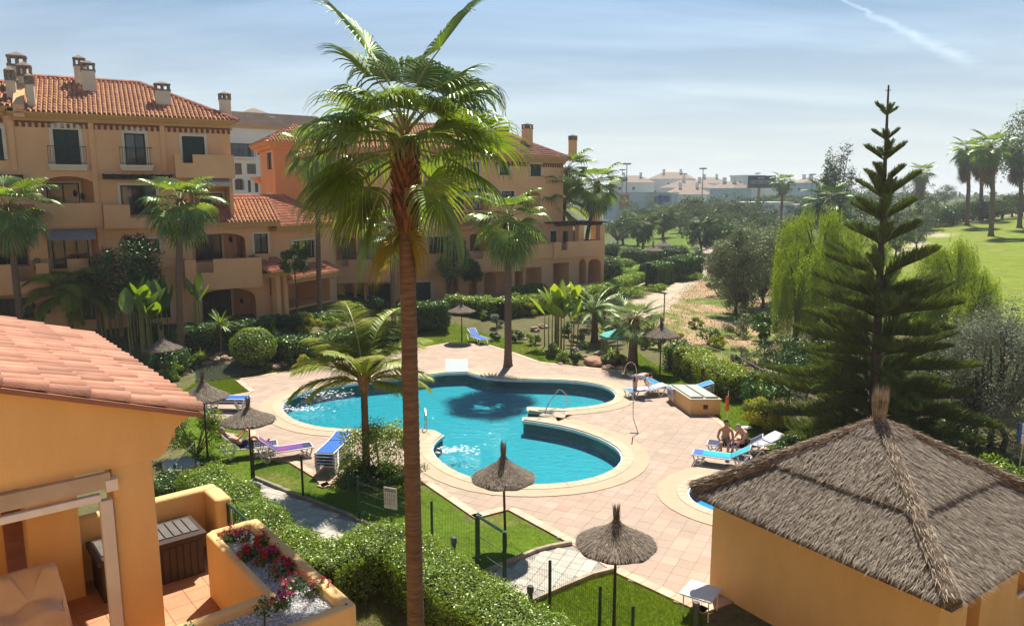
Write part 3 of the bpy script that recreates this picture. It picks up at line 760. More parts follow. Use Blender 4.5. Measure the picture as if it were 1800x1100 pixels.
def hiproof(F, par, u0, u1, z, ov, run, rise, left=True, right=True, mat=None, back=True, pitch=.24, row=.42):
    """eaves at z, overhang ov, horizontal run to the ridge, rise"""
    sl_ = math.hypot(run, rise); ul, ur = u0-ov, u1+ov; L = ur-ul; d3 = Vector((F.d.x, F.d.y, 0)); n3 = Vector((F.n.x, F.n.y, 0))
    bu = (-n3*run+Vector((0, 0, rise))).normalized()
    o = Vector(F.w(ul, ov, z)); xl = run if left else 0; xr = run if right else 0
    tileroof(par, o, d3, bu, [(0, 0), (L, 0), (L-xr, sl_), (xl, sl_)], pitch, row, mat)
    zr = z+rise
    if back:
        o2 = Vector(F.w(ul, ov-2*run, z)); m = MB(); bb = Vector(F.w(ul+xl, ov-run, zr)); cc = Vector(F.w(ur-xr, ov-run, zr)); m.add([o2, Vector(F.w(ur, ov-2*run, z)), cc, bb], [(0, 1, 2, 3)]); m.done('roof', mat or TILE, par)
    if left:
        o3 = Vector(F.w(ul, ov-2*run, z)); tileroof(par, o3, n3, (d3*run+Vector((0, 0, rise))), [(0, 0), (2*run, 0), (run, sl_)], pitch, row, mat)
    if right:
        o3 = Vector(F.w(ur, ov, z)); tileroof(par, o3, -n3, (-d3*run+Vector((0, 0, rise))), [(0, 0), (2*run, 0), (run, sl_)], pitch, row, mat)
    pts = [F.w(ul+xl, ov-run, zr+.03), F.w(ur-xr, ov-run, zr+.03)]
    if right: pts = pts+[F.w(ur, ov, z+.03)]
    if left: pts = [F.w(ul, ov, z+.03)]+pts
    ridge(par, pts, mat)
def cornice(F, par, u0, u1, z, ov=.45, h=.45, side=0):
    m = MB(); k = [(.0, -.0), (.12, .12), (.22, .3)]
    fbox(F, u0-.1, u1+.1, -.01, ov*.45, z-h, z-h*.55, m); fbox(F, u0-.2, u1+.2, -.01, ov*.75, z-h*.55, z-.12, m); fbox(F, u0-.3, u1+.3, -.01, ov, z-.12, z-.01, m)
    m.done('cornice', CORN, par)
def band(F, par, u0, u1, z0, z1, v=.0):
    m = MB(); q = u0
    fbox(F, u0, u1, v-.01, v+.03, z1-.08, z1, m)
    while q < u1: fbox(F, q, q+.16, v-.01, v+.05, z0, z1-.081, m); q += .3
    m.done('brick_band', BAND, par, kind='stuff')
def chimney(F, par, px, ytop, ybot, wpx, v):
    u, zt = F.hit(px, ytop, v); zb = F.hit(px, ybot, v)[1]; Zc = math.hypot(*(Vector(F.w(u, v, 0)).xy)); w = wpx/FPX*Zc*.5; h = zt-zb
    m = MB(); d = max(w*.8, .3); ch = min(.85, h*.3)
    fbox(F, u-w, u+w, v-d, v+d, zb-.6, zt-ch, m); c = m.done('chimney', PALE if F.base > .9 else WALL, par)
    m = MB(); fbox(F, u-w*1.12, u+w*1.12, v-d*1.12, v+d*1.12, zt-ch, zt-ch*.86, m)
    for a in (-.85, 0, .85):
        for b in (-.85, .85): fbox(F, u+w*a-.07, u+w*a+.07, v+d*b-.06, v+d*b+.06, zt-ch*.86, zt-ch*.4, m)
    fbox(F, u-w*1.12, u+w*1.12, v-d*1.12, v+d*1.12, zt-ch*.4, zt-ch*.3, m)
    q = [F.w(u+w*a, v+d*b, zt-ch*.3) for a, b in ((-1.1, -1.1), (1.1, -1.1), (1.1, 1.1), (-1.1, 1.1))]; m.add(q+[F.w(u, v, zt)], [(0, 1, 4), (1, 2, 4), (2, 3, 4), (3, 0, 4)])
    m.done('chimney_cap', CAPM, c)
def balcony(F, par, r, v0, v1, notch=(), t=.16, floor=True, mat=None):
    """parapet box: r=(ua,ub,za,zb); notches [(fa,fb,depth)] cut down the front"""
    a, b, c, d = r; m = MB(); segs = [(a, b, d)]
    x = a; m2 = []
    for (fa, fb, dep) in notch:
        na_, nb_ = a+(b-a)*fa, a+(b-a)*fb; m2 += [(x, na_, d), (na_, nb_, d-dep)]; x = nb_
    m2.append((x, b, d))
    for (x0, x1, z1) in m2:
        if x1-x0 > .02: fbox(F, x0, x1, v1-t, v1, c, z1, m)
    if v1-v0 > .3:
        fbox(F, a, a+t, v0, v1-t, c, d, m); fbox(F, b-t, b, v0, v1-t, c, d, m); fbox(F, a+t, b-t, v0, v1-t, c, c+.18, m)
    return m.done('balcony', mat or WALL, par)
def awning(F, par, r, v, out, mat, drop=.35):
    a, b, c, d = r; m = MB(); q = [F.w(a, v, d), F.w(b, v, d), F.w(b, v+out, c), F.w(a, v+out, c)]; q2 = [(x, y, z-.02) for x, y, z in q]
    m.add(q+q2, [(0, 1, 2, 3), (7, 6, 5, 4), (0, 3, 7, 4), (1, 5, 6, 2)])
    n = 14
    for k in range(n):
        x0 = a+(b-a)*k/n; x1 = a+(b-a)*(k+1)/n; m.add([F.w(x0, v+out, c), F.w(x1, v+out, c), F.w(x1-(x1-x0)*.25, v+out+.01, c-drop*.8), F.w((x0+x1)/2, v+out+.01, c-drop), F.w(x0+(x1-x0)*.25, v+out+.01, c-drop*.8)], [(0, 1, 2, 3, 4)])
    m.done('awning', mat, par)
def shell(F, par, u0, u1, z0, z1, dep, mat=None, front_v=-1.9, cap=True):
    """sides, back and top of a block behind a pierced facade"""
    m = MB()
    for (a, b) in (((u0, 0), (u0, -dep)), ((u0, -dep), (u1, -dep)), ((u1, -dep), (u1, 0))):
        m.add([F.w(a[0], a[1], z0), F.w(b[0], b[1], z0), F.w(b[0], b[1], z1), F.w(a[0], a[1], z1)], [(0, 1, 2, 3)])
    if cap: m.add([F.w(u0, 0, z1), F.w(u1, 0, z1), F.w(u1, -dep, z1), F.w(u0, -dep, z1)], [(0, 1, 2, 3)])
    m.add([F.w(u0, -3.2, z0), F.w(u1, -3.2, z0), F.w(u1, -3.2, z1), F.w(u0, -3.2, z1)], [(0, 1, 2, 3)])
    m.done('rear_wall', mat or WALL, par)
def lantern(F, par, px, py, v=.02):
    u, z = F.hit(px, py, v); m = MB(); c = Vector(F.w(u, v+.18, z)); m.lathe([(.02, -.2), (.1, -.15), (.12, .08), (.02, .2)], 6, c); m.tube([F.w(u, v, z+.2), F.w(u, v+.18, z+.26), F.w(u, v+.18, z+.18)], .015, 4); m.done('wall_lantern', IRON, par)

# ============ building A: the left block
A0 = aty(0, 340, 40.5); A1 = aty(410, 340, 46.2)
FA = Fac((A0.x, A0.y), (A1.x, A1.y), 1.2); zA = 1.1
LA = thing('apartment_building', 'left ochre apartment block with four floors, four chimneys and arched balconies', 'building', (FA.w(8, 0, 0)[0], FA.w(8, 0, 0)[1], 1.1), 0)
uL = -9.0; uR = FA.L; ze = FA.hit(200, 204)[1]
def hole(F, a, b, c, d, arch=0, dep=.3, v=0.0): return F.rc(a, b, c, d, v)+(arch, dep)
HA = [hole(FA, 92, 226, 143, 290), hole(FA, 217, 234, 259, 291), hole(FA, 318, 239, 362, 290), hole(FA, -20, 224, 7, 282),
      hole(FA, 72, 310, 168, 358, .7, 1.9), hole(FA, 210, 325, 276, 378), hole(FA, 333, 328, 405, 390, 0, 1.8), hole(FA, -60, 312, 20, 345, 0, 1.5),
      hole(FA, -40, 419, 52, 470, 0, 1.9), hole(FA, 84, 406, 184, 476, 0, 1.5), hole(FA, 237, 418, 282, 446), hole(FA, 338, 410, 432, 460, .5, 1.9), hole(FA, 445, 409, 472, 446),
      hole(FA, -40, 520, 66, 568, .7, 1.8), hole(FA, 142, 516, 168, 562), hole(FA, 252, 514, 300, 560), hole(FA, 352, 507, 450, 566, .8, 1.8)]
uR2 = FA.u(460, 0, 500)
zc2 = FA.hit(430, 392)[1]
def _cut(a, b): return [(h[0], h[1], max(h[2], a), min(h[3], b))+h[4:] for h in HA if (h[2]+h[3])/2 > a and (h[2]+h[3])/2 <= b]
m = fwall(FA, uL, uR2+.5, zA-.5, zc2, _cut(-9, zc2)); fwall(FA, uL, uR, zc2, ze, _cut(zc2, 99), mb=m)
m.done('front_wall', WALL, LA)
shell(FA, LA, uL, uR, zA-.5, ze, 10); shell(FA, LA, uR+.01, uR2+.5, zA-.5, zc2, 8)
hiproof(FA, LA, FA.u(45, 0, 200), uR, ze, .45, 5.0, 2.45, left=False)
hiproof(FA, LA, uL, FA.u(24, 0, 200), ze+.25, .4, 4.8, 1.75, left=False, right=False)
mb = MB(); ua, ub = FA.u(24, 0, 200)+.02, FA.u(45, 0, 200)-.02
q = [(.45, ze-.3), (.45, ze+.35), (-2.0, ze+1.75), (-4.6, ze+3.0), (-8, ze+1.8), (-9.5, ze-.3)]
mb.add([FA.w(ua, v, z) for v, z in q]+[FA.w(ub, v, z) for v, z in q], [tuple(range(6)), tuple(range(11, 5, -1))]+[(i, (i+1) % 6, (i+1) % 6+6, i+6) for i in range(6)]); mb.done('parapet_wall', WALL, LA)
cornice(FA, LA, FA.u(45), uR, ze); cornice(FA, LA, uL, FA.u(24), ze+.2)
band(FA, LA, FA.u(45), uR, ze-.78, ze-.46); band(FA, LA, uL, FA.u(22), ze-.6, ze-.27)
# a shallow pilaster marks each bay
for px in (40, 178, 300):
    m = MB(); u = FA.u(px); fbox(FA, u-.22, u+.05, -.005, .10, FA.hit(px, 300)[1] if px != 178 else zA, ze-.45, m); m.done('pilaster', WALL, LA)
for c in ((16, 116, 205, 12, -1.2), (28, 91, 205, 22, -3.6), (41, 108, 200, 17, -2.2), (138, 97, 165, 15, -4.0), (153, 106, 172, 18, -3.0), (284, 143, 202, 21, -1.6), (394, 161, 212, 16, -1.2), (50, 128, 200, 10, -.5)): chimney(FA, LA, *c)
def HR(k): return HA[k][:4]
window(FA, FA.rc(95, 228, 140, 289), 0, LA, 'shutter', .18, 0, 1, .18)
window(FA, FA.rc(220, 235, 256, 290), 0, LA, 'curtain', .16, 0, 1, .18)
window(FA, FA.rc(321, 240, 360, 290), 0, LA, 'shutter', .16)
window(FA, FA.rc(-18, 226, 5, 280), 0, LA, 'shutter', .16, 0, 0, .15)
window(FA, FA.rc(82, 322, 140, 358, -1.75), -1.7, LA, 'curtain', .12, bars=2)
window(FA, FA.rc(213, 326, 275, 377), 0, LA, 'curtain', .15, bars=3)
window(FA, FA.rc(344, 340, 392, 384, -1.6), -1.6, LA, 'curtain', .12)
window(FA, FA.rc(-10, 420, 48, 468, -1.7), -1.7, LA, 'glass', .12, 1, bars=3)
window(FA, FA.rc(92, 416, 157, 472, -1.3), -1.3, LA, 'curtain', .14, bars=3)
window(FA, FA.rc(240, 420, 280, 445), 0, LA, 'curtain', .12, bars=2)
window(FA, FA.rc(343, 413, 390, 458, -1.7), -1.7, LA, 'glass', .14, 1, bars=3)
window(FA, FA.rc(447, 411, 471, 445), 0, LA, 'curtain', .12, 0, 0, 0, 2)
window(FA, FA.rc(-10, 524, 60, 566, -1.6), -1.6, LA, 'glass', .14, 1, bars=3)
window(FA, FA.rc(145, 518, 167, 562), 0, LA, 'glass', .12)
window(FA, FA.rc(255, 517, 299, 558), 0, LA, 'glass', .16, bars=2)
window(FA, FA.rc(356, 510, 407, 566, -1.6), -1.6, LA, 'glass', .14, 1, bars=3)
for px, py, v in ((132, 340, -1.8), (57, 438, -1.8), (404, 420, -1.8), (60, 537, .02), (85, 544, .02), (145, 345, -1.8), (424, 528, -1.7)): lantern(FA, LA, px, py, v)
# pergola beams, awnings, parapets
m = MB(); r = FA.rc(180, 307, 303, 316, .5); fbox(FA, r[0], r[1], .35, .6, r[2], r[3], m)
q = r[0]
while q < r[1]: fbox(FA, q, q+.1, 0, .9, r[3]-.12, r[3]+.02, m); q += .5
m.done('pergola_beam', WOODD, LA)
m = MB(); r = FA.rc(-40, 307, 40, 315, .3); fbox(FA, r[0], r[1], 0, .35, r[2], r[3], m); m.done('pergola_beam', WOODD, LA)
awning(FA, LA, FA.rc(332, 314, 404, 321, .8), .5, .7, AWN, .2)
awning(FA, LA, FA.rc(82, 403, 168, 419, .5), .02, .9, AWNG, .12)
awning(FA, LA, FA.rc(-40, 404, 70, 410, .5), .02, .7, AWN, .1)
balcony(FA, LA, FA.rc(62, 357, 180, 399, .25), 0, .25)
balcony(FA, LA, FA.rc(182, 360, 310, 401, .6), 0, .6, [(.36, .74, .75)])
balcony(FA, LA, FA.rc(308, 272, 412, 313, 1.0), -.1, 1.0, [(.12, .3, .5)])
balcony(FA, LA, FA.rc(-60, 465, 88, 518, 1.3), -.1, 1.3, [(.62, .84, .95)])
balcony(FA, LA, FA.rc(82, 455, 184, 478, .5), -.1, .5, [(.02, .35, .7), (.72, .98, .7)])
balcony(FA, LA, FA.rc(326, 455, 461, 508, 1.3), -.1, 1.3, [(.14, .36, .8)])
balcony(FA, LA, FA.rc(205, 455, 305, 470, .25), 0, .25, [(.3, .7, .4)])
# lean-to roofs over balcony bays
def leanto(F, par, r, v0, out, rise, mat=None):
    a, b, c, d = r; d3 = Vector((F.d.x, F.d.y, 0)); n3 = Vector((F.n.x, F.n.y, 0)); sl_ = math.hypot(out, rise)
    o = Vector(F.w(a, v0+out, c)); bu = (-n3*out+Vector((0, 0, rise))).normalized()
    tileroof(par, o, d3, bu, [(0, 0), (b-a, 0), (b-a, sl_), (0, sl_)], .22, .4, mat)
    m = MB(); fbox(F, a, b, v0, v0+out-.1, c-.3, c-.06, m); m.done('eave', CORN, par)
leanto(FA, LA, FA.rc(-60, 380, 66, 392, 1.2), 0, 1.3, .9)
# glass of the right-hand upper roof: tiled roof of the linking wing
leanto(FA, LA, FA.rc(382, 380, 492, 390, .6), -2.4, 3.2, 1.35)
# small furniture on the balconies
def pot_plant(x, y, z, h, label, mat=None):
    t = thing('potted_plant', label, 'plant', (x, y, z)); m = MB(); m.lathe([(.12, 0), (.17, .28), (.19, .3), (.17, .28)], 10, (0, 0, 0)); m.done('pot', M('terracotta_pot', (.42, .17, .09), None, 4, .8), t, False)
    n = 160; P = rs.normal(0, 1, (n, 3)); P /= np.linalg.norm(P, axis=1)[:, None]; Nn = P.copy(); P = P*rs.uniform(.4, 1, n)[:, None]*np.array([h*.5, h*.5, h*.55])+np.array([0, 0, .3+h*.45])
    V, F_ = leaves(P, Nn, .09); np_obj('foliage', V, F_, mat or LF_MID, t, world=False)
# ============ linking wing, tower and building B (centre)
LF_MID = leafm('mid_green_leaf', (.035, .095, .015), (.10, .17, .03))
Cb0 = FA.w(uR2+.5, -.6, 0); Cp = aty(590, 450, 54.5)
FC = Fac(Cb0[:2], (Cp.x, Cp.y), 1.0)
LC = thing('linking_wing', 'low two-storey ochre wing with red tiled roofs linking the two blocks', 'building', (FC.w(3, 0, 0)[0], FC.w(3, 0, 0)[1], .8))
zC = FC.hit(540, 394)[1]
HC = [hole(FC, 512, 421, 555, 455), hole(FC, 463, 482, 483, 520, 0, 1.5), hole(FC, 503, 487, 580, 535, 0, 3.0)]
fwall(FC, 0, FC.L, .3, zC, HC).done('front_wall', WALL, LC); shell(FC, LC, 0, FC.L, .3, zC, 8)
window(FC, FC.rc(514, 423, 553, 454), 0, LC, 'curtain', .15, bars=3)
leanto(FC, LC, FC.rc(484, 388, 585, 395, .5), -3.5, 4.2, 1.9); leanto(FC, LC, FC.rc(462, 468, 505, 476, 1.0), 0, 1.6, .8); leanto(FC, LC, FC.rc(500, 474, 592, 483, 1.0), 0, 1.6, .7)
for px in (486, 499):
    m = MB(); u = FC.u(px, 1, 500); fbox(FC, u-.2, u+.2, .75, 1.15, .5, FC.hit(px, 478, 1)[1], m); m.done('porch_pillar', WALL, LC)
lantern(FC, LC, 580, 483, .9)
# tower: a squared block, corner at px 485 nearest
T0 = aty(485, 340, 55.5); TL = aty(460, 340, 60.5)
dl = Vector((TL.x-T0.x, TL.y-T0.y)).normalized(); T1 = (T0.x-dl.y*-4.6, T0.y+dl.x*-4.6)
dr = Vector((-dl.y, dl.x)); 
if dr.x < 0: dr = -dr
T1 = (T0.x+dr.x*4.4, T0.y+dr.y*4.4)
FT = Fac((T0.x, T0.y), T1, 1.0); FTl = Fac((TL.x, TL.y), (T0.x, T0.y), 1.0)
LT = thing('stair_tower', 'square bright orange stair tower with a small pyramid tile roof', 'building', (T0.x, T0.y, .8))
zt = FT.hit(490, 262)[1]
m = fwall(FT, 0, 4.4, .5, zt, []); hl = [FTl.rc(470, 268, 479, 298), FTl.rc(470, 342, 480, 366)]; fwall(FTl, 0, FTl.L, .5, zt, [h+(0, .25) for h in hl], mb=m); m.done('wall', WALLT, LT)
m = MB(); 
for q0, q1 in ((FT.w(4.4, 0, 0), FT.w(4.4, -FTl.L, 0)), (FT.w(4.4, -FTl.L, 0), FT.w(0, -FTl.L, 0))): m.add([(q0[0], q0[1], .5), (q1[0], q1[1], .5), (q1[0], q1[1], zt), (q0[0], q0[1], zt)], [(0, 1, 2, 3)])
m.done('rear_wall', WALLT, LT)
for h in hl: window(FTl, h, 0, LT, 'glass', .14, bars=1)
m = MB(); fbox(FT, -.35, 4.75, -FTl.L-.35, .35, zt, zt+.25, m); fbox(FT, -.6, 5.0, -FTl.L-.6, .6, zt+.25, zt+.5, m); m.done('cornice', WALLT, LT)
o0 = [Vector(FT.w(a, b, zt+.52)) for a, b in ((-.7, .7), (5.1, .7), (5.1, -FTl.L-.7), (-.7, -FTl.L-.7))]; ap = sum(o0, Vector())/4+Vector((0, 0, 1.5))
for k in range(4):
    a, b = o0[k], o0[(k+1) % 4]; L = (b-a).length; mid = (a+b)/2; tileroof(LT, a, b-a, ap-mid, [(0, 0), (L, 0), (L/2, (ap-mid).length)], .24, .42)
m = MB(); u = FTl.u(452, 0, 340)
lw = thing('side_annex', 'little orange annex with a flared cornice on the tower left side', 'building', (FTl.w(u, 0, 0)[0], FTl.w(u, 0, 0)[1], .8))
ztop = FTl.hit(455, 322)[1]; fbox(FTl, -2.2, -.01, -3, -.3, .5, ztop, m); m.done('wall', WALLT, lw); m = MB(); fbox(FTl, -2.7, -.02, -3.3, .1, ztop, ztop+.3, m); fbox(FTl, -3.0, -.02, -3.5, .3, ztop+.3, ztop+.5, m); m.done('cornice', WALLT, lw)
# --- building B main facade
B0 = aty(575, 340, 57.5); B1 = aty(872, 340, 61); B2 = aty(990, 340, 67); B3 = aty(1066, 340, 70)
FB = Fac((B0.x, B0.y), (B1.x, B1.y), .5); FD = Fac((B1.x, B1.y), (B2.x, B2.y), .5)
LB = thing('apartment_building', 'central ochre apartment block behind the palms with stepped wings to the right', 'building', (FB.w(7, 0, 0)[0], FB.w(7, 0, 0)[1], .3))
zb = FB.hit(760, 262)[1]
HB = [hole(FB, 590, 340, 640, 372, 0, 1.8), hole(FB, 748, 272, 772, 322), hole(FB, 826, 284, 843, 308), hole(FB, 752, 336, 784, 370, .6, 1.6), hole(FB, 795, 344, 860, 370, 0, 1.6),
      hole(FB, 590, 414, 626, 458, .6, 1.8), hole(FB, 630, 412, 690, 458, .7, 1.8), hole(FB, 752, 414, 790, 446), hole(FB, 824, 408, 872, 443, .5, 1.8),
      hole(FB, 606, 494, 622, 532, .6, 1.5), hole(FB, 627, 494, 640, 532, .6, 1.5), hole(FB, 645, 495, 692, 536, .7, 1.8), hole(FB, 727, 494, 758, 534), hole(FB, 784, 478, 806, 530, 0, 1.5), hole(FB, 824, 488, 838, 530, 0, 1.0), hole(FB, 851, 478, 898, 532, .7, 1.8), hole(FB, 640, 280, 668, 310), hole(FB, 590, 285, 612, 312)]
fwall(FB, 0, FB.L, -.2, zb, HB).done('front_wall', WALL, LB); shell(FB, LB, 0, FB.L, -.2, zb, 9)
HD = [hole(FD, 877, 283, 896, 308), hole(FD, 931, 288, 952, 310), hole(FD, 880, 335, 905, 362), hole(FD, 920, 335, 950, 365, .5, 1.6),
      hole(FD, 912, 410, 926, 432), hole(FD, 938, 410, 950, 430), hole(FD, 966, 405, 979, 428), hole(FD, 905, 474, 920, 508, 0, 1.5), hole(FD, 925, 474, 950, 508, 0, 1.5)]
zd = FD.hit(930, 276)[1]
fwall(FD, 0, FD.L, -.2, zd, HD).done('front_wall', WALL, LB); shell(FD, LB, 0, FD.L, -.2, zd, 9)
hiproof(FB, LB, 0, FB.L, zb+.05, .45, 4.6, 2.2, left=True, right=False)
hiproof(FD, LB, 0, FD.L, zd+.05, .45, 4.6, 2.3, left=False, mat=TILEP)
cornice(FB, LB, 0, FB.L, zb); cornice(FD, LB, 0, FD.L, zd); band(FB, LB, 0, FB.L, zb-.8, zb-.46); band(FD, LB, 0, FD.L, zd-.8, zd-.46)
for c in ((855, 208, 262, 14, -1.2), (886, 222, 252, 12, -2.4)): chimney(FB if c[0] < 872 else FD, LB, *c)
for c in ((927, 216, 252, 15, -2.0), (1007, 236, 272, 10, -3)): chimney(FD, LB, *c)
chimney(FB, LB, 700, 190, 262, 16, -2); chimney(FB, LB, 668, 196, 262, 13, -2.6); chimney(FB, LB, 840, 215, 262, 11, -3.2)
window(FB, FB.rc(750, 273, 771, 321), 0, LB, 'shutter', .2, 0, 1, .15)
window(FB, FB.rc(827, 285, 842, 307), 0, LB, 'curtain', .12)
window(FD, FD.rc(878, 284, 895, 307), 0, LB, 'shutter', .15); window(FD, FD.rc(932, 289, 951, 309), 0, LB, 'shutter', .18, 0, 0, .15)
window(FB, FB.rc(641, 281, 667, 309), 0, LB, 'shutter', .15); window(FB, FB.rc(591, 286, 611, 311), 0, LB, 'shutter', .15)
window(FB, FB.rc(600, 346, 626, 372, -1.6), -1.6, LB, 'curtain', .14); window(FB, FB.rc(796, 346, 815, 369, -1.4), -1.4, LB, 'glass', .1, bars=3); window(FB, FB.rc(832, 346, 852, 369, -1.4), -1.4, LB, 'glass', .1)
window(FB, FB.rc(756, 345, 770, 370, -1.4), -1.4, LB, 'glass', .1, bars=1)
window(FB, FB.rc(600, 420, 614, 458, -1.6), -1.6, LB, 'curtain', .1); window(FB, FB.rc(634, 420, 650, 458, -1.6), -1.6, LB, 'curtain', .1)
window(FB, FB.rc(753, 416, 789, 445), 0, LB, 'glass', .14, bars=3); window(FB, FB.rc(826, 412, 846, 443, -1.6), -1.6, LB, 'curtain', .12)
window(FB, FB.rc(728, 496, 757, 534), 0, LB, 'shutter', .18, bars=3); window(FB, FB.rc(648, 500, 690, 536, -1.6), -1.6, LB, 'shutter', .1, bars=2)
window(FB, FB.rc(858, 486, 870, 530, -1.6), -1.6, LB, 'glass', .1, bars=1); window(FB, FB.rc(884, 486, 896, 515, -1.6), -1.6, LB, 'glass', .1, bars=1)
for r in ((881, 336, 904, 361), (913, 411, 925, 431), (939, 411, 949, 429), (967, 406, 978, 427)): window(FD, FD.rc(*r), 0, LB, 'glass', .1)
window(FD, FD.rc(926, 340, 940, 365, -1.4), -1.4, LB, 'glass', .1)
for r in ((906, 476, 919, 508), (927, 476, 949, 508)): window(FD, FD.rc(r[0], r[1], r[2], r[3], -1.3), -1.3, LB, 'shutter', .08, bars=2)
balcony(FB, LB, FB.rc(570, 370, 736, 402, .2), -.1, .2); balcony(FB, LB, FB.rc(738, 369, 800, 404, .35), -.1, .35)
balcony(FB, LB, FB.rc(586, 456, 697, 497, 1.2), -.1, 1.2, [(.12, .24, .5)]); balcony(FB, LB, FB.rc(745, 446, 800, 474, .4), -.1, .4)
balcony(FB, LB, FB.rc(808, 441, 916, 478, 1.0), -.1, 1.0, [(.22, .38, .6)])
leanto(FB, LB, FB.rc(786, 386, 892, 396, .9), 0, 1.2, 1.0); leanto(FB, LB, FB.rc(632, 394, 700, 404, .9), 0, 1.2, 1.0)
awning(FB, LB, FB.rc(796, 334, 842, 343, .5), .02, .8, AWN, .15)
m = MB(); r = FB.rc(795, 331, 864, 337, .5); fbox(FB, r[0], r[1], .2, .45, r[2], r[3], m); m.done('pergola_beam', WOODD, LB)
# --- lower terrace wing to the right (projects forward)
E0 = aty(900, 460, 60.5); E1 = aty(1062, 460, 66)
FE = Fac((E0.x, E0.y), (E1.x, E1.y), .3)
LE = thing('terrace_wing', 'two-storey ochre terrace wing with pergola at the right end of the block', 'building', (FE.w(5, 0, 0)[0], FE.w(5, 0, 0)[1], .2))
zE = FE.hit(980, 446)[1]
HE = [hole(FE, 905, 470, 920, 512, 0, 1.5), hole(FE, 924, 470, 952, 512, 0, 1.5), hole(FE, 972, 462, 1000, 505, 0, 2.2), hole(FE, 1018, 455, 1030, 500, .6, 1.5), hole(FE, 1034, 455, 1056, 498, .6, 1.8)]
fwall(FE, 0, FE.L, -.3, zE, HE).done('front_wall', WALL, LE); shell(FE, LE, 0, FE.L, -.3, zE, 6)
balcony(FE, LE, FE.rc(902, 430, 972, 456, .15), -3, .15, [(.08, .2, .5)]); balcony(FE, LE, FE.rc(974, 424, 1063, 452, .3), -3, .3, [(.14, .26, .7)])
for px in (1022, 1059):
    m = MB(); u = FE.u(px, -.1, 410); fbox(FE, u-.28, u+.28, -.7, -.1, zE, FE.hit(px, 396)[1], m); m.done('pillar', WALL, LE)
m = MB(); zp = FE.hit(1030, 397)[1]; fbox(FE, FE.u(986), FE.L+.2, -.9, -.65, zp, zp+.2, m); fbox(FE, FE.u(986), FE.L+.2, -3.4, -3.2, zp, zp+.2, m)
q = FE.u(986)
while q < FE.L+.2: fbox(FE, q, q+.1, -3.6, .1, zp+.2, zp+.32, m); q += .45
m.done('pergola', WOODD, LE)
# upper storey set back on the terrace
zF = FE.hit(1000, 385)[1]
m = fwall(FE, FE.u(900), FE.u(1045), zE, zp, [hole(FE, 985, 405, 1000, 428, 0, .3, -3), hole(FE, 1006, 405, 1020, 428, 0, .3, -3)], v=-3.0); m.done('upper_wall', WALL, LE)
for r in ((986, 406, 999, 428), (1007, 406, 1019, 428)): window(FE, FE.rc(*r, -3), -3.0, LE, 'glass', .1)
m = MB(); u = FE.u(1047, -4, 380); fbox(FE, u-.3, u+.3, -4.3, -3.7, zE, FE.hit(1047, 368, -4)[1], m); m.done('chimney', WALL, LE)
# ============ white block seen between the two (far left)
W0 = aty(405, 300, 92); W1 = aty(500, 300, 96); FWh = Fac((W0.x, W0.y), (W1.x, W1.y), 1)
WHITE = M('white_render', (.78, .78, .76), (.70, .71, .70), .3, .9); WHT = M('white_far', (.80, .79, .76), (.72, .71, .69), .08, .9); FROOF = M('far_roof', (.30, .225, .17), (.22, .165, .125), .5, .9)
LW = thing('apartment_building', 'white apartment block seen in the gap left of the orange tower', 'building', (W0.x, W0.y, 0))
zw = FWh.hit(450, 222)[1]; hw = [hole(FWh, 404, 252, 446, 276, 0, 1.2), hole(FWh, 413, 287, 425, 307), hole(FWh, 434, 288, 450, 306), hole(FWh, 413, 314, 430, 334, .3, 1), hole(FWh, 436, 317, 441, 338), hole(FWh, 448, 318, 454, 338), hole(FWh, 458, 288, 466, 300), hole(FWh, 452, 255, 462, 272)]
fwall(FWh, -8, FWh.L+6, -1, zw, hw).done('front_wall', WHITE, LW); shell(FWh, LW, -8, FWh.L+6, -1, zw, 8, WHITE)
for h in hw: window(FWh, h[:4], -(h[5]-.2) if h[5] > .5 else 0, LW, 'glass', 0)
m = MB(); r = FWh.rc(400, 272, 450, 276, .6); fbox(FWh, r[0], r[1], 0, .9, r[2]-.2, r[2], m); q = r[0]
m.done('balcony', WHITE, LW); m = MB()
while q < r[1]: fbox(FWh, q, q+.04, .82, .86, r[2], r[2]+1, m); q += .25
fbox(FWh, r[0], r[1], .8, .88, r[2]+1, r[2]+1.06, m); m.done('railing', IRON, LW)
leanto(FWh, LW, (-8, FWh.L+6, zw, zw+1), -3, 3.5, 1.9, FROOF); 
m = MB(); r = FWh.rc(425, 208, 480, 218, -3); fbox(FWh, r[0], r[1], -6, -3, zw, r[3]+.3, m); m.done('upper_wall', WHITE, LW)
m = MB(); q = [FWh.w(r[0]-.5, -3+.4, r[3]+.3), FWh.w(r[1]+.5, -2.6, r[3]+.3), FWh.w(r[1]+.5, -6.4, r[3]+.3), FWh.w(r[0]-.5, -6.4, r[3]+.3), FWh.w((r[0]+r[1])/2, -4.5, FWh.hit(452, 190, -4.5)[1])]; m.add(q, [(0, 1, 4), (1, 2, 4), (2, 3, 4), (3, 0, 4), (3, 2, 1, 0)]); m.done('roof', FROOF, LW)
for px in (413, 437, 478): 
    m = MB(); u, z = FWh.hit(px, 212, -2); fbox(FWh, u-.35, u+.35, -2.5, -1.8, zw, z+.5, m); m.done('chimney', WHITE, LW)
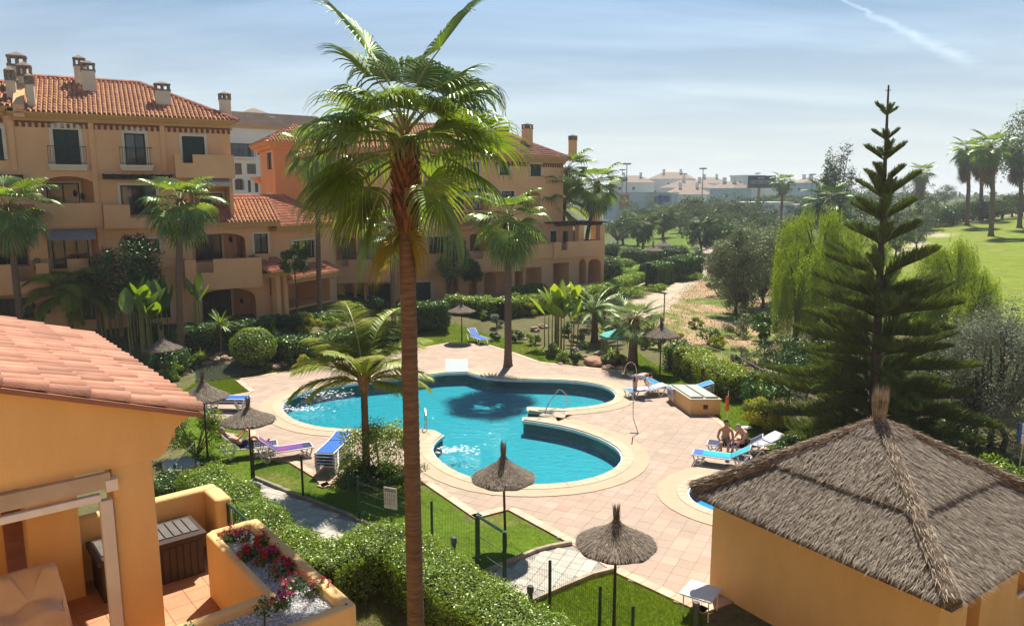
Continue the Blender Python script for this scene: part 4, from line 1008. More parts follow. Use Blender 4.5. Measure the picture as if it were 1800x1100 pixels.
# ------------------------------------------------------------------ plants
LF_PALM = leafm('fan_palm_leaf', (.06, .13, .022), (.19, .26, .045), .5, .36, (1.5, 1.45, .35), .2)
LF_PALMY = leafm('yellow_palm_leaf', (.22, .20, .03), (.36, .26, .04), .5, .5, (1.3, 1.2, .5), .1)
LF_DEAD = leafm('dead_frond', (.17, .10, .05), (.27, .17, .09), .2, .8, (1.1, 1, .8), .03)
LF_FEATH = leafm('feather_palm_leaf', (.14, .22, .02), (.36, .36, .04), .5, .4, (1.4, 1.4, .3), .14)
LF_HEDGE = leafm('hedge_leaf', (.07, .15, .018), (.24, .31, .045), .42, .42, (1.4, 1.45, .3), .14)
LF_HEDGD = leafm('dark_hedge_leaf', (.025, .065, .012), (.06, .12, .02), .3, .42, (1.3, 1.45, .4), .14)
LF_YEL = leafm('yellow_green_leaf', (.16, .24, .015), (.42, .38, .03), .42, .5, (1.3, 1.3, .3), .1)
LF_OLIVE = leafm('olive_leaf', (.10, .12, .065), (.18, .19, .11), .3, .5, (1.1, 1.2, .7), .1)
LF_DARK = leafm('dark_tree_leaf', (.022, .05, .014), (.05, .09, .022), .25, .45, (1.3, 1.4, .5), .12)
LF_WIL = leafm('willow_leaf', (.05, .10, .008), (.30, .37, .035), .48, .45, (1.3, 1.35, .25), .1)
LF_PINE = leafm('pine_needle', (.045, .09, .018), (.17, .20, .05), .25, .45, (1.3, 1.45, .4), .12)
LF_BAN = leafm('banana_leaf', (.06, .14, .02), (.17, .25, .03), .5, .32, (1.5, 1.5, .3), .16)
LF_GREY = leafm('grey_leaf', (.15, .17, .13), (.24, .26, .2), .3, .6, (1, 1.05, .8), .08)
LF_FAR = leafm('far_leaf', (.055, .085, .03), (.10, .13, .045), .3, .6, (1.2, 1.3, .5), .05, nscale=.15)
BARK = M('palm_bark', (.20, .135, .085), (.12, .078, .05), 6, .9, .5, 30, stretch=(1, 1, 7))
BARKR = M('red_palm_bark', (.27, .17, .105), (.14, .085, .055), 3, .9, 1.0, 12, stretch=(1, 1, 9))
BOOT = M('leaf_base', (.25, .12, .055), (.14, .065, .032), 8, .85, .4, 40, island=.35)
BARKT = M('tree_bark', (.13, .095, .065), (.08, .055, .04), 6, .9, .5, 30)
PETI = M('petiole', (.20, .24, .06), (.26, .22, .08), 3, .5)
def fan_frond(e0, Lp, R_, nseg=34, droop=1.0, seed=0, sag=.5, w=1.0):
    rg = np.random.RandomState(abs(int(seed))+1); mb = MB(); p = Vector((0, 0, 0)); pts = [p.copy()]; e = e0
    for k in range(5): e -= sag/5; p = p+Vector((math.cos(e), 0, math.sin(e)))*Lp/5; pts.append(p.copy())
    mb.tube(pts, [.03, .024, .02, .018, .016, .012], 4); nv = len(mb.V); V = [np.array(mb.V)]; F = [list(f) for f in mb.F]; I = [1]*len(F)
    d = np.array((math.cos(e), 0, math.sin(e))); s = np.array((0, 1, 0.)); nn = np.array((-math.sin(e), 0, math.cos(e))); P0 = np.array(p)
    A = R(118); ang = np.linspace(-A, A, nseg)+rg.normal(0, .012, nseg); dl = 2*A/nseg
    D = d[None]*np.cos(ang)[:, None]+s[None]*np.sin(ang)[:, None]+nn[None]*(.22*np.abs(np.sin(ang)))[:, None]*(1 if e0 > 0 else -.4)
    D /= np.linalg.norm(D, axis=1)[:, None]; Lr = R_*(1-.22*(np.abs(ang)/A)**2)*rg.uniform(.93, 1.05, nseg)
    ts = np.array([.03, .25, .45, .6, .74, .87, 1.0]); pos = P0[None]+D*(Lr*ts[0])[:, None]; cur = D.copy(); rows = []
    g = np.array((0, 0, -1.)); dro = droop*rg.uniform(.75, 1.2, nseg)
    for k, t in enumerate(ts):
        if k: pos = pos+cur*(Lr*(t-ts[k-1]))[:, None]
        hw = Lr*t*math.tan(dl/2)*1.04*w if t <= .47 else Lr*.45*math.tan(dl/2)*w*(1-(t-.45)/.58)**.8
        S = np.cross(cur, nn[None]); S /= np.linalg.norm(S, axis=1)[:, None]+1e-9
        U = np.cross(S, cur); rows += [pos-S*hw[:, None], pos+U*(hw*.55)[:, None], pos+S*hw[:, None]]
        b = (dro*max(0, (t-.28))*1.15)[:, None]; cur = cur+g*b; cur /= np.linalg.norm(cur, axis=1)[:, None]
    Rw = np.stack(rows, 1).reshape(-1, 3); V.append(Rw); m = 21
    for j in range(nseg):
        for k in range(6):
            o = nv+j*m+k*3
            F.append([o, o+1, o+4, o+3]); F.append([o+1, o+2, o+5, o+4]); I += [0, 0]
    return np.concatenate(V), F, I
def feather_frond(e0, L, nl=46, ll=.45, sag=1.5, seed=0, w=.022, vee=.5, droop=.8):
    rg = np.random.RandomState(abs(int(seed))+1); mb = MB(); p = Vector((0, 0, 0)); e = e0; pts = [p.copy()]; dirs = []
    n = 14
    for k in range(n):
        e -= sag/n*(.4+1.2*k/n); d = Vector((math.cos(e), 0, math.sin(e))); dirs.append(d); p = p+d*L/n; pts.append(p.copy())
    mb.tube(pts, [.024*(1-k/(n+1))+.004 for k in range(n+1)], 4); V0 = np.array(mb.V); F0 = mb.F
    t = np.linspace(.12, .995, nl); P = []; D = []; Lf = []
    for tt in t:
        k = min(int(tt*n), n-1); f = tt*n-k; q = pts[k].lerp(pts[k+1], f); d = dirs[k]; up = Vector((-d.z, 0, d.x))
        if up.z < 0: up = -up
        for sd in (-1, 1):
            P.append(q); v = d*.75+Vector((0, sd, 0))*1.0+up*rg.uniform(vee*.3, vee); D.append(v); Lf.append(ll*(math.sin(math.pi*min(tt*.82+.18, .97))**.6+.12)*rg.uniform(.85, 1.1))
    V1, F1 = strips(np.array([tuple(a) for a in P]), np.array([tuple(a) for a in D]), np.array(Lf), w*2, np.array((0, 0, -droop)), rg, 4, up=np.array((.05, .02, 1.)))
    return np.concatenate([V0, V1]), [list(f) for f in F0]+[list(f) for f in (F1+len(V0))], [1]*len(F0)+[0]*len(F1)
_fl = {}
def fanlib(q, e, mat, var=0):
    k = (q, round(e, 1), mat.name, var)
    if k not in _fl:
        Lp, Rr, ns, dr, w = {'near': (1.0, 1.2, 42, 1.45, 1), 'up': (1.35, 1.25, 40, .55, 1), 'mid': (1.0, 1.1, 22, .85, 1), 'far': (.8, 1.0, 15, .35, 1), 'stiff': (.8, .75, 22, .1, .8)}[q]
        V, F, I = fan_frond(k[1], Lp, Rr, ns, dr, 11+var*7+int(e*10), .62 if q == 'near' else .6, w); _fl[k] = mesh_np('frond', V, F, [mat, PETI if mat != LF_DEAD else LF_DEAD], I)
    return _fl[k]
def palm_trunk(par, path, r0, r1, mat, ring=.05, flare=.5):
    pts = []; rad = []; n = 60; P = [Vector(p) for p in path]; H = P[-1].z-P[0].z; n = max(12, int(H/ring))
    for i in range(n+1):
        t = i/n; k = min(int(t*(len(P)-1)), len(P)-2); f = t*(len(P)-1)-k; p = P[k].lerp(P[k+1], f); pts.append(p)
        rad.append((r0+(r1-r0)*t+r0*flare*math.exp(-t*H/.35))*(1+(.035 if i % 2 else -.02)+random.uniform(-.012, .012)))
    m = MB(); m.tube(pts, rad, 12); return m.done('trunk', mat, par, False, True)
def fan_palm(name, label, base, H, s=1.0, r=.16, nf=30, q='mid', group=None, lean=(0, 0), skirt=0, boot=1.0, seed=0, emin=-1.1, mat=None, bark=None, cat='palm tree'):
    rg = random.Random(seed+3); t = thing(name, label, cat, base, 0, group); top = Vector((lean[0], lean[1], H))
    palm_trunk(t, [(0, 0, -.1), Vector((lean[0]*.3, lean[1]*.3, H*.5)), top], r, r*.8, bark or BARK, ring=.055 if q == 'near' else .12)
    if boot:
        m = MB(); n = int(44*boot); bl = 1.35*s if q == 'near' else 1.0*s
        m.tube([top-Vector((0, 0, bl)), top-Vector((0, 0, bl*.75)), top-Vector((0, 0, bl*.35)), top+Vector((0, 0, .1))], [r*.85, r*1.25, r*1.35, r*1.0], 10)
        nb = 150 if q == 'near' else 40
        for k in range(nb):
            a = k*2.4; z = -bl*.95+bl*1.0*k/nb; rr = r*(1.2 if z > -bl*.8 else 1.0); c, s_ = math.cos(a), math.sin(a)
            b0 = top+Vector((c*rr*.9, s_*rr*.9, z)); tip = b0+Vector((c*.10, s_*.10, .15))*(1 if q == 'near' else 1.2); w = Vector((-s_, c, 0))*.055
            m.add([b0-w, b0+w, tip+w*.5, tip-w*.5, b0+Vector((0, 0, -.09))-w*.3, b0+Vector((0, 0, -.09))+w*.3], [(0, 1, 2, 3), (4, 5, 1, 0), (4, 0, 3), (1, 5, 2), (3, 2, 5, 4)])
        m.done('leaf_base', BOOT, t, False, kind='stuff')
    em = 1.38
    for k in range(nf):
        f = (k+.5)/nf; e = em-(em-emin)*f**.85; a = k*2.39996+rg.uniform(-.2, .2)
        e = round(e/.25)*.25
        o = link('frond', fanlib(q, e, mat or LF_PALM, k % 2), t, top+Vector((0, 0, rg.uniform(-.12, .12)*s-.12*f)), a, s*rg.uniform(.88, 1.1))
    for k in range(skirt):
        e = -1.15-.3*rg.random(); a = k*2.39996; z = -rg.uniform(0, 1)*1.9*s
        link('dead_frond', fanlib('far' if q != 'near' else q, round(e/.25)*.25, LF_DEAD, k % 2), t, top+Vector((0, 0, z)), a, s*rg.uniform(.6, .85))
    return t
_ff = {}
def feather_palm(name, label, base, H, L=2.0, r=.12, spec=None, nf=16, seed=0, group=None, mat=None, sag=1.5, ll=.45, nl=46, lean=(0, 0), boot=True, cat='palm tree', w=.022, droop=.8):
    rg = random.Random(seed); t = thing(name, label, cat, base, 0, group); top = Vector((lean[0], lean[1], H)); palm_trunk(t, [(0, 0, -.1), (lean[0]*.4, lean[1]*.4, H*.5), top], r, r*.85, BARK, .08, .4)
    if boot:
        m = MB()
        for k in range(12):
            a = k*2.4; c, s_ = math.cos(a), math.sin(a); m.tube([top+Vector((c*r*.6, s_*r*.6, -.35+.02*k)), top+Vector((c*r*1.4, s_*r*1.4, .1+.02*k)), top+Vector((c*r*2.2, s_*r*2.2, .38))], [.05, .045, .02], 5)
        m.done('leaf_base', M('pale_leaf_base', (.34, .22, .10), (.2, .12, .06), 6, .8), t, False, kind='stuff')
    spec = spec or [(k*2.39996+rg.uniform(-.2, .2), 1.35-1.5*(k/nf)**.9, L*rg.uniform(.85, 1.1)) for k in range(nf)]
    for a, e, l in spec:
        key = (round(e/.15)*.15, round(ll, 2), nl, (mat or LF_FEATH).name, round(sag, 1), w)
        if key not in _ff:
            V, F, I = feather_frond(key[0], 1.0*2, nl, ll, sag, int(e*10)+5, w, droop=droop); _ff[key] = mesh_np('frond', V, F, [mat or LF_FEATH, PETI], I)
        link('frond', _ff[key], t, top, a, l/2)
    return t
def blobs(n, c, r, k, rg, shell=.55):
    """k clump centres inside the ellipsoid, n leaf points gathered round them, with outward normals"""
    c = np.array(c, float); r = np.array(r, float); cc = rg.normal(0, 1, (k, 3)); cc /= np.linalg.norm(cc, axis=1)[:, None]; cc *= rg.uniform(.25, .85, k)[:, None]**.6
    which = rg.randint(0, k, n); d = rg.normal(0, 1, (n, 3)); d /= np.linalg.norm(d, axis=1)[:, None]
    cr_ = rg.uniform(.22, .42, k)[which]; P = cc[which]+d*(cr_*rg.uniform(shell, 1.05, n))[:, None]
    return c+P*r, d*.7+P*.5+np.array((0, 0, .25)), c+cc*r
def tree(name, label, base, H, rad, mat, n=6000, leaf=.12, k=26, trunk=.14, cfrac=.62, group=None, seed=0, squash=1.0, bark=None, cat='tree', aspect=.5, multi=1, shell=.45, stuff=None, low=0):
    rg = np.random.RandomState(abs(int(seed))+1); t = thing(name, label, cat, base, 0, group); cz = H*(1-cfrac/2)-low; rz = H*cfrac/2*squash
    P, Nn, cc = blobs(n, (0, 0, cz), (rad, rad, rz), k, rg, shell); V, F = leaves(P, Nn, leaf, aspect, .7, rg); 
    m = MB()
    for q in range(multi):
        off = Vector((rg.uniform(-1, 1), rg.uniform(-1, 1), 0))*(rad*.25 if multi > 1 else 0); fork = Vector((off.x*.6, off.y*.6, max(.2, cz-rz*.8)))
        m.tube([off*.8+Vector((0, 0, -.15)), off+Vector((rg.uniform(-.1, .1), 0, fork.z*.5)), fork], [trunk*1.25, trunk, trunk*.8], 8)
        for c in cc[q::multi][:12]:
            c = Vector(c); mid = fork.lerp(c, .5)+Vector((0, 0, rad*.08)); m.tube([fork, mid, c], [trunk*.6, trunk*.35, trunk*.08], 5)
    m.done('trunk', bark or BARKT, t, False)
    np_obj('crown', V, F, mat, t, world=False); return t
def shrub(name, label, base, r, mat, n=2500, leaf=.09, k=14, seed=0, group=None, cat='shrub', stems=True, aspect=.5):
    rg = np.random.RandomState(abs(int(seed))+1); t = thing(name, label, cat, base, 0, group); P, Nn, cc = blobs(n, (0, 0, r[2]*.95), r, k, rg, .5)
    ok = P[:, 2] > .01; V, F = leaves(P[ok], Nn[ok], leaf, aspect, .7, rg); np_obj('foliage', V, F, mat, t, world=False); m = MB()
    for c in cc[:10]: m.tube([(0, 0, -.05), Vector(c)*.5+Vector((0, 0, .05)), Vector(c)], [.03, .02, .008], 4)
    m.done('stems', BARKT, t, False); return t
COREM = M('hedge_core', (.02, .035, .010), (.05, .04, .02), 3, 1)
def hedge(label, pts, w, h, mat, dens=900, leaf=.07, seed=0, group=None, round_=.25, bare=0, cat='hedge'):
    """clipped hedge along a polyline of world points; leaves over top and sides, twigs and a dark core inside"""
    rg = np.random.RandomState(abs(int(seed))+1); P = [Vector((p[0], p[1], hz(p[0], p[1]))) for p in pts]; c = P[0]; t = thing('hedge', label, cat, tuple(c), 0, group)
    PP = []; NN = []; m = MB()
    for i in range(len(P)-1):
        a, b = P[i], P[i+1]; d = Vector((b.x-a.x, b.y-a.y, 0)); L = d.length; d.normalize(); nn = Vector((-d.y, d.x, 0)); nt_ = int(L*w*dens); ns = int(L*h*dens*.9)
        def add(u, v, z, nr, n):
            jit = rg.normal(0, .035, (n, 3)); und = .05*np.sin(u*2.1+seed)+.04*np.sin(u*5.3+v*4+seed*2)+.03*np.sin(z*6+u*3)
            Q = np.array(a)[None]+u[:, None]*np.array(d)+v[:, None]*np.array(nn)+z[:, None]*np.array((0, 0, 1.))+(u/L*(b.z-a.z))[:, None]*np.array((0, 0, 1.))+nr*und[:, None]+jit+nr*(rg.exponential(.035, n))[:, None]; PP.append(Q); NN.append(nr)
        n = nt_; u = rg.uniform(-w*.3*(i > 0), L+.0, n); v = rg.uniform(-w/2, w/2, n); edge = np.clip((np.abs(v)-(w/2-round_))/round_, 0, 1); add(u, v, h-edge**2*round_*.6, np.array((0, 0, 1.))[None]+edge[:, None]*np.sign(v)[:, None]*np.array(nn)*.7, n)
        for sg in (-1, 1):
            n = ns; u = rg.uniform(0, L, n); z = rg.uniform(bare, h-round_*.3, n); ok = rg.uniform(0, 1, n) < np.clip(.55+z/h*.6, 0, 1); u, z = u[ok], z[ok]; n = len(u); add(u, np.full(n, sg*w/2.0), z, np.array(nn)[None]*sg+np.zeros((n, 3)), n)
        for u0 in ((0, L) if len(P) == 2 else ((0,) if i == 0 else ((L,) if i == len(P)-2 else ()))):
            n = int(w*h*dens*.9); add(np.full(n, float(u0)), rg.uniform(-w/2, w/2, n), rg.uniform(bare, h, n), np.array(d)[None]*(1 if u0 else -1)+np.zeros((n, 3)), n)
        k = .09
        A = [a-nn*(w/2-k)+d*k*(i == 0), a+nn*(w/2-k)+d*k*(i == 0), b+nn*(w/2-k)-d*k*(i == len(P)-2), b-nn*(w/2-k)-d*k*(i == len(P)-2)]
        zt = h-k-.03; V = [tuple(q+Vector((0, 0, max(bare, .02)))) for q in A]+[tuple(q+Vector((0, 0, zt))) for q in A]; m.add(V, [(3, 2, 1, 0), (4, 5, 6, 7), (0, 1, 5, 4), (1, 2, 6, 5), (2, 3, 7, 6), (3, 0, 4, 7)])
        for q in range(int(L/.35)):
            s_ = a.lerp(b, rg.uniform(0, 1))+nn*rg.uniform(-w*.35, w*.35); m.tube([s_, s_+Vector((rg.uniform(-.15, .15), rg.uniform(-.15, .15), h*.85))], [.02, .008], 4)
    m.done('stems', COREM, t)
    V, F = leaves(np.concatenate(PP), np.concatenate([np.broadcast_to(x, y.shape) for x, y in zip(NN, PP)]), leaf, .55, .65, rg); np_obj('foliage', V, F, mat, t); return t
def ball(name, label, base, r, mat, n=2200, leaf=.09, seed=0, group=None, cat='shrub', trunk=0):
    rg = np.random.RandomState(abs(int(seed))+1); t = thing(name, label, cat, base, 0, group); d = rg.normal(0, 1, (n, 3)); d /= np.linalg.norm(d, axis=1)[:, None]; r = np.array(r)
    P = d*r*(1+rg.normal(0, .03, n))[:, None]*(1+.05*np.sin(d[:, 0:1]*5+seed)*np.cos(d[:, 2:3]*6))+np.array((0, 0, r[2]*.93+trunk)); ok = P[:, 2] > 0; V, F = leaves(P[ok], d[ok], leaf, .6, .5, rg); np_obj('foliage', V, F, mat, t, world=False)
    m = MB(); m.lathe([(.02, trunk+.02)]+[(r[0]*.9*math.sin(a), r[2]*.93+trunk-r[2]*.9*math.cos(a)) for a in (.4, .8, 1.2, 1.6, 2, 2.4, 2.8)]+[(.02, r[2]*1.83+trunk)], 12)
    m.tube([(0, 0, -.1), (0, 0, trunk+r[2])], .06, 5); m.done('stems', COREM, t, False); return t
def willow(name, label, base, H, rad, seed=0, ns=520, group=None, mat=None):
    rg = np.random.RandomState(abs(int(seed))+1); t = thing(name, label, 'tree', base, 0, group); m = MB(); fork = Vector((0, 0, H*.45)); m.tube([(0, 0, -.2), (.1, 0, H*.25), fork], [.22, .18, .15], 8)
    kc_ = 17; cc = []
    for k in range(kc_):
        a = k*2.4; rr = rad*math.sqrt((k+.5)/kc_)*.85; z = H*(1-.32*(rr/rad)**2)*rg.uniform(.62, 1.0); cc.append((rr*math.cos(a), rr*math.sin(a), z)); m.tube([fork, fork.lerp(Vector(cc[-1]), .5)+Vector((0, 0, .3)), cc[-1]], [.09, .05, .015], 5)
    m.done('trunk', BARKT, t, False); cc = np.array(cc); Pn = []; Nn = []
    w = rg.randint(0, kc_, ns); st = cc[w]+rg.normal(0, 1, (ns, 3))*np.array((rad*.10, rad*.10, .25)); ln = rg.uniform(.35, 1.0, ns)*H*.62; out = st[:, :2]/(np.linalg.norm(st[:, :2], axis=1)[:, None]+.1)
    for i in range(ns):
        n = int(ln[i]/.055); tt = np.arange(n)*.055; n_ = len(tt); Q = np.zeros((n_, 3)); Q[:, 0] = st[i, 0]+out[i, 0]*.35*(1-np.exp(-tt*2)); Q[:, 1] = st[i, 1]+out[i, 1]*.35*(1-np.exp(-tt*2)); Q[:, 2] = st[i, 2]-tt+.12*np.sin(tt*3); Q += rg.normal(0, .035, Q.shape); Q = Q[Q[:, 2] > .15]; Pn.append(Q); Nn.append(np.tile(np.array([out[i, 0], out[i, 1], .1]), (len(Q), 1)))
    P = np.concatenate(Pn); Q = np.concatenate(Nn); n = len(P); nr = Q+rg.normal(0, .6, (n, 3)); D = np.tile(np.array((0, 0, -1.)), (n, 1))+rg.normal(0, .42, (n, 3)); V, F = strips(P, D, .15, .03, None, rg, 2, up=None); np_obj('crown', V, F, mat or LF_WIL, t, world=False); return t
def rosette(name, label, base, n, L, mat, w=.09, e0=1.3, e1=.1, bend=.7, seed=0, stem=0, cat='plant', group=None):
    """strap-leaved plant: yucca, agave, cordyline, cycad-like"""
    rg = np.random.RandomState(abs(int(seed))+1); t = thing(name, label, cat, base, 0, group); a = rg.uniform(0, 6.28, n); e = rg.uniform(e1, e0, n); D = np.stack([np.cos(a)*np.cos(e), np.sin(a)*np.cos(e), np.sin(e)], 1)
    V, F = strips(np.tile((0, 0, stem+.02), (n, 1)), D, L*rg.uniform(.7, 1.1, n), w, np.array((0, 0, -bend)), rg, 5, up=np.array((0.02, .01, 1.))); np_obj('leaves', V, F, mat, t, world=False)
    if stem: m = MB(); m.tube([(0, 0, -.05), (0, 0, stem)], [.07, .05], 7); m.done('trunk', BARK, t, False)
    return t
def banana(name, label, base, H, n=11, seed=0, group=None, mat=None, stalks=5, cat='plant', spread=.45):
    """bird of paradise / banana clump: long paddle leaves on tall stalks"""
    rg = np.random.RandomState(abs(int(seed))+1); t = thing(name, label, cat, base, 0, group); m = MB(); LV = []; LF = []; b = 0
    for k in range(n):
        a = rg.uniform(0, 6.28); r0 = rg.uniform(0, spread); x, y = r0*math.cos(a), r0*math.sin(a); h = H*rg.uniform(.5, .85); a2 = rg.uniform(0, 6.28); e = rg.uniform(.95, 1.45); p = Vector((x, y, h)); m.tube([(x, y, -.05), (x*1.05, y*1.05, h*.5), p], [.045, .035, .018], 5)
        L = H*rg.uniform(.3, .45); W = L*rg.uniform(.2, .3); d = Vector((math.cos(a2)*math.cos(e), math.sin(a2)*math.cos(e), math.sin(e))); s = Vector((-math.sin(a2), math.cos(a2), 0)); Vv = []; q = p.copy(); ns_ = 8
        bend = rg.uniform(.5, 1.6)
        for j in range(ns_+1):
            tt = j/ns_; wd = W*math.sin(math.pi*min(.04+tt*.98, .995))**.6; up = s.cross(d); Vv += [q-s*wd+up*wd*.35, q, q+s*wd+up*wd*.35]; d = (d+Vector((0, 0, -1))*bend/ns_*(.3+tt)).normalized(); q = q+d*L/ns_
        LV += [tuple(v) for v in Vv]; LF += [(b+3*j+i, b+3*j+i+1, b+3*j+i+4, b+3*j+i+3) for j in range(ns_) for i in (0, 1)]; b = len(LV)
        me_ = mesh_np('leaf', Vv, [(3*j+i, 3*j+i+1, 3*j+i+4, 3*j+i+3) for j in range(ns_) for i in (0, 1)], mat or LF_BAN); link('leaf', me_, t)
    m.done('stems', PETI, t, False); return t
ROCK = M('garden_rock', (.42, .33, .24), (.26, .19, .13), 1.4, .9, .6, 14)
ROCKR = M('red_rock', (.46, .28, .18), (.30, .17, .11), 1.4, .9, .6, 14)
_rk = []
for k in range(5):
    bm = bmesh.new(); bmesh.ops.create_icosphere(bm, subdivisions=3, radius=.5)
    for v in bm.verts: q = noise.noise(v.co*2.1+Vector((k*9, 0, 0)))*.45+noise.noise(v.co*5+Vector((0, k*5, 0)))*.16; v.co *= 1+q; v.co.z *= .62; v.co.x *= 1.25
    me_ = bpy.data.meshes.new('rock'); bm.to_mesh(me_); bm.free(); me_.materials.append(ROCK if k < 3 else ROCKR); _rk.append(me_)
def rock(p, s, k, label, group='rocks edging the planted beds'):
    o = link('rock', _rk[k % 5], None, (p.x, p.y, p.z+.08*s), k*1.7, (s, s*.8, s*.85)); tag(o, label, 'rock', group); return o
# ------------------------------------------------------------------ the palms
def GG(px, py, dz=0): p = G(px, py); return (p.x, p.y, p.z+dz)
def topz(px, py, base):  # height of the point seen at (px,py) above a base standing at the same distance
    return aty(px, py, base[1]).z-base[2]
# the tall near palm
yb = 12.3; pb = aty(724, 800, yb); ptp = aty(712, 262, yb); zt_ = ptp.z
npalm = fan_palm('fan_palm', 'tallest fan palm in front, its ringed trunk crossing the whole picture', (pb.x, yb, 0), zt_, 1.0, .155, 0, 'near', None, (ptp.x-pb.x, 0), 0, 1.0, 2, bark=BARKR)
tp = Vector((ptp.x-pb.x, 0, zt_))
spec = []; rg_ = random.Random(4)
def fr(a_deg, e, s, z=0.0, mat=LF_PALM, v=0): spec.append((a_deg, e, s, z, mat, v))
for a, e, s, z in [(172, .62, 1.05, .1), (160, .3, 1.0, .05), (182, .0, 1.08, 0), (200, -.05, 1.0, -.05), (175, -.35, 1.0, -.15), (190, -.6, 1.05, -.2), (150, -.3, 1, -.1),
        (100, 1.35, 1.12, .3), (80, 1.42, 1.05, .3), (60, 1.1, 1.05, .2), (20, .95, 1.0, .2), (35, .6, 1.02, .1), (8, .55, 1.1, .1), (-10, .25, 1.0, .05), (5, -.05, 1.06, 0), (-22, -.35, 1.0, -.1),
        (-55, .45, .9, .1), (-90, .95, .9, .15), (-125, .6, .92, .1), (150, .9, 1.0, .2), (-40, .5, .95, .1), (130, .8, 1.0, .2), (120, .2, 1.0, 0), (70, .3, 1.0, 0), (95, -.3, 1.0, -.1),  (250, .75, .95, .15), (-75, .85, .85, .2), (205, .5, 1.0, .1)]:
    fr(a, e, s, z)
for a, e, s, z, mt, v in spec:
    link('frond', fanlib('near', e+rg_.uniform(-.08, .08), mt, v+(abs(int(a)) % 2)), npalm, tp+Vector((0, 0, z)), R(a), s*rg_.uniform(.9, 1.06)).rotation_euler = (rg_.uniform(-.5, .5), rg_.uniform(-.12, .12), R(a))
for a, e, s in ((176, 1.46, 1.0), (12, 1.54, 1.05), (48, 1.12, .85), (150, 1.3, .85)): link('frond', fanlib('up', e, LF_PALM, int(a) % 2), npalm, tp+Vector((0, 0, .3)), R(a), s).rotation_euler = (rg_.uniform(-.1, .1), 0, R(a))
for a, e, s in ((200, -1.15, .8), (-10, -1.45, .95), (222, -1.3, .8)):
    link('dead_frond', fanlib('near', round(e/.25)*.25, LF_PALMY, 0), npalm, tp+Vector((0, 0, -.75)), R(a), s*.85)
def FP(px, pyb, pyt, s, label, px_top=None, **k):
    b = GG(px, pyb); xt = aty(px_top or px, pyt, b[1]); return fan_palm('fan_palm', label, b, xt.z-b[2], s, lean=(xt.x-b[0], 0), **k)
FP(893, 643, 382, 1.28, 'fan palm rising from a round hole in the paving behind the pool', nf=30, r=.2, seed=5, px_top=893)
FP(319, 625, 352, 1.20, 'fan palm with a shaggy brown neck before the left block', nf=30, r=.19, seed=6, px_top=317)
b = aty(18, 400, 37.5); fan_palm('fan_palm', 'fan palm cut by the left edge of the photo', (b.x, 37.5, .7), aty(14, 362, 37.5).z-.7, 1.25, .18, 28, 'mid', None, (0, 0), 0, 1, 7)
FP(562, 560, 262, 1.4, 'very tall thin grey-trunked palm before the porch of the linking wing', nf=20, r=.17, seed=8, px_top=560, boot=.5)
FP(693, 590, 400, 1.2, 'palm with yellowing fronds standing right behind the tallest palm', nf=24, r=.17, seed=9, px_top=688)
PG = 'fan palms in the row before the terrace wing'
FP(1024, 505, 322, 1.5, 'rightmost fan palm of the row before the terrace wing', px_top=1050, nf=26, r=.2, seed=10, group=PG)
FP(985, 500, 298, 1.55, 'fan palm with the highest crown in the row by the terrace wing', px_top=998, nf=26, r=.2, seed=11, group=PG)
FP(952, 505, 338, 1.45, 'leftmost fan palm of the row, crown over the upper windows', px_top=948, nf=24, r=.18, seed=12, group=PG)
b = GG(1112, 643); fan_palm('fan_palm', 'short thick fan palm beside the rockery and teal parasol', b, aty(1112, 562, b[1]).z, 1.18, .24, 30, 'stiff', None, (0, 0), 0, .6, 13, emin=-.6, mat=leafm('stiff_palm_leaf', (.10, .15, .05), (.17, .22, .08), .4, .4, (1.3, 1.4, .4), .14))
b = GG(1045, 600); feather_palm('cycad_palm', 'dark stiff-fronded date palm on a short trunk left of the short fan palm', b, aty(1045, 548, b[1]).z, 2.1, .2, None, 26, 14, mat=LF_PALM, sag=1.0, ll=.35, nl=40, boot=False, w=.02)
b = GG(968, 500); feather_palm('feather_palm', 'feathery palm with a pale thin trunk among the fan palm row', b, aty(972, 372, b[1]).z-b[2], 4.2, .1, None, 15, 15, ll=.5, sag=1.5, w=.03)
# queen palm over the pool
b = GG(645, 843); Hq = aty(644, 672, b[1]).z
D = math.radians
feather_palm('feather_palm', 'feathery queen palm with yellow-green fronds between the hedge bed and the pool', b, Hq, 2.6, .12,
    [(D(118), 1.42, 3.3), (D(60), 1.38, 3.0), (D(100), 1.2, 2.8), (D(160), 1.1, 2.6), (D(172), .7, 2.4), (D(185), .35, 2.5), (D(200), .75, 2.3), (D(15), 1.1, 2.6), (D(-5), .6, 2.3), (D(20), .3, 2.3), (D(-25), .9, 2.1), (D(140), .9, 2.5), (D(40), .9, 2.5), (D(80), .8, 2.4), (D(-60), 1.15, 1.8), (D(230), 1.2, 2.0), (D(168), .15, 2.1), (D(-12), .15, 2.0)], 16, 3, ll=.6, nl=70, sag=1.25, w=.019)
b = GG(128, 600); feather_palm('feather_palm', 'bushy yellow-green feather palm against the left block ground floor', (b[0], b[1], b[2]), aty(124, 520, b[1]).z-b[2], 2.9, .14, None, 20, 21, ll=.6, sag=1.9, w=.03)
b = GG(178, 590); feather_palm('feather_palm', 'small upright palm between the feather palm and the closed parasol', b, aty(176, 506, b[1]).z-b[2], 2.4, .18, None, 16, 22, mat=LF_PALM, ll=.5, sag=1.2, w=.035)
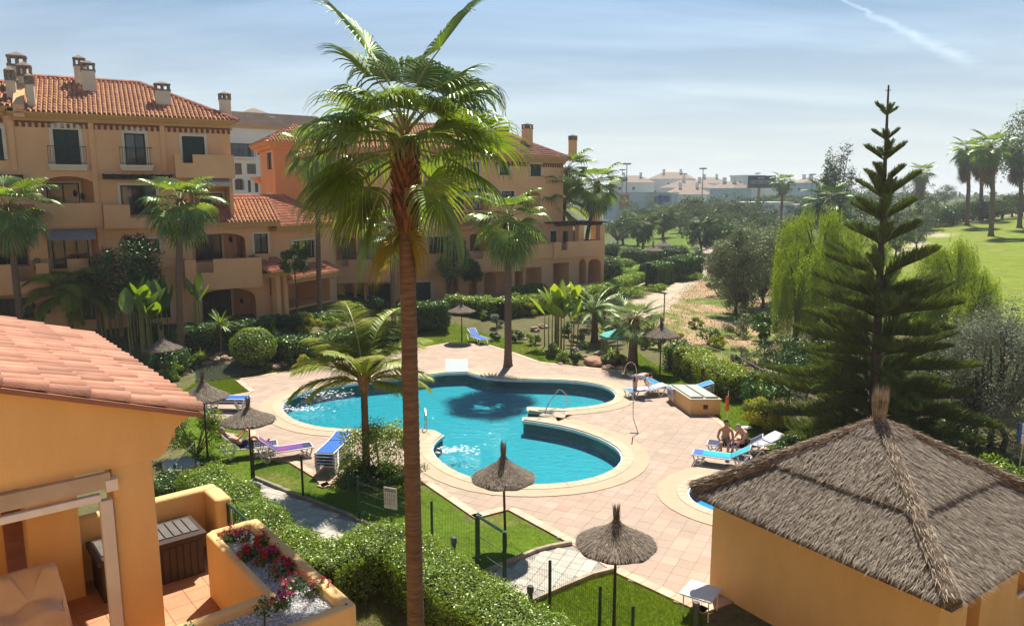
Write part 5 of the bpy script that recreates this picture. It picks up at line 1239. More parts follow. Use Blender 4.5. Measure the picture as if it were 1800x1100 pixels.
# golf course palms with brown skirts
GP = 'skirted fan palms on the golf lawn'
for px, pyb, pyt, s, lab, sd in ((1700, 397, 262, 1.9, 'leftmost of the skirted palms on the golf lawn', 31), (1723, 388, 268, 2.0, 'skirted palm between two others on the golf lawn', 32), (1742, 414, 256, 2.0, 'skirted palm with the lowest foot on the golf lawn', 33), (1792, 400, 262, 2.0, 'skirted palm at the right edge before the big tree', 34), (1620, 372, 302, 2.1, 'lone skirted palm on the skyline right of the tall pine', 35)):
    FP(px, pyb, pyt, s, lab, nf=26, r=.34, seed=sd, group=GP, q='far', skirt=34, boot=0)
b = aty(1372, 400, 165); fan_palm('fan_palm', 'tall slender palm standing before the billboard', (b.x, 165, 0), aty(1372, 318, 165).z, 1.9, .3, 24, 'far', None, (0, 0), 4, 0, 36, emin=-.9)
b = aty(1455, 380, 95); fan_palm('fan_palm', 'bushy fan palm behind the left willow', (b.x, 95, hz(b.x, 95)), aty(1455, 350, 95).z-hz(b.x, 95), 2.2, .3, 22, 'far', None, (0, 0), 8, 0, 37, mat=LF_DARK)
b = GG(1130, 446); fan_palm('fan_palm', 'fan palm on the far lawn above the clipped shrubs', b, 4.6, 1.9, .22, 20, 'far', None, (0, 0), 0, 0, 38, mat=LF_FAR)
b = GG(1165, 430); fan_palm('fan_palm', 'second fan palm on the far lawn, right of the first', b, 5.4, 1.9, .22, 20, 'far', None, (0, 0), 0, 0, 39, mat=LF_FAR)
# ------------------------------------------------------------------ Norfolk Island pine
pb_ = atz(1528, 800, 0); yp = 26.0; base = (aty(1532, 790, yp).x, yp, hz(aty(1532, 790, yp).x, yp))
pine = thing('norfolk_pine', 'tall tiered Norfolk Island pine with a bare spire behind the thatched hut', 'pine tree', base)
def pz(py): return aty(1545, py, yp).z-base[2]
topx = aty(1562, 150, yp).x-base[0]; Hp = pz(150)
def axis_x(z): return topx*(z/Hp)
m = MB(); m.tube([(axis_x(z), 0, z) for z in np.linspace(-.2, Hp, 14)], [.2*(1-k/14)**1.0+.015 for k in range(14)], 8); m.done('trunk', BARKT, pine, False)
def pine_branch(L, rise, droop, seed, dens=1.0):
    rg = np.random.RandomState(abs(int(seed))+1); n = 10; pts = []; p = Vector((0, 0, 0)); e = rise
    tot = int(36*L*dens)+10
    for k in range(n+1):
        pts.append(p.copy()); e = rise-droop*math.sin(k/n*math.pi*.9)+(.5*droop if k > 6 else 0); p = p+Vector((math.cos(e), 0, math.sin(e)))*L/n
    mb = MB(); mb.tube(pts, [max(.006, .032*(1-k/(n+.5))*min(1, L/1.5)) for k in range(n+1)], 5); V0 = np.array(mb.V); F0 = mb.F; P = []; D = []; Ls = []
    for i in range(tot):
        t = .10+.9*(i+.5)/tot; k = min(int(t*n), n-1); q = pts[k].lerp(pts[k+1], t*n-k); d = (pts[k+1]-pts[k]).normalized()
        sd = 1 if i % 2 else -1; l = (.11+.38*min(L, 2.2)*(math.sin(math.pi*min(t*.9+.1, 1))**.7)*.75)*rg.uniform(.8, 1.15)
        dd = d*.85+Vector((0, sd*.62, 0))+Vector((0, 0, .62+rg.uniform(-.1, .2))); 
        for w in range(3):
            P.append(tuple(q)); D.append(tuple(dd+Vector(rg.normal(0, .12, 3)))); Ls.append(l)
    P = np.array(P); D = np.array(D); Ls = np.array(Ls); V1, F1 = strips(P, D, Ls, .05, np.array((.1, 0, .35)), rg, 3)
    # short needles bristling on the cords
    m_ = len(P); k = rg.randint(0, m_, m_*(3 if L < 2 else 4)); u = rg.uniform(.2, 1, len(k)); Pn = P[k]+D[k]/np.linalg.norm(D[k], axis=1)[:, None]*(Ls[k]*u)[:, None]; V2, F2 = strips(Pn, D[k]*.8+rg.normal(0, .6, (len(k), 3)), .07, .018, None, rg, 2)
    V, F = merge([(V1, F1), (V2, F2)]); return mesh_np('branch', np.concatenate([V0, V]), [list(f) for f in F0]+(F+len(V0)).tolist(), [LF_PINE, BARKT], [1]*len(F0)+[0]*len(F))
_pb = {}
tiers = [(202, 18, .5, 4), (247, 25, .55, 4), (280, 29, .55, 5), (324, 39, .58, 5), (350, 52, .55, 6), (388, 62, .52, 6), (432, 74, .5, 6), (488, 98, .45, 6), (528, 108, .38, 6), (560, 118, .34, 7), (592, 132, .28, 6), (626, 150, .24, 7), (656, 165, .18, 6), (684, 180, .14, 7), (712, 190, .1, 7), (740, 196, .06, 7), (766, 200, .02, 7), (790, 196, -.03, 6), (545, 70, .46, 3), (610, 86, .36, 3), (655, 104, .28, 3), (698, 116, .2, 4), (727, 120, .16, 4), (754, 122, .1, 4)]
for ti, (py, hw, rise, nb) in enumerate(tiers):
    z = pz(py); L = hw/FPX*27/math.cos(rise)*1.02
    for k in range(nb):
        key = (round(L*2)/2 if L > 1.2 else round(L, 1), round(rise, 2), (k+ti) % 2)
        if key not in _pb: _pb[key] = pine_branch(max(key[0], .35), rise+.08, .16 if L > 1.5 else .0, 40+ti*3+key[2], 1.0 if L < 1.5 else .9)
        link('branch', _pb[key], pine, (axis_x(z), 0, z+random.uniform(-.05, .05)), 2*math.pi*k/nb+ti*.9, L/max(key[0], .35)*random.uniform(.74, 1.08)).rotation_euler = (0, random.uniform(-.10, .08), 2*math.pi*k/nb+ti*.9+random.uniform(-.16, .16))
m = MB()
for py in (160, 190):
    z = pz(py)
    for k in range(4): a = k*1.57+.3; m.tube([(axis_x(z), 0, z), (axis_x(z)+.13*math.cos(a), .13*math.sin(a), z+.03)], [.012, .005], 4)
m.done('twig', BARKT, pine, False)
# ------------------------------------------------------------------ trees, shrubs, hedges
def T(px, pyb, **k): return GG(px, pyb)
# left garden
b = GG(238, 590); tree('leafy_tree', 'multi-stemmed leafy tree against the left block beside its middle windows', b, topz(240, 412, b), 1.75, LF_DARK, 7500, .15, 26, .06, .62, None, 51, multi=4)
b = GG(795, 532); tree('leafy_tree', 'round-headed tree in front of the central block ground floor', b, topz(795, 412, b), 1.6, LF_HEDGE, 6500, .16, 24, .1, .68, None, 52, multi=2)
b = GG(832, 530); tree('leafy_tree', 'lower dark clipped tree touching the round-headed tree', b, topz(832, 454, b), 1.05, LF_DARK, 4000, .14, 18, .07, .6, None, 53)
b = GG(522, 562); tree('small_tree', 'small dark tree in front of the curtained window of the linking wing', b, topz(528, 424, b), 1.0, LF_DARK, 3000, .15, 14, .05, .42, None, 54)
b = GG(447, 640); ball('leafy_shrub', 'round bright bush between the rockery and the clipped hedge', b, (1.15, 1.05, 1.0), LF_HEDGE, 3600, .13, 55)
b = GG(660, 846); shrub('flowering_shrub', 'big loose olive-green bush at the foot of the queen palm', (b[0]+.1, b[1]+.4, 0), (1.35, 1.15, .95), LF_HEDGE, 7500, .085, 26, 56)
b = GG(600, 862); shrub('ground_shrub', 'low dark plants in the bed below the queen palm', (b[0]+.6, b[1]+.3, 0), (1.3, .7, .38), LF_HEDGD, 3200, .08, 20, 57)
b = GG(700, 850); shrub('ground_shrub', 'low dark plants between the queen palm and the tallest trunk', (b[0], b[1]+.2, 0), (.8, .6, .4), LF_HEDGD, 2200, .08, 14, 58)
b = GG(345, 800); shrub('leafy_shrub', 'light green bush beside the corner of the near tiled roof', b, (1.1, .9, 1.0), LF_HEDGE, 5200, .08, 20, 59)
b = GG(300, 655); shrub('leafy_shrub', 'dark bush just past the top of the near tiled roof', b, (1.0, .9, .75), LF_HEDGD, 3600, .11, 18, 60)
banana('bird_of_paradise', 'tall clump of paddle-leaved plants beside the left garden palm', GG(262, 615), 3.4, 20, 61, spread=1.5)
banana('bird_of_paradise', 'yellowish paddle-leaved plants above the edge of the near tiled roof', GG(215, 590), 2.2, 12, 62, spread=1.3)
banana('bird_of_paradise', 'slender white-tipped paddle plant leaning on the left block beside the window', GG(350, 590), 3.2, 6, 63, spread=.3)
banana('bird_of_paradise', 'tallest clump of yellow-green banana leaves in the rockery', GG(980, 612), 3.5, 26, 64, spread=1.3, mat=leafm('banana_leaf_light', (.13, .21, .03), (.28, .34, .05), .5, .32, (1.4, 1.45, .3), .14))
banana('bird_of_paradise', 'small pair of bright paddle leaves left of the teal parasol', GG(1062, 618), 1.5, 5, 65, spread=.3)
rosette('yucca', 'spiky yucca on a thin stem before the grilled arch', GG(390, 618), 60, 1.0, LF_HEDGE, .06, 1.3, -.3, .5, 66, stem=1.5)
rosette('yucca', 'little pale yucca at the kerb of the left rockery', GG(357, 640), 40, .6, LF_YEL, .045, 1.4, .2, .4, 67, stem=.3)
rosette('cordyline', 'dark strap-leaved plant at the foot of the left garden palm', GG(325, 648), 70, .9, LF_HEDGD, .06, 1.3, .0, .7, 68)
for k, (px, py, r, m_, lab) in enumerate([(905, 600, .55, LF_HEDGD, 'low shrub left of the banana clump'), (875, 575, .6, LF_GREY, 'greyish shrub near the far parasol bed'), (850, 560, .5, LF_HEDGE, 'light shrub behind the blue lounger'), (930, 555, .7, LF_YEL, 'yellow bush right of the pool palm trunk'), (940, 605, .5, LF_HEDGE, 'broad-leaved plants before the banana clump'), (965, 628, .6, LF_HEDGE, 'creeping plants on the deck edge below the banana clump'), (990, 636, .5, LF_HEDGE, 'bright leafy plants spilling over the rocks'), (1012, 640, .45, LF_HEDGD, 'dark small shrub left of the big orange rock'), (1022, 600, .6, LF_GREY, 'silvery shrub in the middle of the rockery'), (1045, 575, .7, LF_GREY, 'dry grey shrub behind the rockery'), (1065, 640, .4, LF_HEDGE, 'green tuft right of the big orange rock'), (1088, 640, .5, LF_YEL, 'yellowish tuft near the shower arch'), (1075, 580, .7, LF_HEDGD, 'dark shrub between cycad and short palm'), (1000, 590, .6, LF_HEDGD, 'dark shrub under the banana leaves'), (1135, 612, .5, LF_HEDGE, 'small shrub between the short palm and the thatched parasol'), (870, 598, .45, LF_HEDGD, 'dark low plants right of the blue lounger')]):
    b = GG(px, py); shrub('garden_shrub', lab, b, (r, r*.9, r*.75), m_, 1300, .1, 10, 70+k)
for k, (px, py, lab) in enumerate([(1000, 632, 'green agave tuft by the rocks under the banana clump'), (1030, 612, 'agave tuft in the gravel right of the banana clump'), (920, 590, 'strap-leaved tuft left of the banana clump'), (1075, 622, 'strap-leaved tuft below the teal parasol'), (1100, 660, 'dark tuft at the foot of the short fan palm')]): rosette('agave', lab, GG(px, py), 40, .55, LF_HEDGE if k % 2 else LF_GREY, .05, 1.3, .1, .4, 90+k)
# hedges of the garden
HG = 'clipped hedges of the garden'
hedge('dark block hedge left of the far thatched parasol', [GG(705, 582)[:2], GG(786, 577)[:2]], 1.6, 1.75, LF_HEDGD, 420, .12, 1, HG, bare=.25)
hedge('long low hedge running behind the banana clump towards the right', [GG(792, 548)[:2], GG(880, 556)[:2], GG(985, 545)[:2], GG(1060, 525)[:2], GG(1125, 500)[:2]], 1.3, 1.15, LF_HEDGE, 330, .14, 2, HG)
hedge('short hedge before the arches of the central block', [GG(905, 528)[:2], GG(950, 520)[:2]], 1.2, .95, LF_HEDGE, 330, .14, 3, HG)
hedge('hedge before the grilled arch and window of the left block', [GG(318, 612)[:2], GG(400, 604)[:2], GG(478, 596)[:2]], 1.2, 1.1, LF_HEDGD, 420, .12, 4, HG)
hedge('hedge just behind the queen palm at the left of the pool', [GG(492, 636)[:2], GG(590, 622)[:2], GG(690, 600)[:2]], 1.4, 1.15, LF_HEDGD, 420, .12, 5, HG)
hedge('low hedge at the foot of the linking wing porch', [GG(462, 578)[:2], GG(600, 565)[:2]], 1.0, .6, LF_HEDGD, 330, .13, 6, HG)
hedge('bright yellow-green hedge along the fence at the right of the pool', [GG(1208, 652)[:2], GG(1262, 684)[:2], GG(1310, 702)[:2]], 1.5, 1.15, leafm('lime_hedge_leaf', (.10, .18, .015), (.30, .33, .03), .45, .42, (1.3, 1.35, .3), .12), 700, .09, 7, HG)
hedge('dark hedge end beside the thatched parasol', [GG(1182, 645)[:2], GG(1212, 652)[:2]], 1.2, 1.2, LF_HEDGD, 600, .1, 8, HG)
hedge('tall clipped hedge along the far track, nearer half', [GG(1138, 502)[:2], GG(1168, 495)[:2]], 1.8, 2.0, LF_HEDGD, 300, .16, 9, HG)
hedge('tall clipped hedge along the far track, farther half', [GG(1180, 493)[:2], GG(1216, 486)[:2]], 2.4, 2.2, LF_HEDGD, 260, .18, 10, HG)
b = GG(1180, 500); 
for k, (px, py, r, lab) in enumerate([(1205, 492, 1.6, 'sprawling creeper spilling from the hedge on to the dirt track'), (1150, 512, 1.2, 'creeper mat along the near part of the dirt track'), (1105, 520, 1.3, 'low creeping shrub beside the boundary beam')]): b = GG(px, py); shrub('creeper', lab, b, (r*1.4, r, r*.35), LF_HEDGE, 2600, .14, 18, 110+k)
# topiary on the far lawn
TG = 'clipped egg-shaped shrubs on the far lawn'
for k, (px, py, rr, h, lab) in enumerate([(1070, 497, 1.35, 2.1, 'tall dark clipped shrub touching the terrace wing'), (1075, 452, 1.25, 1.7, 'clipped shrub directly above the tall dark one'), (1108, 462, 1.45, 1.75, 'broadest clipped shrub of the row'), (1128, 462, 1.1, 1.5, 'clipped shrub right of the broadest one'), (1142, 460, 1.2, 1.5, 'clipped shrub left of the far parasols'), (1160, 456, 1.2, 1.6, 'clipped shrub between the two far parasols'), (1182, 460, 1.45, 1.8, 'large clipped shrub right of the far parasols'), (1197, 458, 1.1, 1.7, 'last clipped shrub at the right end of the row'), (1078, 478, 1.2, 1.2, 'pale low clipped shrub beside the tall dark one'), (1100, 470, 1.1, .9, 'small light-green rounded shrub before the broadest one')]):
    ball('clipped_shrub', lab, GG(px, py), (rr, rr, h*.62), LF_HEDGE if k > 7 else LF_HEDGD, 1500, .16, 120+k, TG)
hedge('flat clipped box hedge on the far lawn', [GG(1088, 488)[:2], GG(1106, 484)[:2]], 2.0, .7, LF_HEDGE, 260, .16, 11, HG)
# right side: willows, olives, scrub
b = aty(1432, 600, 44); willow('willow', 'bright weeping willow left of the pine', (b.x, 44, hz(b.x, 44)), topz(1440, 352, (0, 44, hz(b.x, 44))), 2.7, 131, 900)
b = aty(1395, 620, 41); willow('willow', 'narrow hanging willow at the edge of the dirt field', (b.x, 41, hz(b.x, 41)), topz(1395, 402, (0, 41, hz(b.x, 41))), 1.3, 132, 420)
b = aty(1478, 600, 47); willow('willow', 'weeping willow half hidden behind the pine', (b.x, 47, hz(b.x, 47)), topz(1480, 385, (0, 47, hz(b.x, 47))), 2.6, 133, 600)
b = aty(1672, 600, 42); willow('willow', 'weeping willow between the pine and the golf lawn', (b.x, 42, hz(b.x, 42)), topz(1668, 412, (0, 42, hz(b.x, 42))), 2.3, 134, 800)
b = aty(1610, 600, 44); willow('willow', 'low willow showing through the right side of the pine', (b.x, 44, hz(b.x, 44)), topz(1612, 440, (0, 44, hz(b.x, 44))), 2.2, 135, 500)
b = aty(1712, 600, 38); willow('willow', 'small willow at the top of the grey-green olive', (b.x, 38, hz(b.x, 38)), topz(1712, 480, (0, 38, hz(b.x, 38))), 1.1, 136, 300)
OT = 'grey-green wild olives beside the dirt field'
for k, (px, py, yt, rad, lab) in enumerate([(1298, 552, 398, 2.3, 'wild olive standing in the dirt field'), (1338, 540, 402, 2.6, 'wild olive right of the one standing in the field'), (1372, 530, 396, 2.4, 'wild olive against the left willow'), (1270, 500, 425, 1.6, 'smaller wild olive nearer the dirt track'), (1330, 470, 396, 2.6, 'far pale wild olive below the white shed'), (1390, 470, 398, 2.8, 'far wild olive right of the slender palm foot')]):
    b = GG(px, py); tree('wild_olive', lab, b, topz(px, yt, b), rad, LF_OLIVE, 17000, .17, 44, .10, .97, OT, 140+k, aspect=.42, multi=2, shell=.15)
b = (aty(1765, 700, 25).x, 25.5, 0); tree('wild_olive', 'large grey-green olive tree filling the right edge below the golf lawn', b, topz(1770, 522, b), 2.3, LF_GREY, 26000, .11, 60, .10, .92, None, 150, aspect=.3, multi=3, shell=.2)
b = (aty(1690, 700, 31).x, 31, .1); tree('wild_olive', 'grey-green olive behind the right boughs of the pine', b, topz(1690, 560, b), 2.2, LF_OLIVE, 15000, .12, 40, .1, .93, None, 151, aspect=.3, multi=2, shell=.2)
for k, (px, yy, h, r, m_, lab) in enumerate([(1350, 30, 1.6, 1.2, LF_HEDGD, 'dark bush at the left foot of the pine'), (1345, 27.5, 1.1, .8, LF_YEL, 'yellow flowering bush at the left foot of the pine'), (1385, 35, 2.2, 1.6, LF_DARK, 'dark scrub below the narrow willow'), (1420, 33, 2.0, 1.6, LF_DARK, 'dark scrub behind the pine, left part'), (1480, 34, 2.4, 2.0, LF_DARK, 'dark scrub straight behind the pine trunk'), (1560, 33, 2.2, 2.0, LF_DARK, 'dark scrub behind the pine, right part'), (1620, 31, 2.2, 1.9, LF_DARK, 'dark scrub right of the pine trunk'), (1700, 24.5, 1.3, 1.7, LF_DARK, 'dark bush behind the right hip of the thatched roof'), (1770, 21.5, .9, 1.4, LF_HEDGE, 'green strap-leaved plants at the foot of the sign pole'), (1405, 24.0, .9, .8, LF_HEDGD, 'olive bush at the lower left skirt of the pine'), (1800, 27, 2.3, 1.8, LF_DARK, 'dark bush at the right edge under the olive')]):
    x = aty(px, 700, yy).x; shrub('bush', lab, (x, yy, hz(x, yy)), (r, r*.9, h*.55), m_, 5000, .1, 24, 160+k)
for k, (px, py, r, m_, lab) in enumerate([(1262, 612, .6, LF_YEL, 'small yellow bush outside the fence above the lime hedge'), (1245, 605, .7, LF_HEDGD, 'dark bush outside the fence above the lime hedge'), (1222, 575, .5, LF_HEDGE, 'fresh green tuft in the dirt field'), (1330, 655, .8, LF_OLIVE, 'olive scrub along the fence near the pine'), (1300, 640, .7, LF_OLIVE, 'dry scrub along the fence beside the lime hedge'), (1185, 610, .6, LF_YEL, 'orange-yellow flowers behind the thatched parasol'), (1160, 612, .7, LF_HEDGD, 'dark shrub under the thatched parasol of the right lawn')]):
    shrub('scrub_bush', lab, GG(px, py), (r*1.2, r, r*.8), m_, 1600, .1, 12, 180+k)
# distance trees
FG = 'trees between the garden and the white town'
for k, (px, py, yt, rad, m_, lab) in enumerate([(1232, 446, 382, 4.0, LF_DARK, 'dark round tree beside the end of the dirt track'), (1165, 418, 368, 3.6, LF_FAR, 'leafy tree above the far lawn'), (1122, 432, 388, 3.0, LF_FAR, 'light tree left on the far lawn'), (1095, 430, 380, 3.4, LF_FAR, 'pale tree beside the terrace wing pergola'), (1270, 430, 376, 2.6, LF_FAR, 'narrow tree right of the dark round tree'), (1232, 400, 345, 9, LF_FAR, 'large dark tree before the white town'), (1300, 392, 352, 7, LF_FAR, 'dark tree left of the white shed'), (1120, 395, 362, 6, LF_FAR, 'bushy tree below the posters'), (1195, 410, 372, 4, LF_FAR, 'tree between two far lawn trees'), (1370, 372, 338, 11, LF_FAR, 'rounded tree behind the white shed'), (1340, 372, 344, 9, LF_FAR, 'rounded tree left of the slender palm'), (1400, 372, 343, 10, LF_FAR, 'pale tree right of the slender palm'), (1446, 385, 356, 6, LF_FAR, 'tree right of the white shed'), (1285, 388, 352, 8, LF_FAR, 'tree beside the parked white car'), (1170, 392, 360, 7, LF_FAR, 'tree under the blue shop windows'), (1205, 385, 358, 8, LF_FAR, 'tree right of the blue shop windows')]):
    b = GG(px, py); tree('distant_tree', lab, b, topz(px, yt, b), rad*.8, m_, 2600, .2+rad*.05, 22, .2, .85, FG, 200+k, shell=.3)
b = GG(1467, 400); b = (aty(1467, 400, 120).x, 120, hz(aty(1467, 400, 120).x, 120)); tree('cypress', 'tall dark cypress on the skyline left of the pine', b, topz(1467, 245, b), 2.9, LF_DARK, 5500, .34, 44, .3, .93, None, 230, shell=.3)
b = aty(1452, 400, 122); tree('cypress', 'smaller dark cypress leaning on the tall one', (b.x, 122, 4.5), topz(1450, 288, (0, 122, 4.5)), 2.4, LF_DARK, 2600, .34, 24, .3, .9, None, 231, shell=.3)
b = aty(1790, 400, 118); tree('eucalyptus', 'big grey-green tree rising at the right edge above the golf lawn', (b.x+1.5, 118, 5.5), topz(1790, 172, (0, 118, 5.5)), 5.6, leafm('eucalyptus_leaf', (.09, .12, .06), (.17, .19, .11), .25, .5, (1.1, 1.2, .6), .1), 9000, .42, 60, .5, .8, None, 232, shell=.4)
HB_ = 'shrubs of the belt behind the golf lawn'
k = 0
for px in range(1590, 1840, 17):
    yy = 124+random.uniform(-4, 6)+(px-1590)*.09; x = aty(px, 400, yy).x; z = hz(x, yy); h = topz(px, 372-(px-1590)*.16+random.uniform(-7, 7), (0, yy, z)); k += 1
    ordn = ['first', 'second', 'third', 'fourth', 'fifth', 'sixth', 'seventh', 'eighth', 'ninth', 'tenth', 'eleventh', 'twelfth', 'thirteenth', 'fourteenth', 'fifteenth', 'sixteenth'][k-1]
    tree('belt_shrub', '%s shrub from the left in the tall green belt behind the golf lawn' % ordn, (x, yy, z), max(h, 3), 3.4, LF_FAR if k % 3 else LF_DARK, 2600, .36, 26, .2, .98, HB_, 240+k, shell=.35)
for k, (px, py, yt, rad, m_, lab) in enumerate([(1610, 440, 365, 2.2, LF_GREY, 'silvery bush at the left end of the golf path'), (1575, 450, 385, 2.2, LF_FAR, 'bush between the pine and the golf path'), (1650, 470, 440, 1.8, LF_WIL, 'yellow-green bush on the near edge of the golf lawn')]): b = GG(px, py); tree('golf_bush', lab, b, topz(px, yt, b), rad, m_, 3500, .22, 22, .12, .95, None, 270+k, shell=.3)
# far-off wooded belt on the horizon, one mass
rgf = np.random.RandomState(5); n = 60000; x = rgf.uniform(-250, 900, n); y = rgf.uniform(400, 640, n); z = rgf.uniform(0, 1, n)**.8*(6.5+1.8*np.sin(x*.03)+1.4*np.sin(x*.11+y*.02)+.8*np.sin(x*.37+y*.11)); V, F = leaves(np.stack([x, y, np.maximum(z, .3)], 1), np.tile((0, -.6, .6), (n, 1)), 1.8, .8, .6, rgf); o = np_obj('far_woods', V, F, LF_FAR); tag(o, 'dark tree line along the horizon behind the white town', 'woods'); o['kind'] = 'stuff'
# foreground hedges
g1 = lambda *L: [tuple(atz(x, y, 1.05).xy) for x, y in L]
hedge('near clipped hedge curving from the terrace corner to the fence sign', g1((352, 832), (400, 862), (448, 905), (500, 955), (560, 985), (640, 955), (700, 928)), 1.15, 1.15, LF_HEDGE, 2300, .058, 21, 'near hedges below the terrace', bare=.1)
hedge('near clipped hedge right of the tallest palm beside the gate', g1((715, 955), (790, 1010), (870, 1062), (960, 1120), (1000, 1160)), 1.3, 1.1, LF_HEDGE, 2300, .058, 22, 'near hedges below the terrace', bare=.1)
hedge('dark bit of hedge beside the green stair rail', g1((262, 845), (312, 822)), .8, .9, LF_HEDGD, 1500, .06, 23, 'near hedges below the terrace')
# rocks
kk = 0
RL = [(1045, 640, 1.1, 3, 'biggest orange rock of the pool rockery'), (1068, 648, .6, 4, 'orange rock right of the biggest one'), (1030, 630, .6, 0, 'pale rock above the biggest one'), (1010, 615, .5, 1, 'flat rock right of the banana stems'), (1052, 622, .5, 2, 'grey rock before the teal parasol'), (1078, 636, .5, 3, 'reddish rock by the short fan palm'), (1092, 648, .5, 4, 'small rock at the foot of the short fan palm'), (1025, 605, .6, 1, 'whitish rock in the gravel of the rockery'), (1060, 600, .5, 2, 'dark rock behind the teal parasol'), (918, 596, .5, 0, 'rock in the bed left of the banana clump'), (940, 580, .7, 1, 'long pale rock behind the yellow bush'), (955, 575, .6, 0, 'flat pale rock right of the yellow bush'), (985, 640, .35, 3, 'small rock on the deck edge'),
      (380, 632, .55, 0, 'rock at the left end of the left rockery'), (395, 630, .5, 3, 'second rock from the left in the left rockery'), (410, 634, .6, 1, 'rock beneath the yucca stem'), (425, 632, .5, 4, 'reddish rock left of the round bush'), (472, 642, .5, 0, 'rock between the round bush and the hedge'), (486, 646, .55, 3, 'reddish rock at the hedge corner'), (365, 640, .5, 2, 'grey rock near the pale yucca'), (402, 640, .35, 0, 'small white rock in front of the left rockery'), (500, 640, .45, 1, 'rock under the queen palm left frond'), (418, 624, .45, 2, 'rock behind the front row of the left rockery'), (386, 624, .45, 4, 'rock behind the leftmost one')]
for px, py, s, k, lab in RL: rock(G(px, py), s, k, lab)
# flat cut boulder terraces
# ground cover and grass blades
def scatter(poly, n, fn, rng, grow=0):
    P = np.array(poly); lo, hi = P.min(0), P.max(0); x = rng.uniform(lo[0], hi[0], n); y = rng.uniform(lo[1], hi[1], n); ok = inpoly(x, y, poly); return x[ok], y[ok]
GR = leafm('grass_blade', (.10, .17, .012), (.22, .27, .035), .4, .5, (1.3, 1.35, .3), .06)
def grass(label, px, n, L=.05, mat=GR, W=.008, avoid=()):
    P = gxy(px); x, y = scatter(P, n, None, rs); ok = np.ones(len(x), bool)
    for A in avoid: ok &= ~inpoly(x, y, A)
    x, y = x[ok], y[ok]; z = np.array([hz(a, b) for a, b in zip(x, y)])-.03; D = np.stack([rs.normal(0, .45, len(x)), rs.normal(0, .45, len(x)), np.ones(len(x))], 1)
    V, F = strips(np.stack([x, y, z], 1), D, L*rs.uniform(.5, 1.3, len(x)), W, None, rs, 2); o = np_obj('grass', V, F, mat); tag(o, label, 'grass'); o['kind'] = 'stuff'
grass('lawn between the pool deck and the fence', [(335,725),(436,757),(440,800),(509,813),(552,839),(567,857),(612,838),(690,831),(736,843),(835,911),(893,896),(1005,957),(855,1006),(610,907),(447,843),(350,820),(310,770)], 90000, .06, avoid=[DECK, PATH])
grass('lawn at the lower edge around the nearest parasol', [(1075,1003),(1236,1078),(1250,1180),(900,1180),(925,1058),(1040,1012)], 60000, .07, avoid=[DECK, PATH])
grass('lawn strip right of the pool deck', [(1112,612),(1150,640),(1200,650),(1290,700),(1360,745),(1440,790),(1560,850),(1490,860),(1350,790),(1262,737),(1200,694),(1110,655)], 90000, .08, W=.012, avoid=[DECK])
grass('lawn by the far parasol behind the pool', [(730,590),(800,568),(870,590),(925,602),(1010,640),(950,638),(905,622),(860,608),(790,604),(735,614)], 50000, .09, W=.016, avoid=[DECK])
grass('lawn left of the pool deck', [(300,700),(380,640),(440,655),(500,632),(560,636),(486,655),(412,667),(439,689),(345,705)], 60000, .08, W=.014, avoid=[DECK])
grass('dry grass of the field outside the fence', [(1130,600),(1150,545),(1235,470),(1290,470),(1380,560),(1350,650),(1400,720),(1300,680),(1230,640),(1180,625)], 26000, .16, LF_OLIVE, .03)
grass('silvery ground cover beside the left lawn', [(345,640),(440,632),(470,650),(385,668),(345,672)], 22000, .16, LF_GREY, .03)
grass('dry grass between the two near hedges', [(480,985),(640,985),(700,1020),(700,1150),(560,1150)], 26000, .07, GR, .01)

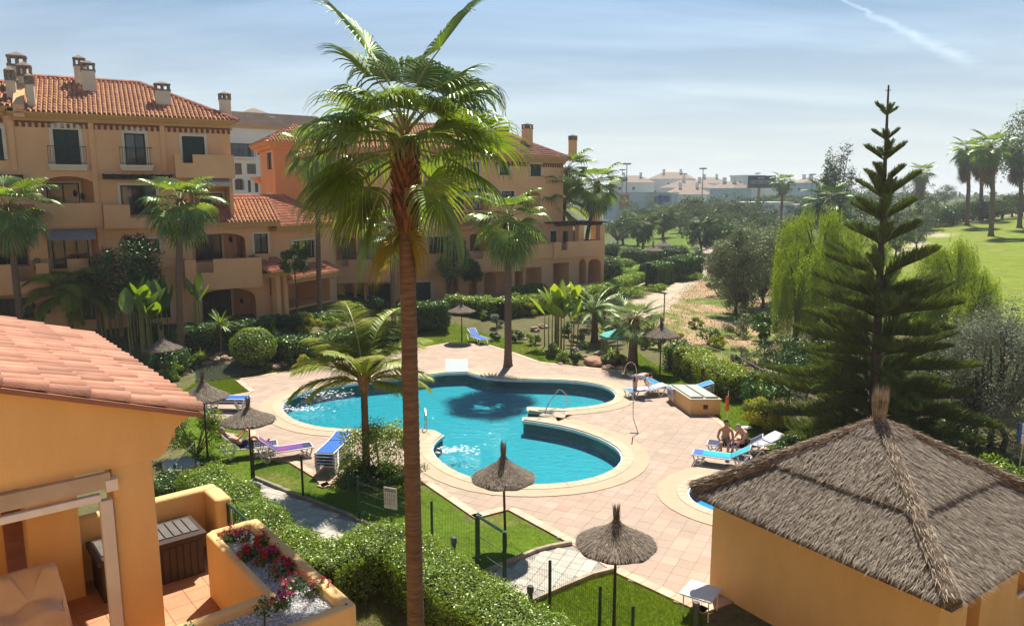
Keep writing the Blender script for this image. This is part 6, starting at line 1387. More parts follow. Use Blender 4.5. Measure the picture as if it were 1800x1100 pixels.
rq = random.Random(12); kk = 0
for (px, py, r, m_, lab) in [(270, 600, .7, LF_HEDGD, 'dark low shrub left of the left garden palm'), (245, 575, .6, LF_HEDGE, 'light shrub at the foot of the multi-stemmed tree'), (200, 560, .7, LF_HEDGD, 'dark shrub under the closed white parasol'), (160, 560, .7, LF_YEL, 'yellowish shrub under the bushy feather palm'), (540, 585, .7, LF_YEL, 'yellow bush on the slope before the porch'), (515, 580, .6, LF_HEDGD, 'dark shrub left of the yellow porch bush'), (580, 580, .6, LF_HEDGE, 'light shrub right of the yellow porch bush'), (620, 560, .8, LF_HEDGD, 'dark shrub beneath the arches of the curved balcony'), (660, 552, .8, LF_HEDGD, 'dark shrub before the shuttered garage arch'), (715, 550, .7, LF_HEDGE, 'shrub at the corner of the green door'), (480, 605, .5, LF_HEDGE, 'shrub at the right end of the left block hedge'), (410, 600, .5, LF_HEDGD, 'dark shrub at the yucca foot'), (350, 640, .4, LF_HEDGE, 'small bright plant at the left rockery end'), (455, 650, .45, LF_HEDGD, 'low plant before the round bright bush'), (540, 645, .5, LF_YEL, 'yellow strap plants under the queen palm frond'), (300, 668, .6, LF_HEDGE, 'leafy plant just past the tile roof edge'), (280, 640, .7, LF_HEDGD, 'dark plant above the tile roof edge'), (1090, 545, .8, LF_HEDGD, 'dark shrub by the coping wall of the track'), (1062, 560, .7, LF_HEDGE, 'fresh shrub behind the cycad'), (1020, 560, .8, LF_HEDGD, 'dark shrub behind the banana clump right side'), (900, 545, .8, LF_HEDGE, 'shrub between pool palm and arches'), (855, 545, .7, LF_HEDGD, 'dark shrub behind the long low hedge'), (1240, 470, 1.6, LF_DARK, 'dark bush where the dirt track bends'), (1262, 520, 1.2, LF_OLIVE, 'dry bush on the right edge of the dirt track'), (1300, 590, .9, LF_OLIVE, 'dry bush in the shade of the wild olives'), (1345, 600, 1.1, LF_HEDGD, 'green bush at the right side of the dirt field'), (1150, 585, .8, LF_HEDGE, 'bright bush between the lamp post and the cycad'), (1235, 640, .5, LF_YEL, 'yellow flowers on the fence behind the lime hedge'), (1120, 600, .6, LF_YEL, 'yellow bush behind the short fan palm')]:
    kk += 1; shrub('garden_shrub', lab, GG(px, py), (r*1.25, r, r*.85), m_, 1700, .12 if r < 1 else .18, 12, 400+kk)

MG = 'middle-distance trees beyond the track'; posn = ['above the far end of the dirt track', 'left of the white shed', 'in front of the white shed foot', 'right of the white shed', 'behind the left willow', 'behind the pine spire', 'at the foot of the skyline cypress', 'left of the lone skirted palm', 'behind the lone skirted palm', 'below the posters']
pxs = [1262, 1318, 1352, 1425, 1402, 1530, 1490, 1585, 1640, 1110]; k = 0
for q in range(40):
    i = q % 10; px = pxs[i]+(q//10-1.5)*13+rq.uniform(-5, 5); d = [118, 150, 185, 225][q//10]+rq.uniform(-8, 8); x = aty(px, 400, d).x; z = hz(x, d); h = rq.uniform(3.6, 6.2)+(q//10)*.8
    if 1325 < px < 1432 and d > 170: h = 2.6
    tree('distant_tree', '%s %s tree %s' % (['nearest', 'second nearest', 'third nearest', 'farthest'][q//10], ['dull green', 'greyish', 'dark green', 'soft green'][(q+i) % 4], posn[i]), (x, d, z), h, h*.62, [LF_FAR, LF_OLIVE, LF_DARK, LF_FAR][(q+i) % 4], 1500, .32, 18, .18, .92, MG, 500+q, shell=.3)
# ------------------------------------------------------------------ thatched hut
STRAW = M('straw', (.33, .28, .22), (.19, .155, .12), 7, .9, island=.42)
STRAWB = M('straw_base', (.16, .12, .085), (.09, .065, .045), 9, .95, .9, 40)
STRAWL = M('pale_straw', (.50, .42, .32), (.32, .25, .185), 8, .9, island=.4)
ez = 2.32
cF = Vector((7.25, 11.25)); cL = Vector((4.12, 15.95)); e1 = (cL-cF); Lh = e1.length; e1.normalize(); e2 = Vector((-e1.y, e1.x)) 
if e2.x < 0: e2 = -e2
cR = cF+e2*Lh; cB = cL+e2*Lh; cen = (cF+cB)/2; APX = 4.12
hut = thing('thatched_hut', 'ochre pool hut with a two-tier pyramid straw roof and upright straw finial', 'hut', (cen.x, cen.y, 0))
W_ = .32
def inset(k): return [cen+(c-cen)*(1-k) for c in (cF, cR, cB, cL)]
wc = inset(W_/(Lh/2))
m = MB(); 
class _F(Fac): pass
fw = Fac(tuple(wc[3]), tuple(wc[0]), 0); m = fwall(fw, 0, fw.L, -.1, ez+.13, [])
fr_ = Fac(tuple(wc[0]), tuple(wc[1]), 0)
if fr_.n.dot(cen-wc[0]) > 0: fr_.n = -fr_.n
hh = [(1.0, 1.5, .0, 1.95, 0, .28), (3.0, 3.45, 1.3, 2.0, 0, .28)]
fwall(fr_, 0, fr_.L, -.1, ez+.13, hh, mb=m)
for a, b in ((wc[1], wc[2]), (wc[2], wc[3])): m.add([(a.x, a.y, -.1), (b.x, b.y, -.1), (b.x, b.y, ez+.13), (a.x, a.y, ez+.13)], [(0, 1, 2, 3)])
m.done('wall', WALLN, hut)
m = MB(); fbox(fr_, .97, 1.53, -.27, -.22, 0, 1.97, m); m.done('door', M('door_brown', (.28, .13, .05), (.2, .09, .04), 6, .6), hut)
m = MB(); fbox(fr_, 3.0, 3.45, -.27, -.22, 1.3, 2.0, m); w = m.done('window', WALLN, hut); m = MB(); fbox(fr_, 2.96, 3.49, -.02, .05, 1.22, 1.3, m); m.done('sill', WHITE, w)
m = MB(); m.tube([fr_.w(.5, .2, ez+.02), fr_.w(4.0, .2, ez+.02)], .02, 6); m.done('pipe', M('grey_pipe', (.4, .4, .42), None, 4, .4), hut)
A3 = Vector((cen.x-.2, cen.y+.05, APX))
def face_pts(a, b, t0, t1, lift):
    """corners of the band between slope fractions t0 (eave) and t1, lifted"""
    a3, b3 = Vector((a.x, a.y, ez)), Vector((b.x, b.y, ez)); n = (b3-a3).cross(A3-a3).normalized()
    if n.z < 0: n = -n
    return [a3.lerp(A3, t0)+n*lift, b3.lerp(A3, t0)+n*lift, b3.lerp(A3, t1)+n*lift, a3.lerp(A3, t1)+n*lift], n
def thatch_face(mb, P, n, dens, rng, L=.2, W=.013):
    a, b, c, d = P; ar = ((b-a).length+(c-d).length)/2*((c+d)/2-(a+b)/2).length; k = int(ar*dens); u = rng.uniform(0, 1, k); v = rng.uniform(0, 1, k)
    A, B, C_, D_ = map(np.array, (a, b, c, d)); l0, l1 = (b-a).length, (c-d).length
    if l1 < l0*.2: v = 1-np.sqrt(1-v*.98)
    lo = A[None]+(B-A)[None]*u[:, None]; hi = D_[None]+(C_-D_)[None]*u[:, None]; Q = lo+(hi-lo)*v[:, None]
    # straw courses: rows stepped like a woven mat
    row = v*((c+d)/2-(a+b)/2).length; ph = (row/.085) % 1
    dn = -((C_+D_)/2-(A+B)/2); dn /= np.linalg.norm(dn); N3 = np.array(n)
    Q = Q+N3*(.012+.022*ph)[:, None]
    Dr = dn[None]+rng.normal(0, .16, (k, 3))+N3*rng.uniform(-.02, .16, k)[:, None]
    return strips(Q, Dr, L*rng.uniform(.5, 1.2, k), W, None, rng, 2, up=N3+np.array((.01, .02, 0)))
roof = MB(); 
V = []; cs = [cF, cR, cB, cL]
rt = link('thatched_roof', None, hut); hut_rng = np.random.RandomState(9)
bpy.data.objects.remove(rt)
mb = MB(); P8 = [Vector((c.x, c.y, ez)) for c in cs]; mb.add([p+Vector((0, 0, -.02)) for p in P8]+[p+Vector((0, 0, -.14)) for p in P8]+[A3], [(0, 1, 8), (1, 2, 8), (2, 3, 8), (3, 0, 8), (7, 6, 5, 4), (0, 4, 5, 1), (1, 5, 6, 2), (2, 6, 7, 3), (3, 7, 4, 0)])
tier = .44
for i in range(4):
    a, b = cs[i], cs[(i+1) % 4]; P, n = face_pts(a, b, tier-.02, 1, .09); Q = [p-n*.1 for p in P]; mb.add(P+Q, [(0, 1, 2, 3), (0, 4, 5, 1), (1, 5, 6, 2), (3, 7, 4, 0)])
    P, n = face_pts(a, b, 0.86, 1, .13); Q = [p-n*.1 for p in P]; mb.add(P+Q, [(0, 1, 2, 3), (0, 4, 5, 1)])
rf = mb.done('roof', STRAWB, hut)
parts = []
for i in range(4):
    a, b = cs[i], cs[(i+1) % 4]; d_ = 1100 if i in (0, 3) else 350
    for t0, t1, lf in ((0, tier, .0), (tier, .86, .09), (.86, .995, .13)):
        P, n = face_pts(a, b, t0, t1, lf); parts.append(thatch_face(None, P, n, d_, hut_rng))
    # fringes at the eave and at the two steps
    for t0, lf, kk_ in ((0, .02, 900), (tier-.005, .09, 500), (.86, .13, 160)):
        P, n = face_pts(a, b, t0, min(t0+.1, 1), lf); u = hut_rng.uniform(0, 1, kk_); A, B = np.array(P[0]), np.array(P[1]); Q = A+(B-A)*u[:, None]+np.array(n)*hut_rng.uniform(-.08 if t0 == 0 else -.04, .01, kk_)[:, None]; dn = (P[0]-P[3]).normalized(); out = np.array((P[0]+P[1]-P[2]-P[3]).normalized())
        parts.append(strips(Q-out*.1, out[None]+hut_rng.normal(0, .12, (kk_, 3))+np.array((0, 0, -.1 if t0 == 0 else 0)), .18*hut_rng.uniform(.7, 1.25, kk_), .016, None, hut_rng, 2))
V, F = merge(parts); np_obj('straw', V, F, STRAW, hut, kind='stuff')
# hip rolls
mb = MB(); parts = []
for c in cs:
    c3 = Vector((c.x, c.y, ez+.03)); d = A3-c3; pts = [c3+d*t+Vector((0, 0, .06+.02*math.sin(t*40))) for t in np.linspace(-.01, 1, 40)]; mb.tube(pts, [(.13 if t < .85 else .10)*(1+.06*math.sin(t*90)) for t in np.linspace(0, 1, 40)], 10)
    k = 2600 if c in (cF, cL, cR) else 500; t = hut_rng.uniform(0, 1, k); w = hut_rng.uniform(0, 2*math.pi, k); dn = np.array(d.normalized()); s = np.cross(dn, (0, 0, 1)); s /= np.linalg.norm(s); u = np.cross(s, dn)
    Q = np.array(c3)+np.array(d)*t[:, None]+np.array((0, 0, .06))+(s*np.cos(w)[:, None]+u*np.sin(w)[:, None])*(.128+.02*((t*22) % 1))[:, None]
    parts.append(strips(Q, -dn+hut_rng.normal(0, .2, (k, 3)), .17, .014, None, hut_rng, 2))
mb.done('hip_roll', STRAWB, hut); V, F = merge(parts); np_obj('straw', V, F, STRAWL, hut, kind='stuff')
def finial(mb_parts, base, h, r, n, rng):
    w = rng.uniform(0, 2*math.pi, n); rr = r*np.sqrt(rng.uniform(0, 1, n)); Q = np.array(base)+np.stack([rr*np.cos(w), rr*np.sin(w), rng.uniform(0, h*.45, n)], 1); D = np.stack([np.cos(w)*.10, np.sin(w)*.10, np.ones(n)], 1)+rng.normal(0, .05, (n, 3)); return strips(Q, D, h*rng.uniform(.35, .62, n), .014, None, rng, 2)
mb = MB(); mb.tube([A3+Vector((0, 0, -.05)), A3+Vector((0, 0, .3)), A3+Vector((0, 0, .58))], [.14, .09, .11], 10); fo = mb.done('finial', STRAWB, hut)
V, F = finial(None, A3+Vector((0, 0, .02)), .86, .12, 900, hut_rng); np_obj('straw', V, F, STRAWL, hut, kind='stuff')
# ------------------------------------------------------------------ thatched parasols
def parasol_meshes(rad=.82, hp=.48, n=40, seed=1, tuft=.3):
    rg = np.random.RandomState(seed); prof = [(rad, 0), (rad*.8, hp*.17), (rad*.55, hp*.40), (rad*.3, hp*.66), (rad*.12, hp*.92), (.06, hp*1.08), (.055, hp*1.3)]
    mb = MB(); V = []; NN = 48
    for r, z in prof:
        for k in range(NN): a = 2*math.pi*k/NN; q = 1+(.02*math.sin(a*8)+rg.uniform(-.012, .012))*(r/rad); V.append((r*q*math.cos(a), r*q*math.sin(a), z-.02*(r/rad)*abs(math.sin(a*4))))
    F = [(i*NN+k, i*NN+(k+1) % NN, (i+1)*NN+(k+1) % NN, (i+1)*NN+k) for i in range(len(prof)-1) for k in range(NN)]+[tuple(range((len(prof)-1)*NN, len(prof)*NN))]
    # underside, 3 cm in
    b = len(V); V += [(x*.98, y*.98, z-.05) for x, y, z in V[:NN*5]]; F += [(b+i*NN+(k+1) % NN, b+i*NN+k, b+(i+1)*NN+k, b+(i+1)*NN+(k+1) % NN) for i in range(4) for k in range(NN)]+[(k, b+k, b+(k+1) % NN, (k+1) % NN) for k in range(NN)]
    mb.add(V, F); can = mb.me('canopy', STRAWB, True)
    m = 3200; t = rg.uniform(0, 1, m)**.6; a = rg.uniform(0, 2*math.pi, m); pr = np.array(prof[:6])[::-1]; r = rad*t; z = np.interp(r, pr[:, 0], pr[:, 1]); g = np.gradient(np.interp(np.linspace(0, rad, 50), pr[:, 0], pr[:, 1]), rad/49); sl_ = np.interp(r, np.linspace(0, rad, 50), g)
    D = np.stack([np.cos(a), np.sin(a), sl_], 1); Q = np.stack([r*np.cos(a)*.99, r*np.sin(a)*.99, z+.008+.012*((t*11) % 1)], 1); V1, F1 = strips(Q, D+rg.normal(0, .07, D.shape), .12*rg.uniform(.5, 1.1, m), .010, None, rg, 2, up=np.array((.01, .02, 1.)))
    m2 = 700; a = rg.uniform(0, 2*math.pi, m2); Q = np.stack([rad*.95*np.cos(a), rad*.95*np.sin(a), rg.uniform(-.03, .03, m2)], 1); D = np.stack([np.cos(a), np.sin(a), -.45+0*a], 1)+rg.normal(0, .1, (m2, 3)); V2, F2 = strips(Q, D, .085*rg.uniform(.4, 1.2, m2), .010, None, rg, 2)
    V3, F3 = finial(None, (0, 0, hp*.95), tuft+.16, .06, 160, rg); V, F = merge([(V1, F1), (V2, F2), (V3, F3)]); return can, mesh_np('straw', V, F, STRAW)
PMS = [parasol_meshes(seed=1), parasol_meshes(hp=.42, seed=2), parasol_meshes(hp=.55, seed=5, tuft=.36)]
POLEM = M('dark_pole', (.06, .055, .035), (.04, .035, .025), 6, .7)
pole_me = {}
def parasol(px, pyb, label, h=1.85, s=1.0, k=0, lean=(0, 0), gr='thatched parasols round the pool', p=None):
    b = p or GG(px, pyb); t = thing('thatched_parasol', label, 'parasol', b, 0, gr); m = MB(); m.tube([(0, 0, -.05), (lean[0]*.5, lean[1]*.5, h*.5), (lean[0], lean[1], h+.3)], [.04, .033, .028], 8); m.done('pole', POLEM, t, False)
    m = MB()
    for q in range(8): a = q*math.pi/4; m.tube([(lean[0], lean[1], h+.34*s), (lean[0]+.74*s*math.cos(a), lean[1]+.74*s*math.sin(a), h-.02)], .012, 4)
    m.done('rib', POLEM, t, False, kind='stuff')
    c = link('canopy', PMS[k][0], t, (lean[0], lean[1], h), px*.1, s); link('straw', PMS[k][1], c)['kind'] = 'stuff'
    return t
parasol(1079, 1103, 'nearest thatched parasol, left of the hut on the lower lawn', 1.9, 1.0, 0)
parasol(889, 959, 'thatched parasol behind the green gate with a long upright tuft', 1.85, .98, 2, (-.06, .05))
parasol(443, 838, 'thatched parasol over the occupied loungers left of the pool', 1.9, 1.0, 1)
parasol(365, 803, 'thatched parasol beside the corner of the near tiled roof', 2.15, .98, 2)
parasol(812, 600, 'far thatched parasol beside the blue lounger behind the pool', 1.9, 1.0, 1)
parasol(1160, 655, 'thatched parasol on the right lawn beside the dark hedge', 1.95, 1.12, 0)
b = atz(275, 640, 0); parasol(0, 0, 'thatched parasol mostly hidden by the near tiled roof', 1.9, 1.0, 0, p=tuple(GG(292, 682)))
parasol(1147, 470, 'left one of the two far parasols by the clipped shrubs', 2.1, 1.5, 1, gr='parasols on the far lawn'); parasol(1166, 466, 'right one of the two far parasols by the clipped shrubs', 2.5, 1.5, 1, gr='parasols on the far lawn')
# teal cloth parasol, closed white parasol
TEAL = M('teal_cloth', (.10, .42, .38), (.07, .34, .31), 3, .8); WCL = M('white_cloth', (.66, .64, .62), (.5, .48, .47), 5, .9)
b = GG(1085, 632); t = thing('cloth_parasol', 'open teal cloth parasol in the rockery beside the short fan palm', 'parasol', b); m = MB(); m.tube([(0, 0, 0), (0, 0, 1.75)], .02, 6); m.done('pole', POLEM, t, False)
m = MB(); V = [(0, 0, 1.72)]+[(1.0*math.cos(a*math.pi/4), 1.0*math.sin(a*math.pi/4), 1.38) for a in range(8)]; m.add(V, [(0, 1+k, 1+(k+1) % 8) for k in range(8)]); m.add([(x*.99, y*.99, z-.02) for x, y, z in V], [(1+(k+1) % 8, 1+k, 0) for k in range(8)]); m.add([(x*1.0, y*1.0, z) for x, y, z in V[1:]]+[(x, y, z-.12) for x, y, z in V[1:]], [(k, (k+1) % 8, (k+1) % 8+8, k+8) for k in range(8)]); m.done('canopy', TEAL, t, False)
b = GG(196, 580); t = thing('closed_parasol', 'closed white parasol standing at the left block ground floor', 'parasol', b); m = MB(); m.tube([(0, 0, 0), (0, 0, 2.45)], .025, 6); m.done('pole', POLEM, t, False)
m = MB(); V = []; NN = 16; pr = [(.03, 2.4), (.10, 2.2), (.16, 1.7), (.22, 1.1), (.30, .75)]
for r, z in pr:
    for k in range(NN): a = 2*math.pi*k/NN; q = r*(1.2 if k % 2 else .75); V.append((q*math.cos(a), q*math.sin(a), z))
m.add(V, [(i*NN+k, i*NN+(k+1) % NN, (i+1)*NN+(k+1) % NN, (i+1)*NN+k) for i in range(4) for k in range(NN)]); m.done('canopy', WCL, t, False)
# ------------------------------------------------------------------ loungers
FRM = M('white_plastic', (.78, .76, .72), (.70, .68, .64), 5, .45); BLU = M('royal_blue_sling', (.012, .13, .50), (.01, .10, .42), 4, .6); TEALS = M('turquoise_towel', (.02, .40, .46), (.015, .32, .40), 5, .85); LBL = M('azure_sling', (.015, .27, .52), (.012, .21, .44), 4, .6)
NAVY = M('navy_sling', (.02, .025, .10), (.015, .02, .07), 4, .7); PURP = M('purple_towel', (.22, .05, .20), (.08, .06, .26), 2.5, .9, low=.4, high=.6); WTOW = M('white_towel', (.72, .72, .75), (.5, .52, .62), 4, .9, low=.4, high=.6)
_lg = {}
def lounger(p, rz, label, back=.5, sling=BLU, group=None, towel=None, legs=True, dz=0, bsl=None, cat='sun lounger'):
    """head at +x. seat 1.25 m long, hinged back .65 m"""
    t = thing('sun_lounger', label, cat, (p[0], p[1], p[2]+dz), rz, group); key = round(back, 2)
    if ('f', key) not in _lg:
        m = MB()
        for sy in (-.31, .31):
            m.tube([(-.95, sy, .30), (-.90, sy, .34), (.0, sy, .33), (.93, sy, .34), (.98, sy, .28)], .024, 6)
        for x in (-.93, -.3, .3, .93): m.tube([(x, -.31, .32), (x, .31, .32)], .018, 5)
        _lg[('f', key)] = m.me('frame', FRM, True)
        m = MB(); c, s_ = math.cos(back), math.sin(back); 
        for sy in (-.26, .26): m.tube([(.3, sy, .355), (.3+.72*c, sy, .355+.72*s_)], .018, 5)
        m.tube([(.3+.72*c, -.26, .355+.72*s_), (.3+.72*c, .26, .355+.72*s_)], .018, 5)
        if back > .15: m.tube([(.3+.5*c, .2, .355+.5*s_), (.78, .2, .34)], .012, 5); m.tube([(.3+.5*c, -.2, .355+.5*s_), (.78, -.2, .34)], .012, 5)
        _lg[('b', key)] = m.me('back_frame', FRM, True)
        m = MB(); q = .31
        nb = 9
        for k in range(nb):
            r0, r1 = .72*k/nb+.004, .72*(k+1)/nb-.004; P = [(.3+r*c, y, .357+r*s_) for r in (r0, r1) for y in (-.25, .25)]; n_ = Vector((-s_, 0, c))*.012
            m.add([P[0], P[1], P[3], P[2]]+[tuple(Vector(v)+n_) for v in (P[0], P[1], P[3], P[2])], [(3, 2, 1, 0), (4, 5, 6, 7), (0, 1, 5, 4), (1, 2, 6, 5), (2, 3, 7, 6), (3, 0, 4, 7)])
        _lg[('bs', key)] = m.V, m.F
        m = MB()
        for k in range(15): x = -.9+1.19*k/15; m.box(x+.003, -.27, .340, x+1.19/15-.003, .27, .354)
        _lg[('s', key)] = m.V, m.F
        m = MB()
        m.tube([(-.88, 0, .31), (-.80, 0, .05), (-.72, 0, .012), (-.66, 0, .05), (-.5, 0, .31)], [.03, .027, .03, .027, .03], 6); _lg['leg'] = m.me('leg', FRM, True)
    link('frame', _lg[('f', key)], t); link('back_frame', _lg[('b', key)], t)
    def sl_me(k, nm, mat):
        kk = (k, key, mat.name)
        if kk not in _lg: _lg[kk] = mesh_np(nm, _lg[(k, key)][0], _lg[(k, key)][1], mat)
        return _lg[kk]
    link('seat', sl_me('s', 'seat', sling), t); link('backrest', sl_me('bs', 'backrest', bsl or sling), t)
    for dx_, sy in ((0, -.31), (0, .31), (1.35, -.31), (1.35, .31)): link('leg', _lg['leg'], t, (dx_, sy, 0))
    if towel:
        c, s_ = math.cos(back), math.sin(back); P = []; xs = [-.6, -.3, -.05, .1, .2, .29]; pr = [(x, .362+.006*math.sin(x*20)) for x in xs]+[(.3+r*c-.012*s_, .372+r*s_) for r in (.1, .3, .5, .7)]; V = []
        for (x, z) in pr:
            for y in (-.29, -.24, -.1, .1, .24, .29): V.append((x, y+.01*math.sin(x*9), z-(.05 if abs(y) > .28 else 0)))
        F = [(i*6+j, i*6+j+1, (i+1)*6+j+1, (i+1)*6+j) for i in range(len(pr)-1) for j in range(5)]; V2 = [(x, y, z-.004) for x, y, z in V]
        o = link('towel', mesh_np('towel', V+V2, F+[(f[3]+len(V), f[2]+len(V), f[1]+len(V), f[0]+len(V)) for f in F], towel[0], None, True), None, t.location, rz); tag(o, towel[1], 'towel')
    return t
def face(px0, py0, px1, py1): a, b = atz(px0, py0, .3), atz(px1, py1, .3); return math.atan2(b.y-a.y, b.x-a.x)
def ctr(px, py, z=.34): p = atz(px, py, z); return (p.x, p.y, 0)
# by the left parasol
p = ctr(500, 788); lg1 = lounger(p, math.radians(205), 'lounger with purple and turquoise towel right of the left parasol pole', .75, NAVY, None, (PURP, 'purple and turquoise striped towel spread on the lounger right of the parasol pole'))
p = ctr(438, 783); lg2 = lounger(p, math.radians(200), 'lounger with a person lying on it left of the parasol pole', .75, NAVY)
p = ctr(398, 706); SG1 = 'stacked loungers by the left lawn'
for k in range(3): lounger(p, math.radians(176), ['bottom lounger of the blue stack under the corner parasol', 'middle lounger of the blue stack under the corner parasol', 'topmost lounger of the blue stack under the corner parasol'][k], .06 if k < 2 else .1, BLU, SG1, dz=.10*k)
p = ctr(588, 808, .2); SG2 = 'stacked loungers beside the flowering bush'
for k in range(5): lounger(p, math.radians(84), '%s lounger of the five stacked beside the flowering bush' % ['lowest', 'second lowest', 'middle', 'second highest', 'top'][k], .12, BLU, SG2, dz=.105*k)
p = ctr(840, 592); lounger(p, math.radians(120), 'single blue lounger beside the far thatched parasol', .55, BLU)
# right, by the box
p = ctr(1134, 683); lgw = lounger(p, math.radians(20), 'lounger with a white towel beneath the bending person', .15, LBL, None, (WTOW, 'crumpled white towel on the lounger by the bending person'))
p = ctr(1172, 679); lounger(p, math.radians(150), 'turquoise lounger between the bending person and the blue stack', .35, LBL)
p = ctr(1212, 694, .3); SG3 = 'stacked loungers behind the pump box'
for k in range(4): lounger(p, math.radians(5), '%s lounger of the blue stack behind the pump box' % ['lowest', 'second', 'third', 'topmost'][k], .28, BLU if k < 3 else LBL, SG3, dz=.105*k)
# group of three at the hut
p3 = ctr(1268, 800); lounger(p3, math.radians(-22), 'nearest of the occupied lounger group with a bright turquoise towel', .55, BLU, None, (TEALS, 'bright turquoise towel on the nearest lounger of the group'))
p4 = ctr(1292, 782); lounger(p4, math.radians(-20), 'lounger the pair is sitting on, behind the turquoise towel', .6, NAVY)
p5 = ctr(1332, 778); lounger(p5, math.radians(22), 'rearmost lounger of the group with a pale striped towel', .3, NAVY, None, (WTOW, 'pale striped towel on the rearmost lounger of the group'))
# ------------------------------------------------------------------ people
SKIN = M('skin', (.52, .27, .17), (.46, .23, .14), 6, .6); SKIN2 = M('pale_skin', (.62, .36, .26), (.56, .31, .22), 6, .6); HAIR = M('dark_hair', (.03, .018, .012), None, 9, .7); HAIRG = M('grey_hair', (.35, .32, .29), None, 9, .8)
SHIRT = M('white_blue_shirt', (.60, .64, .74), (.06, .10, .42), 5, .9, low=.5, high=.54); SHORT = M('blue_shorts', (.02, .04, .20), None, 5, .9); TRUNK = M('swim_shorts', (.03, .25, .38), (.6, .6, .6), 8, .9, low=.5, high=.55); BIK = M('black_swimsuit', (.015, .015, .02), None, 5, .7); CREAMC = M('pale_top', (.6, .5, .45), (.45, .2, .25), 6, .9)
def skin_mesh(name, J, E, mat, parent, sub=2, root=0):
    """J: list of (x,y,z,r); E: edges. Skin + subdivision, applied"""
    me = bpy.data.meshes.new(name); me.from_pydata([j[:3] for j in J], E, []); o = link(name, me, parent)
    mo = o.modifiers.new('s', 'SKIN'); mo.use_smooth_shade = True
    for i, j in enumerate(J): v = me.skin_vertices[0].data[i]; v.radius = (j[3], j[3]) if len(j) < 5 else (j[3], j[4]); v.use_root = (i == root)
    ss = o.modifiers.new('u', 'SUBSURF'); ss.levels = sub; ss.render_levels = sub
    dg = bpy.context.evaluated_depsgraph_get(); ev = bpy.data.meshes.new_from_object(o.evaluated_get(dg)); o.modifiers.clear(); o.data = ev; ev.materials.clear(); ev.materials.append(mat); return o
def person(label, loc, rz, pelvis, chest, neck, head, arms, legs, skin, hair, top=None, shorts=None, look=(1, 0, 0), group=None):
    """local coordinates, facing +x. arms/legs: [(shoulder, elbow, wrist, fingertips)] per side"""
    t = thing('person', label, 'person', loc, rz, group); J = []; E = []
    def j(p, r, r2=None): J.append((p[0], p[1], p[2], r, r2 or r)); return len(J)-1
    p = j(pelvis, .13, .11); mid = tuple((a*.5+b*.5) for a, b in zip(pelvis, chest)); w = j(mid, .115, .10); c = j(chest, .14, .12); n = j(neck, .055); E += [(p, w), (w, c), (c, n)]; hd = j(tuple(a*.6+b*.4 for a, b in zip(neck, head)), .055); E.append((n, hd))
    for (s, e, h, f) in arms:
        a = j(s, .058); b = j(e, .042); d = j(h, .027); k = j(tuple(x*.5+y*.5 for x, y in zip(h, f)), .035, .018); E += [(c, a), (a, b), (b, d), (d, k)]
        v = Vector(f)-Vector(h); v.normalize(); sd = v.cross(Vector((0, 0, 1))); sd = sd.normalized() if sd.length > .1 else Vector((0, 1, 0))
        for q in range(4): 
            o = sd*(q-1.5)*.02; b0 = Vector(h)*.45+Vector(f)*.55+o; L = (.075, .085, .08, .062)[q]; f1 = j(tuple(b0+v*L*.5), .009); f2 = j(tuple(b0+v*L+Vector((0, 0, -.012))), .007); E += [(k, f1), (f1, f2)]
        th = j(tuple(Vector(h)*.6+Vector(f)*.4+sd*.045), .010); E.append((k, th))
    for (hp, kn, an, to) in legs:
        a = j(hp, .095); b = j(kn, .062); d = j(an, .040); f = j(to, .030, .042); E += [(p, a), (a, b), (b, d), (d, f)]
    skin_mesh('body', J, E, skin, t, 2)
    H = Vector(head); lk = Vector(look).normalized(); sd = Vector((0, 0, 1)).cross(lk); sd = sd.normalized() if sd.length > .1 else Vector((0, 1, 0)); up = lk.cross(sd)
    V = []; nr, ns = 12, 16
    for i in range(nr+1):
        th = math.pi*i/nr
        for k in range(ns):
            ph = 2*math.pi*k/ns; x, y, z = math.sin(th)*math.cos(ph), math.sin(th)*math.sin(ph), math.cos(th); fx = x*.095; fy = y*.075; fz = z*.118
            if z < 0: fy *= 1+.25*z; fx *= 1+.12*z
            if x > .9 and -.35 < z < .15: fx += .018*(1-abs(z+.1)*3)
            V.append(tuple(H+lk*fx+sd*fy+up*fz))
    F = [(i*ns+k, (i+1)*ns+k, (i+1)*ns+(k+1) % ns, i*ns+(k+1) % ns) for i in range(nr) for k in range(ns)]
    hb = link('head', mesh_np('head', V, F, skin, None, True), t); mb = MB()
    mb.add([tuple(H+lk*.088+sd*a*.1+up*b*.1) for a, b in ((-.12, -.05), (.12, -.05), (0, .25))]+[tuple(H+lk*.118+up*-.012)], [(0, 1, 3), (1, 2, 3), (2, 0, 3)]); 
    for sg in (-1, 1): c0 = H+sd*sg*.073; mb.tube([c0+up*.025, c0+sd*sg*.012, c0-up*.03], [.012, .018, .010], 6)
    mb.done('face_features', skin, hb, False)
    mb = MB()
    for sg in (-1, 1): c0 = H+lk*.088+sd*sg*.032+up*.015; mb.tube([c0-sd*.012, c0+sd*.012], .008, 6)
    c0 = H+lk*.086-up*.052; mb.tube([c0-sd*.02, c0+sd*.02], .006, 5); mb.done('eyes_and_mouth', HAIR, hb, False)
    V2 = []
    for (x, y, z) in V:
        d = Vector((x, y, z))-H; f = d.dot(lk)/.095; u = d.dot(up)/.118; k = 1.12 if (f < .35 and u > -.35) or u > .55 else .8; V2.append(tuple(H+d*k+up*(.006 if k > 1 else 0)))
    link('hair', mesh_np('hair', V2, F, hair, None, True), t)
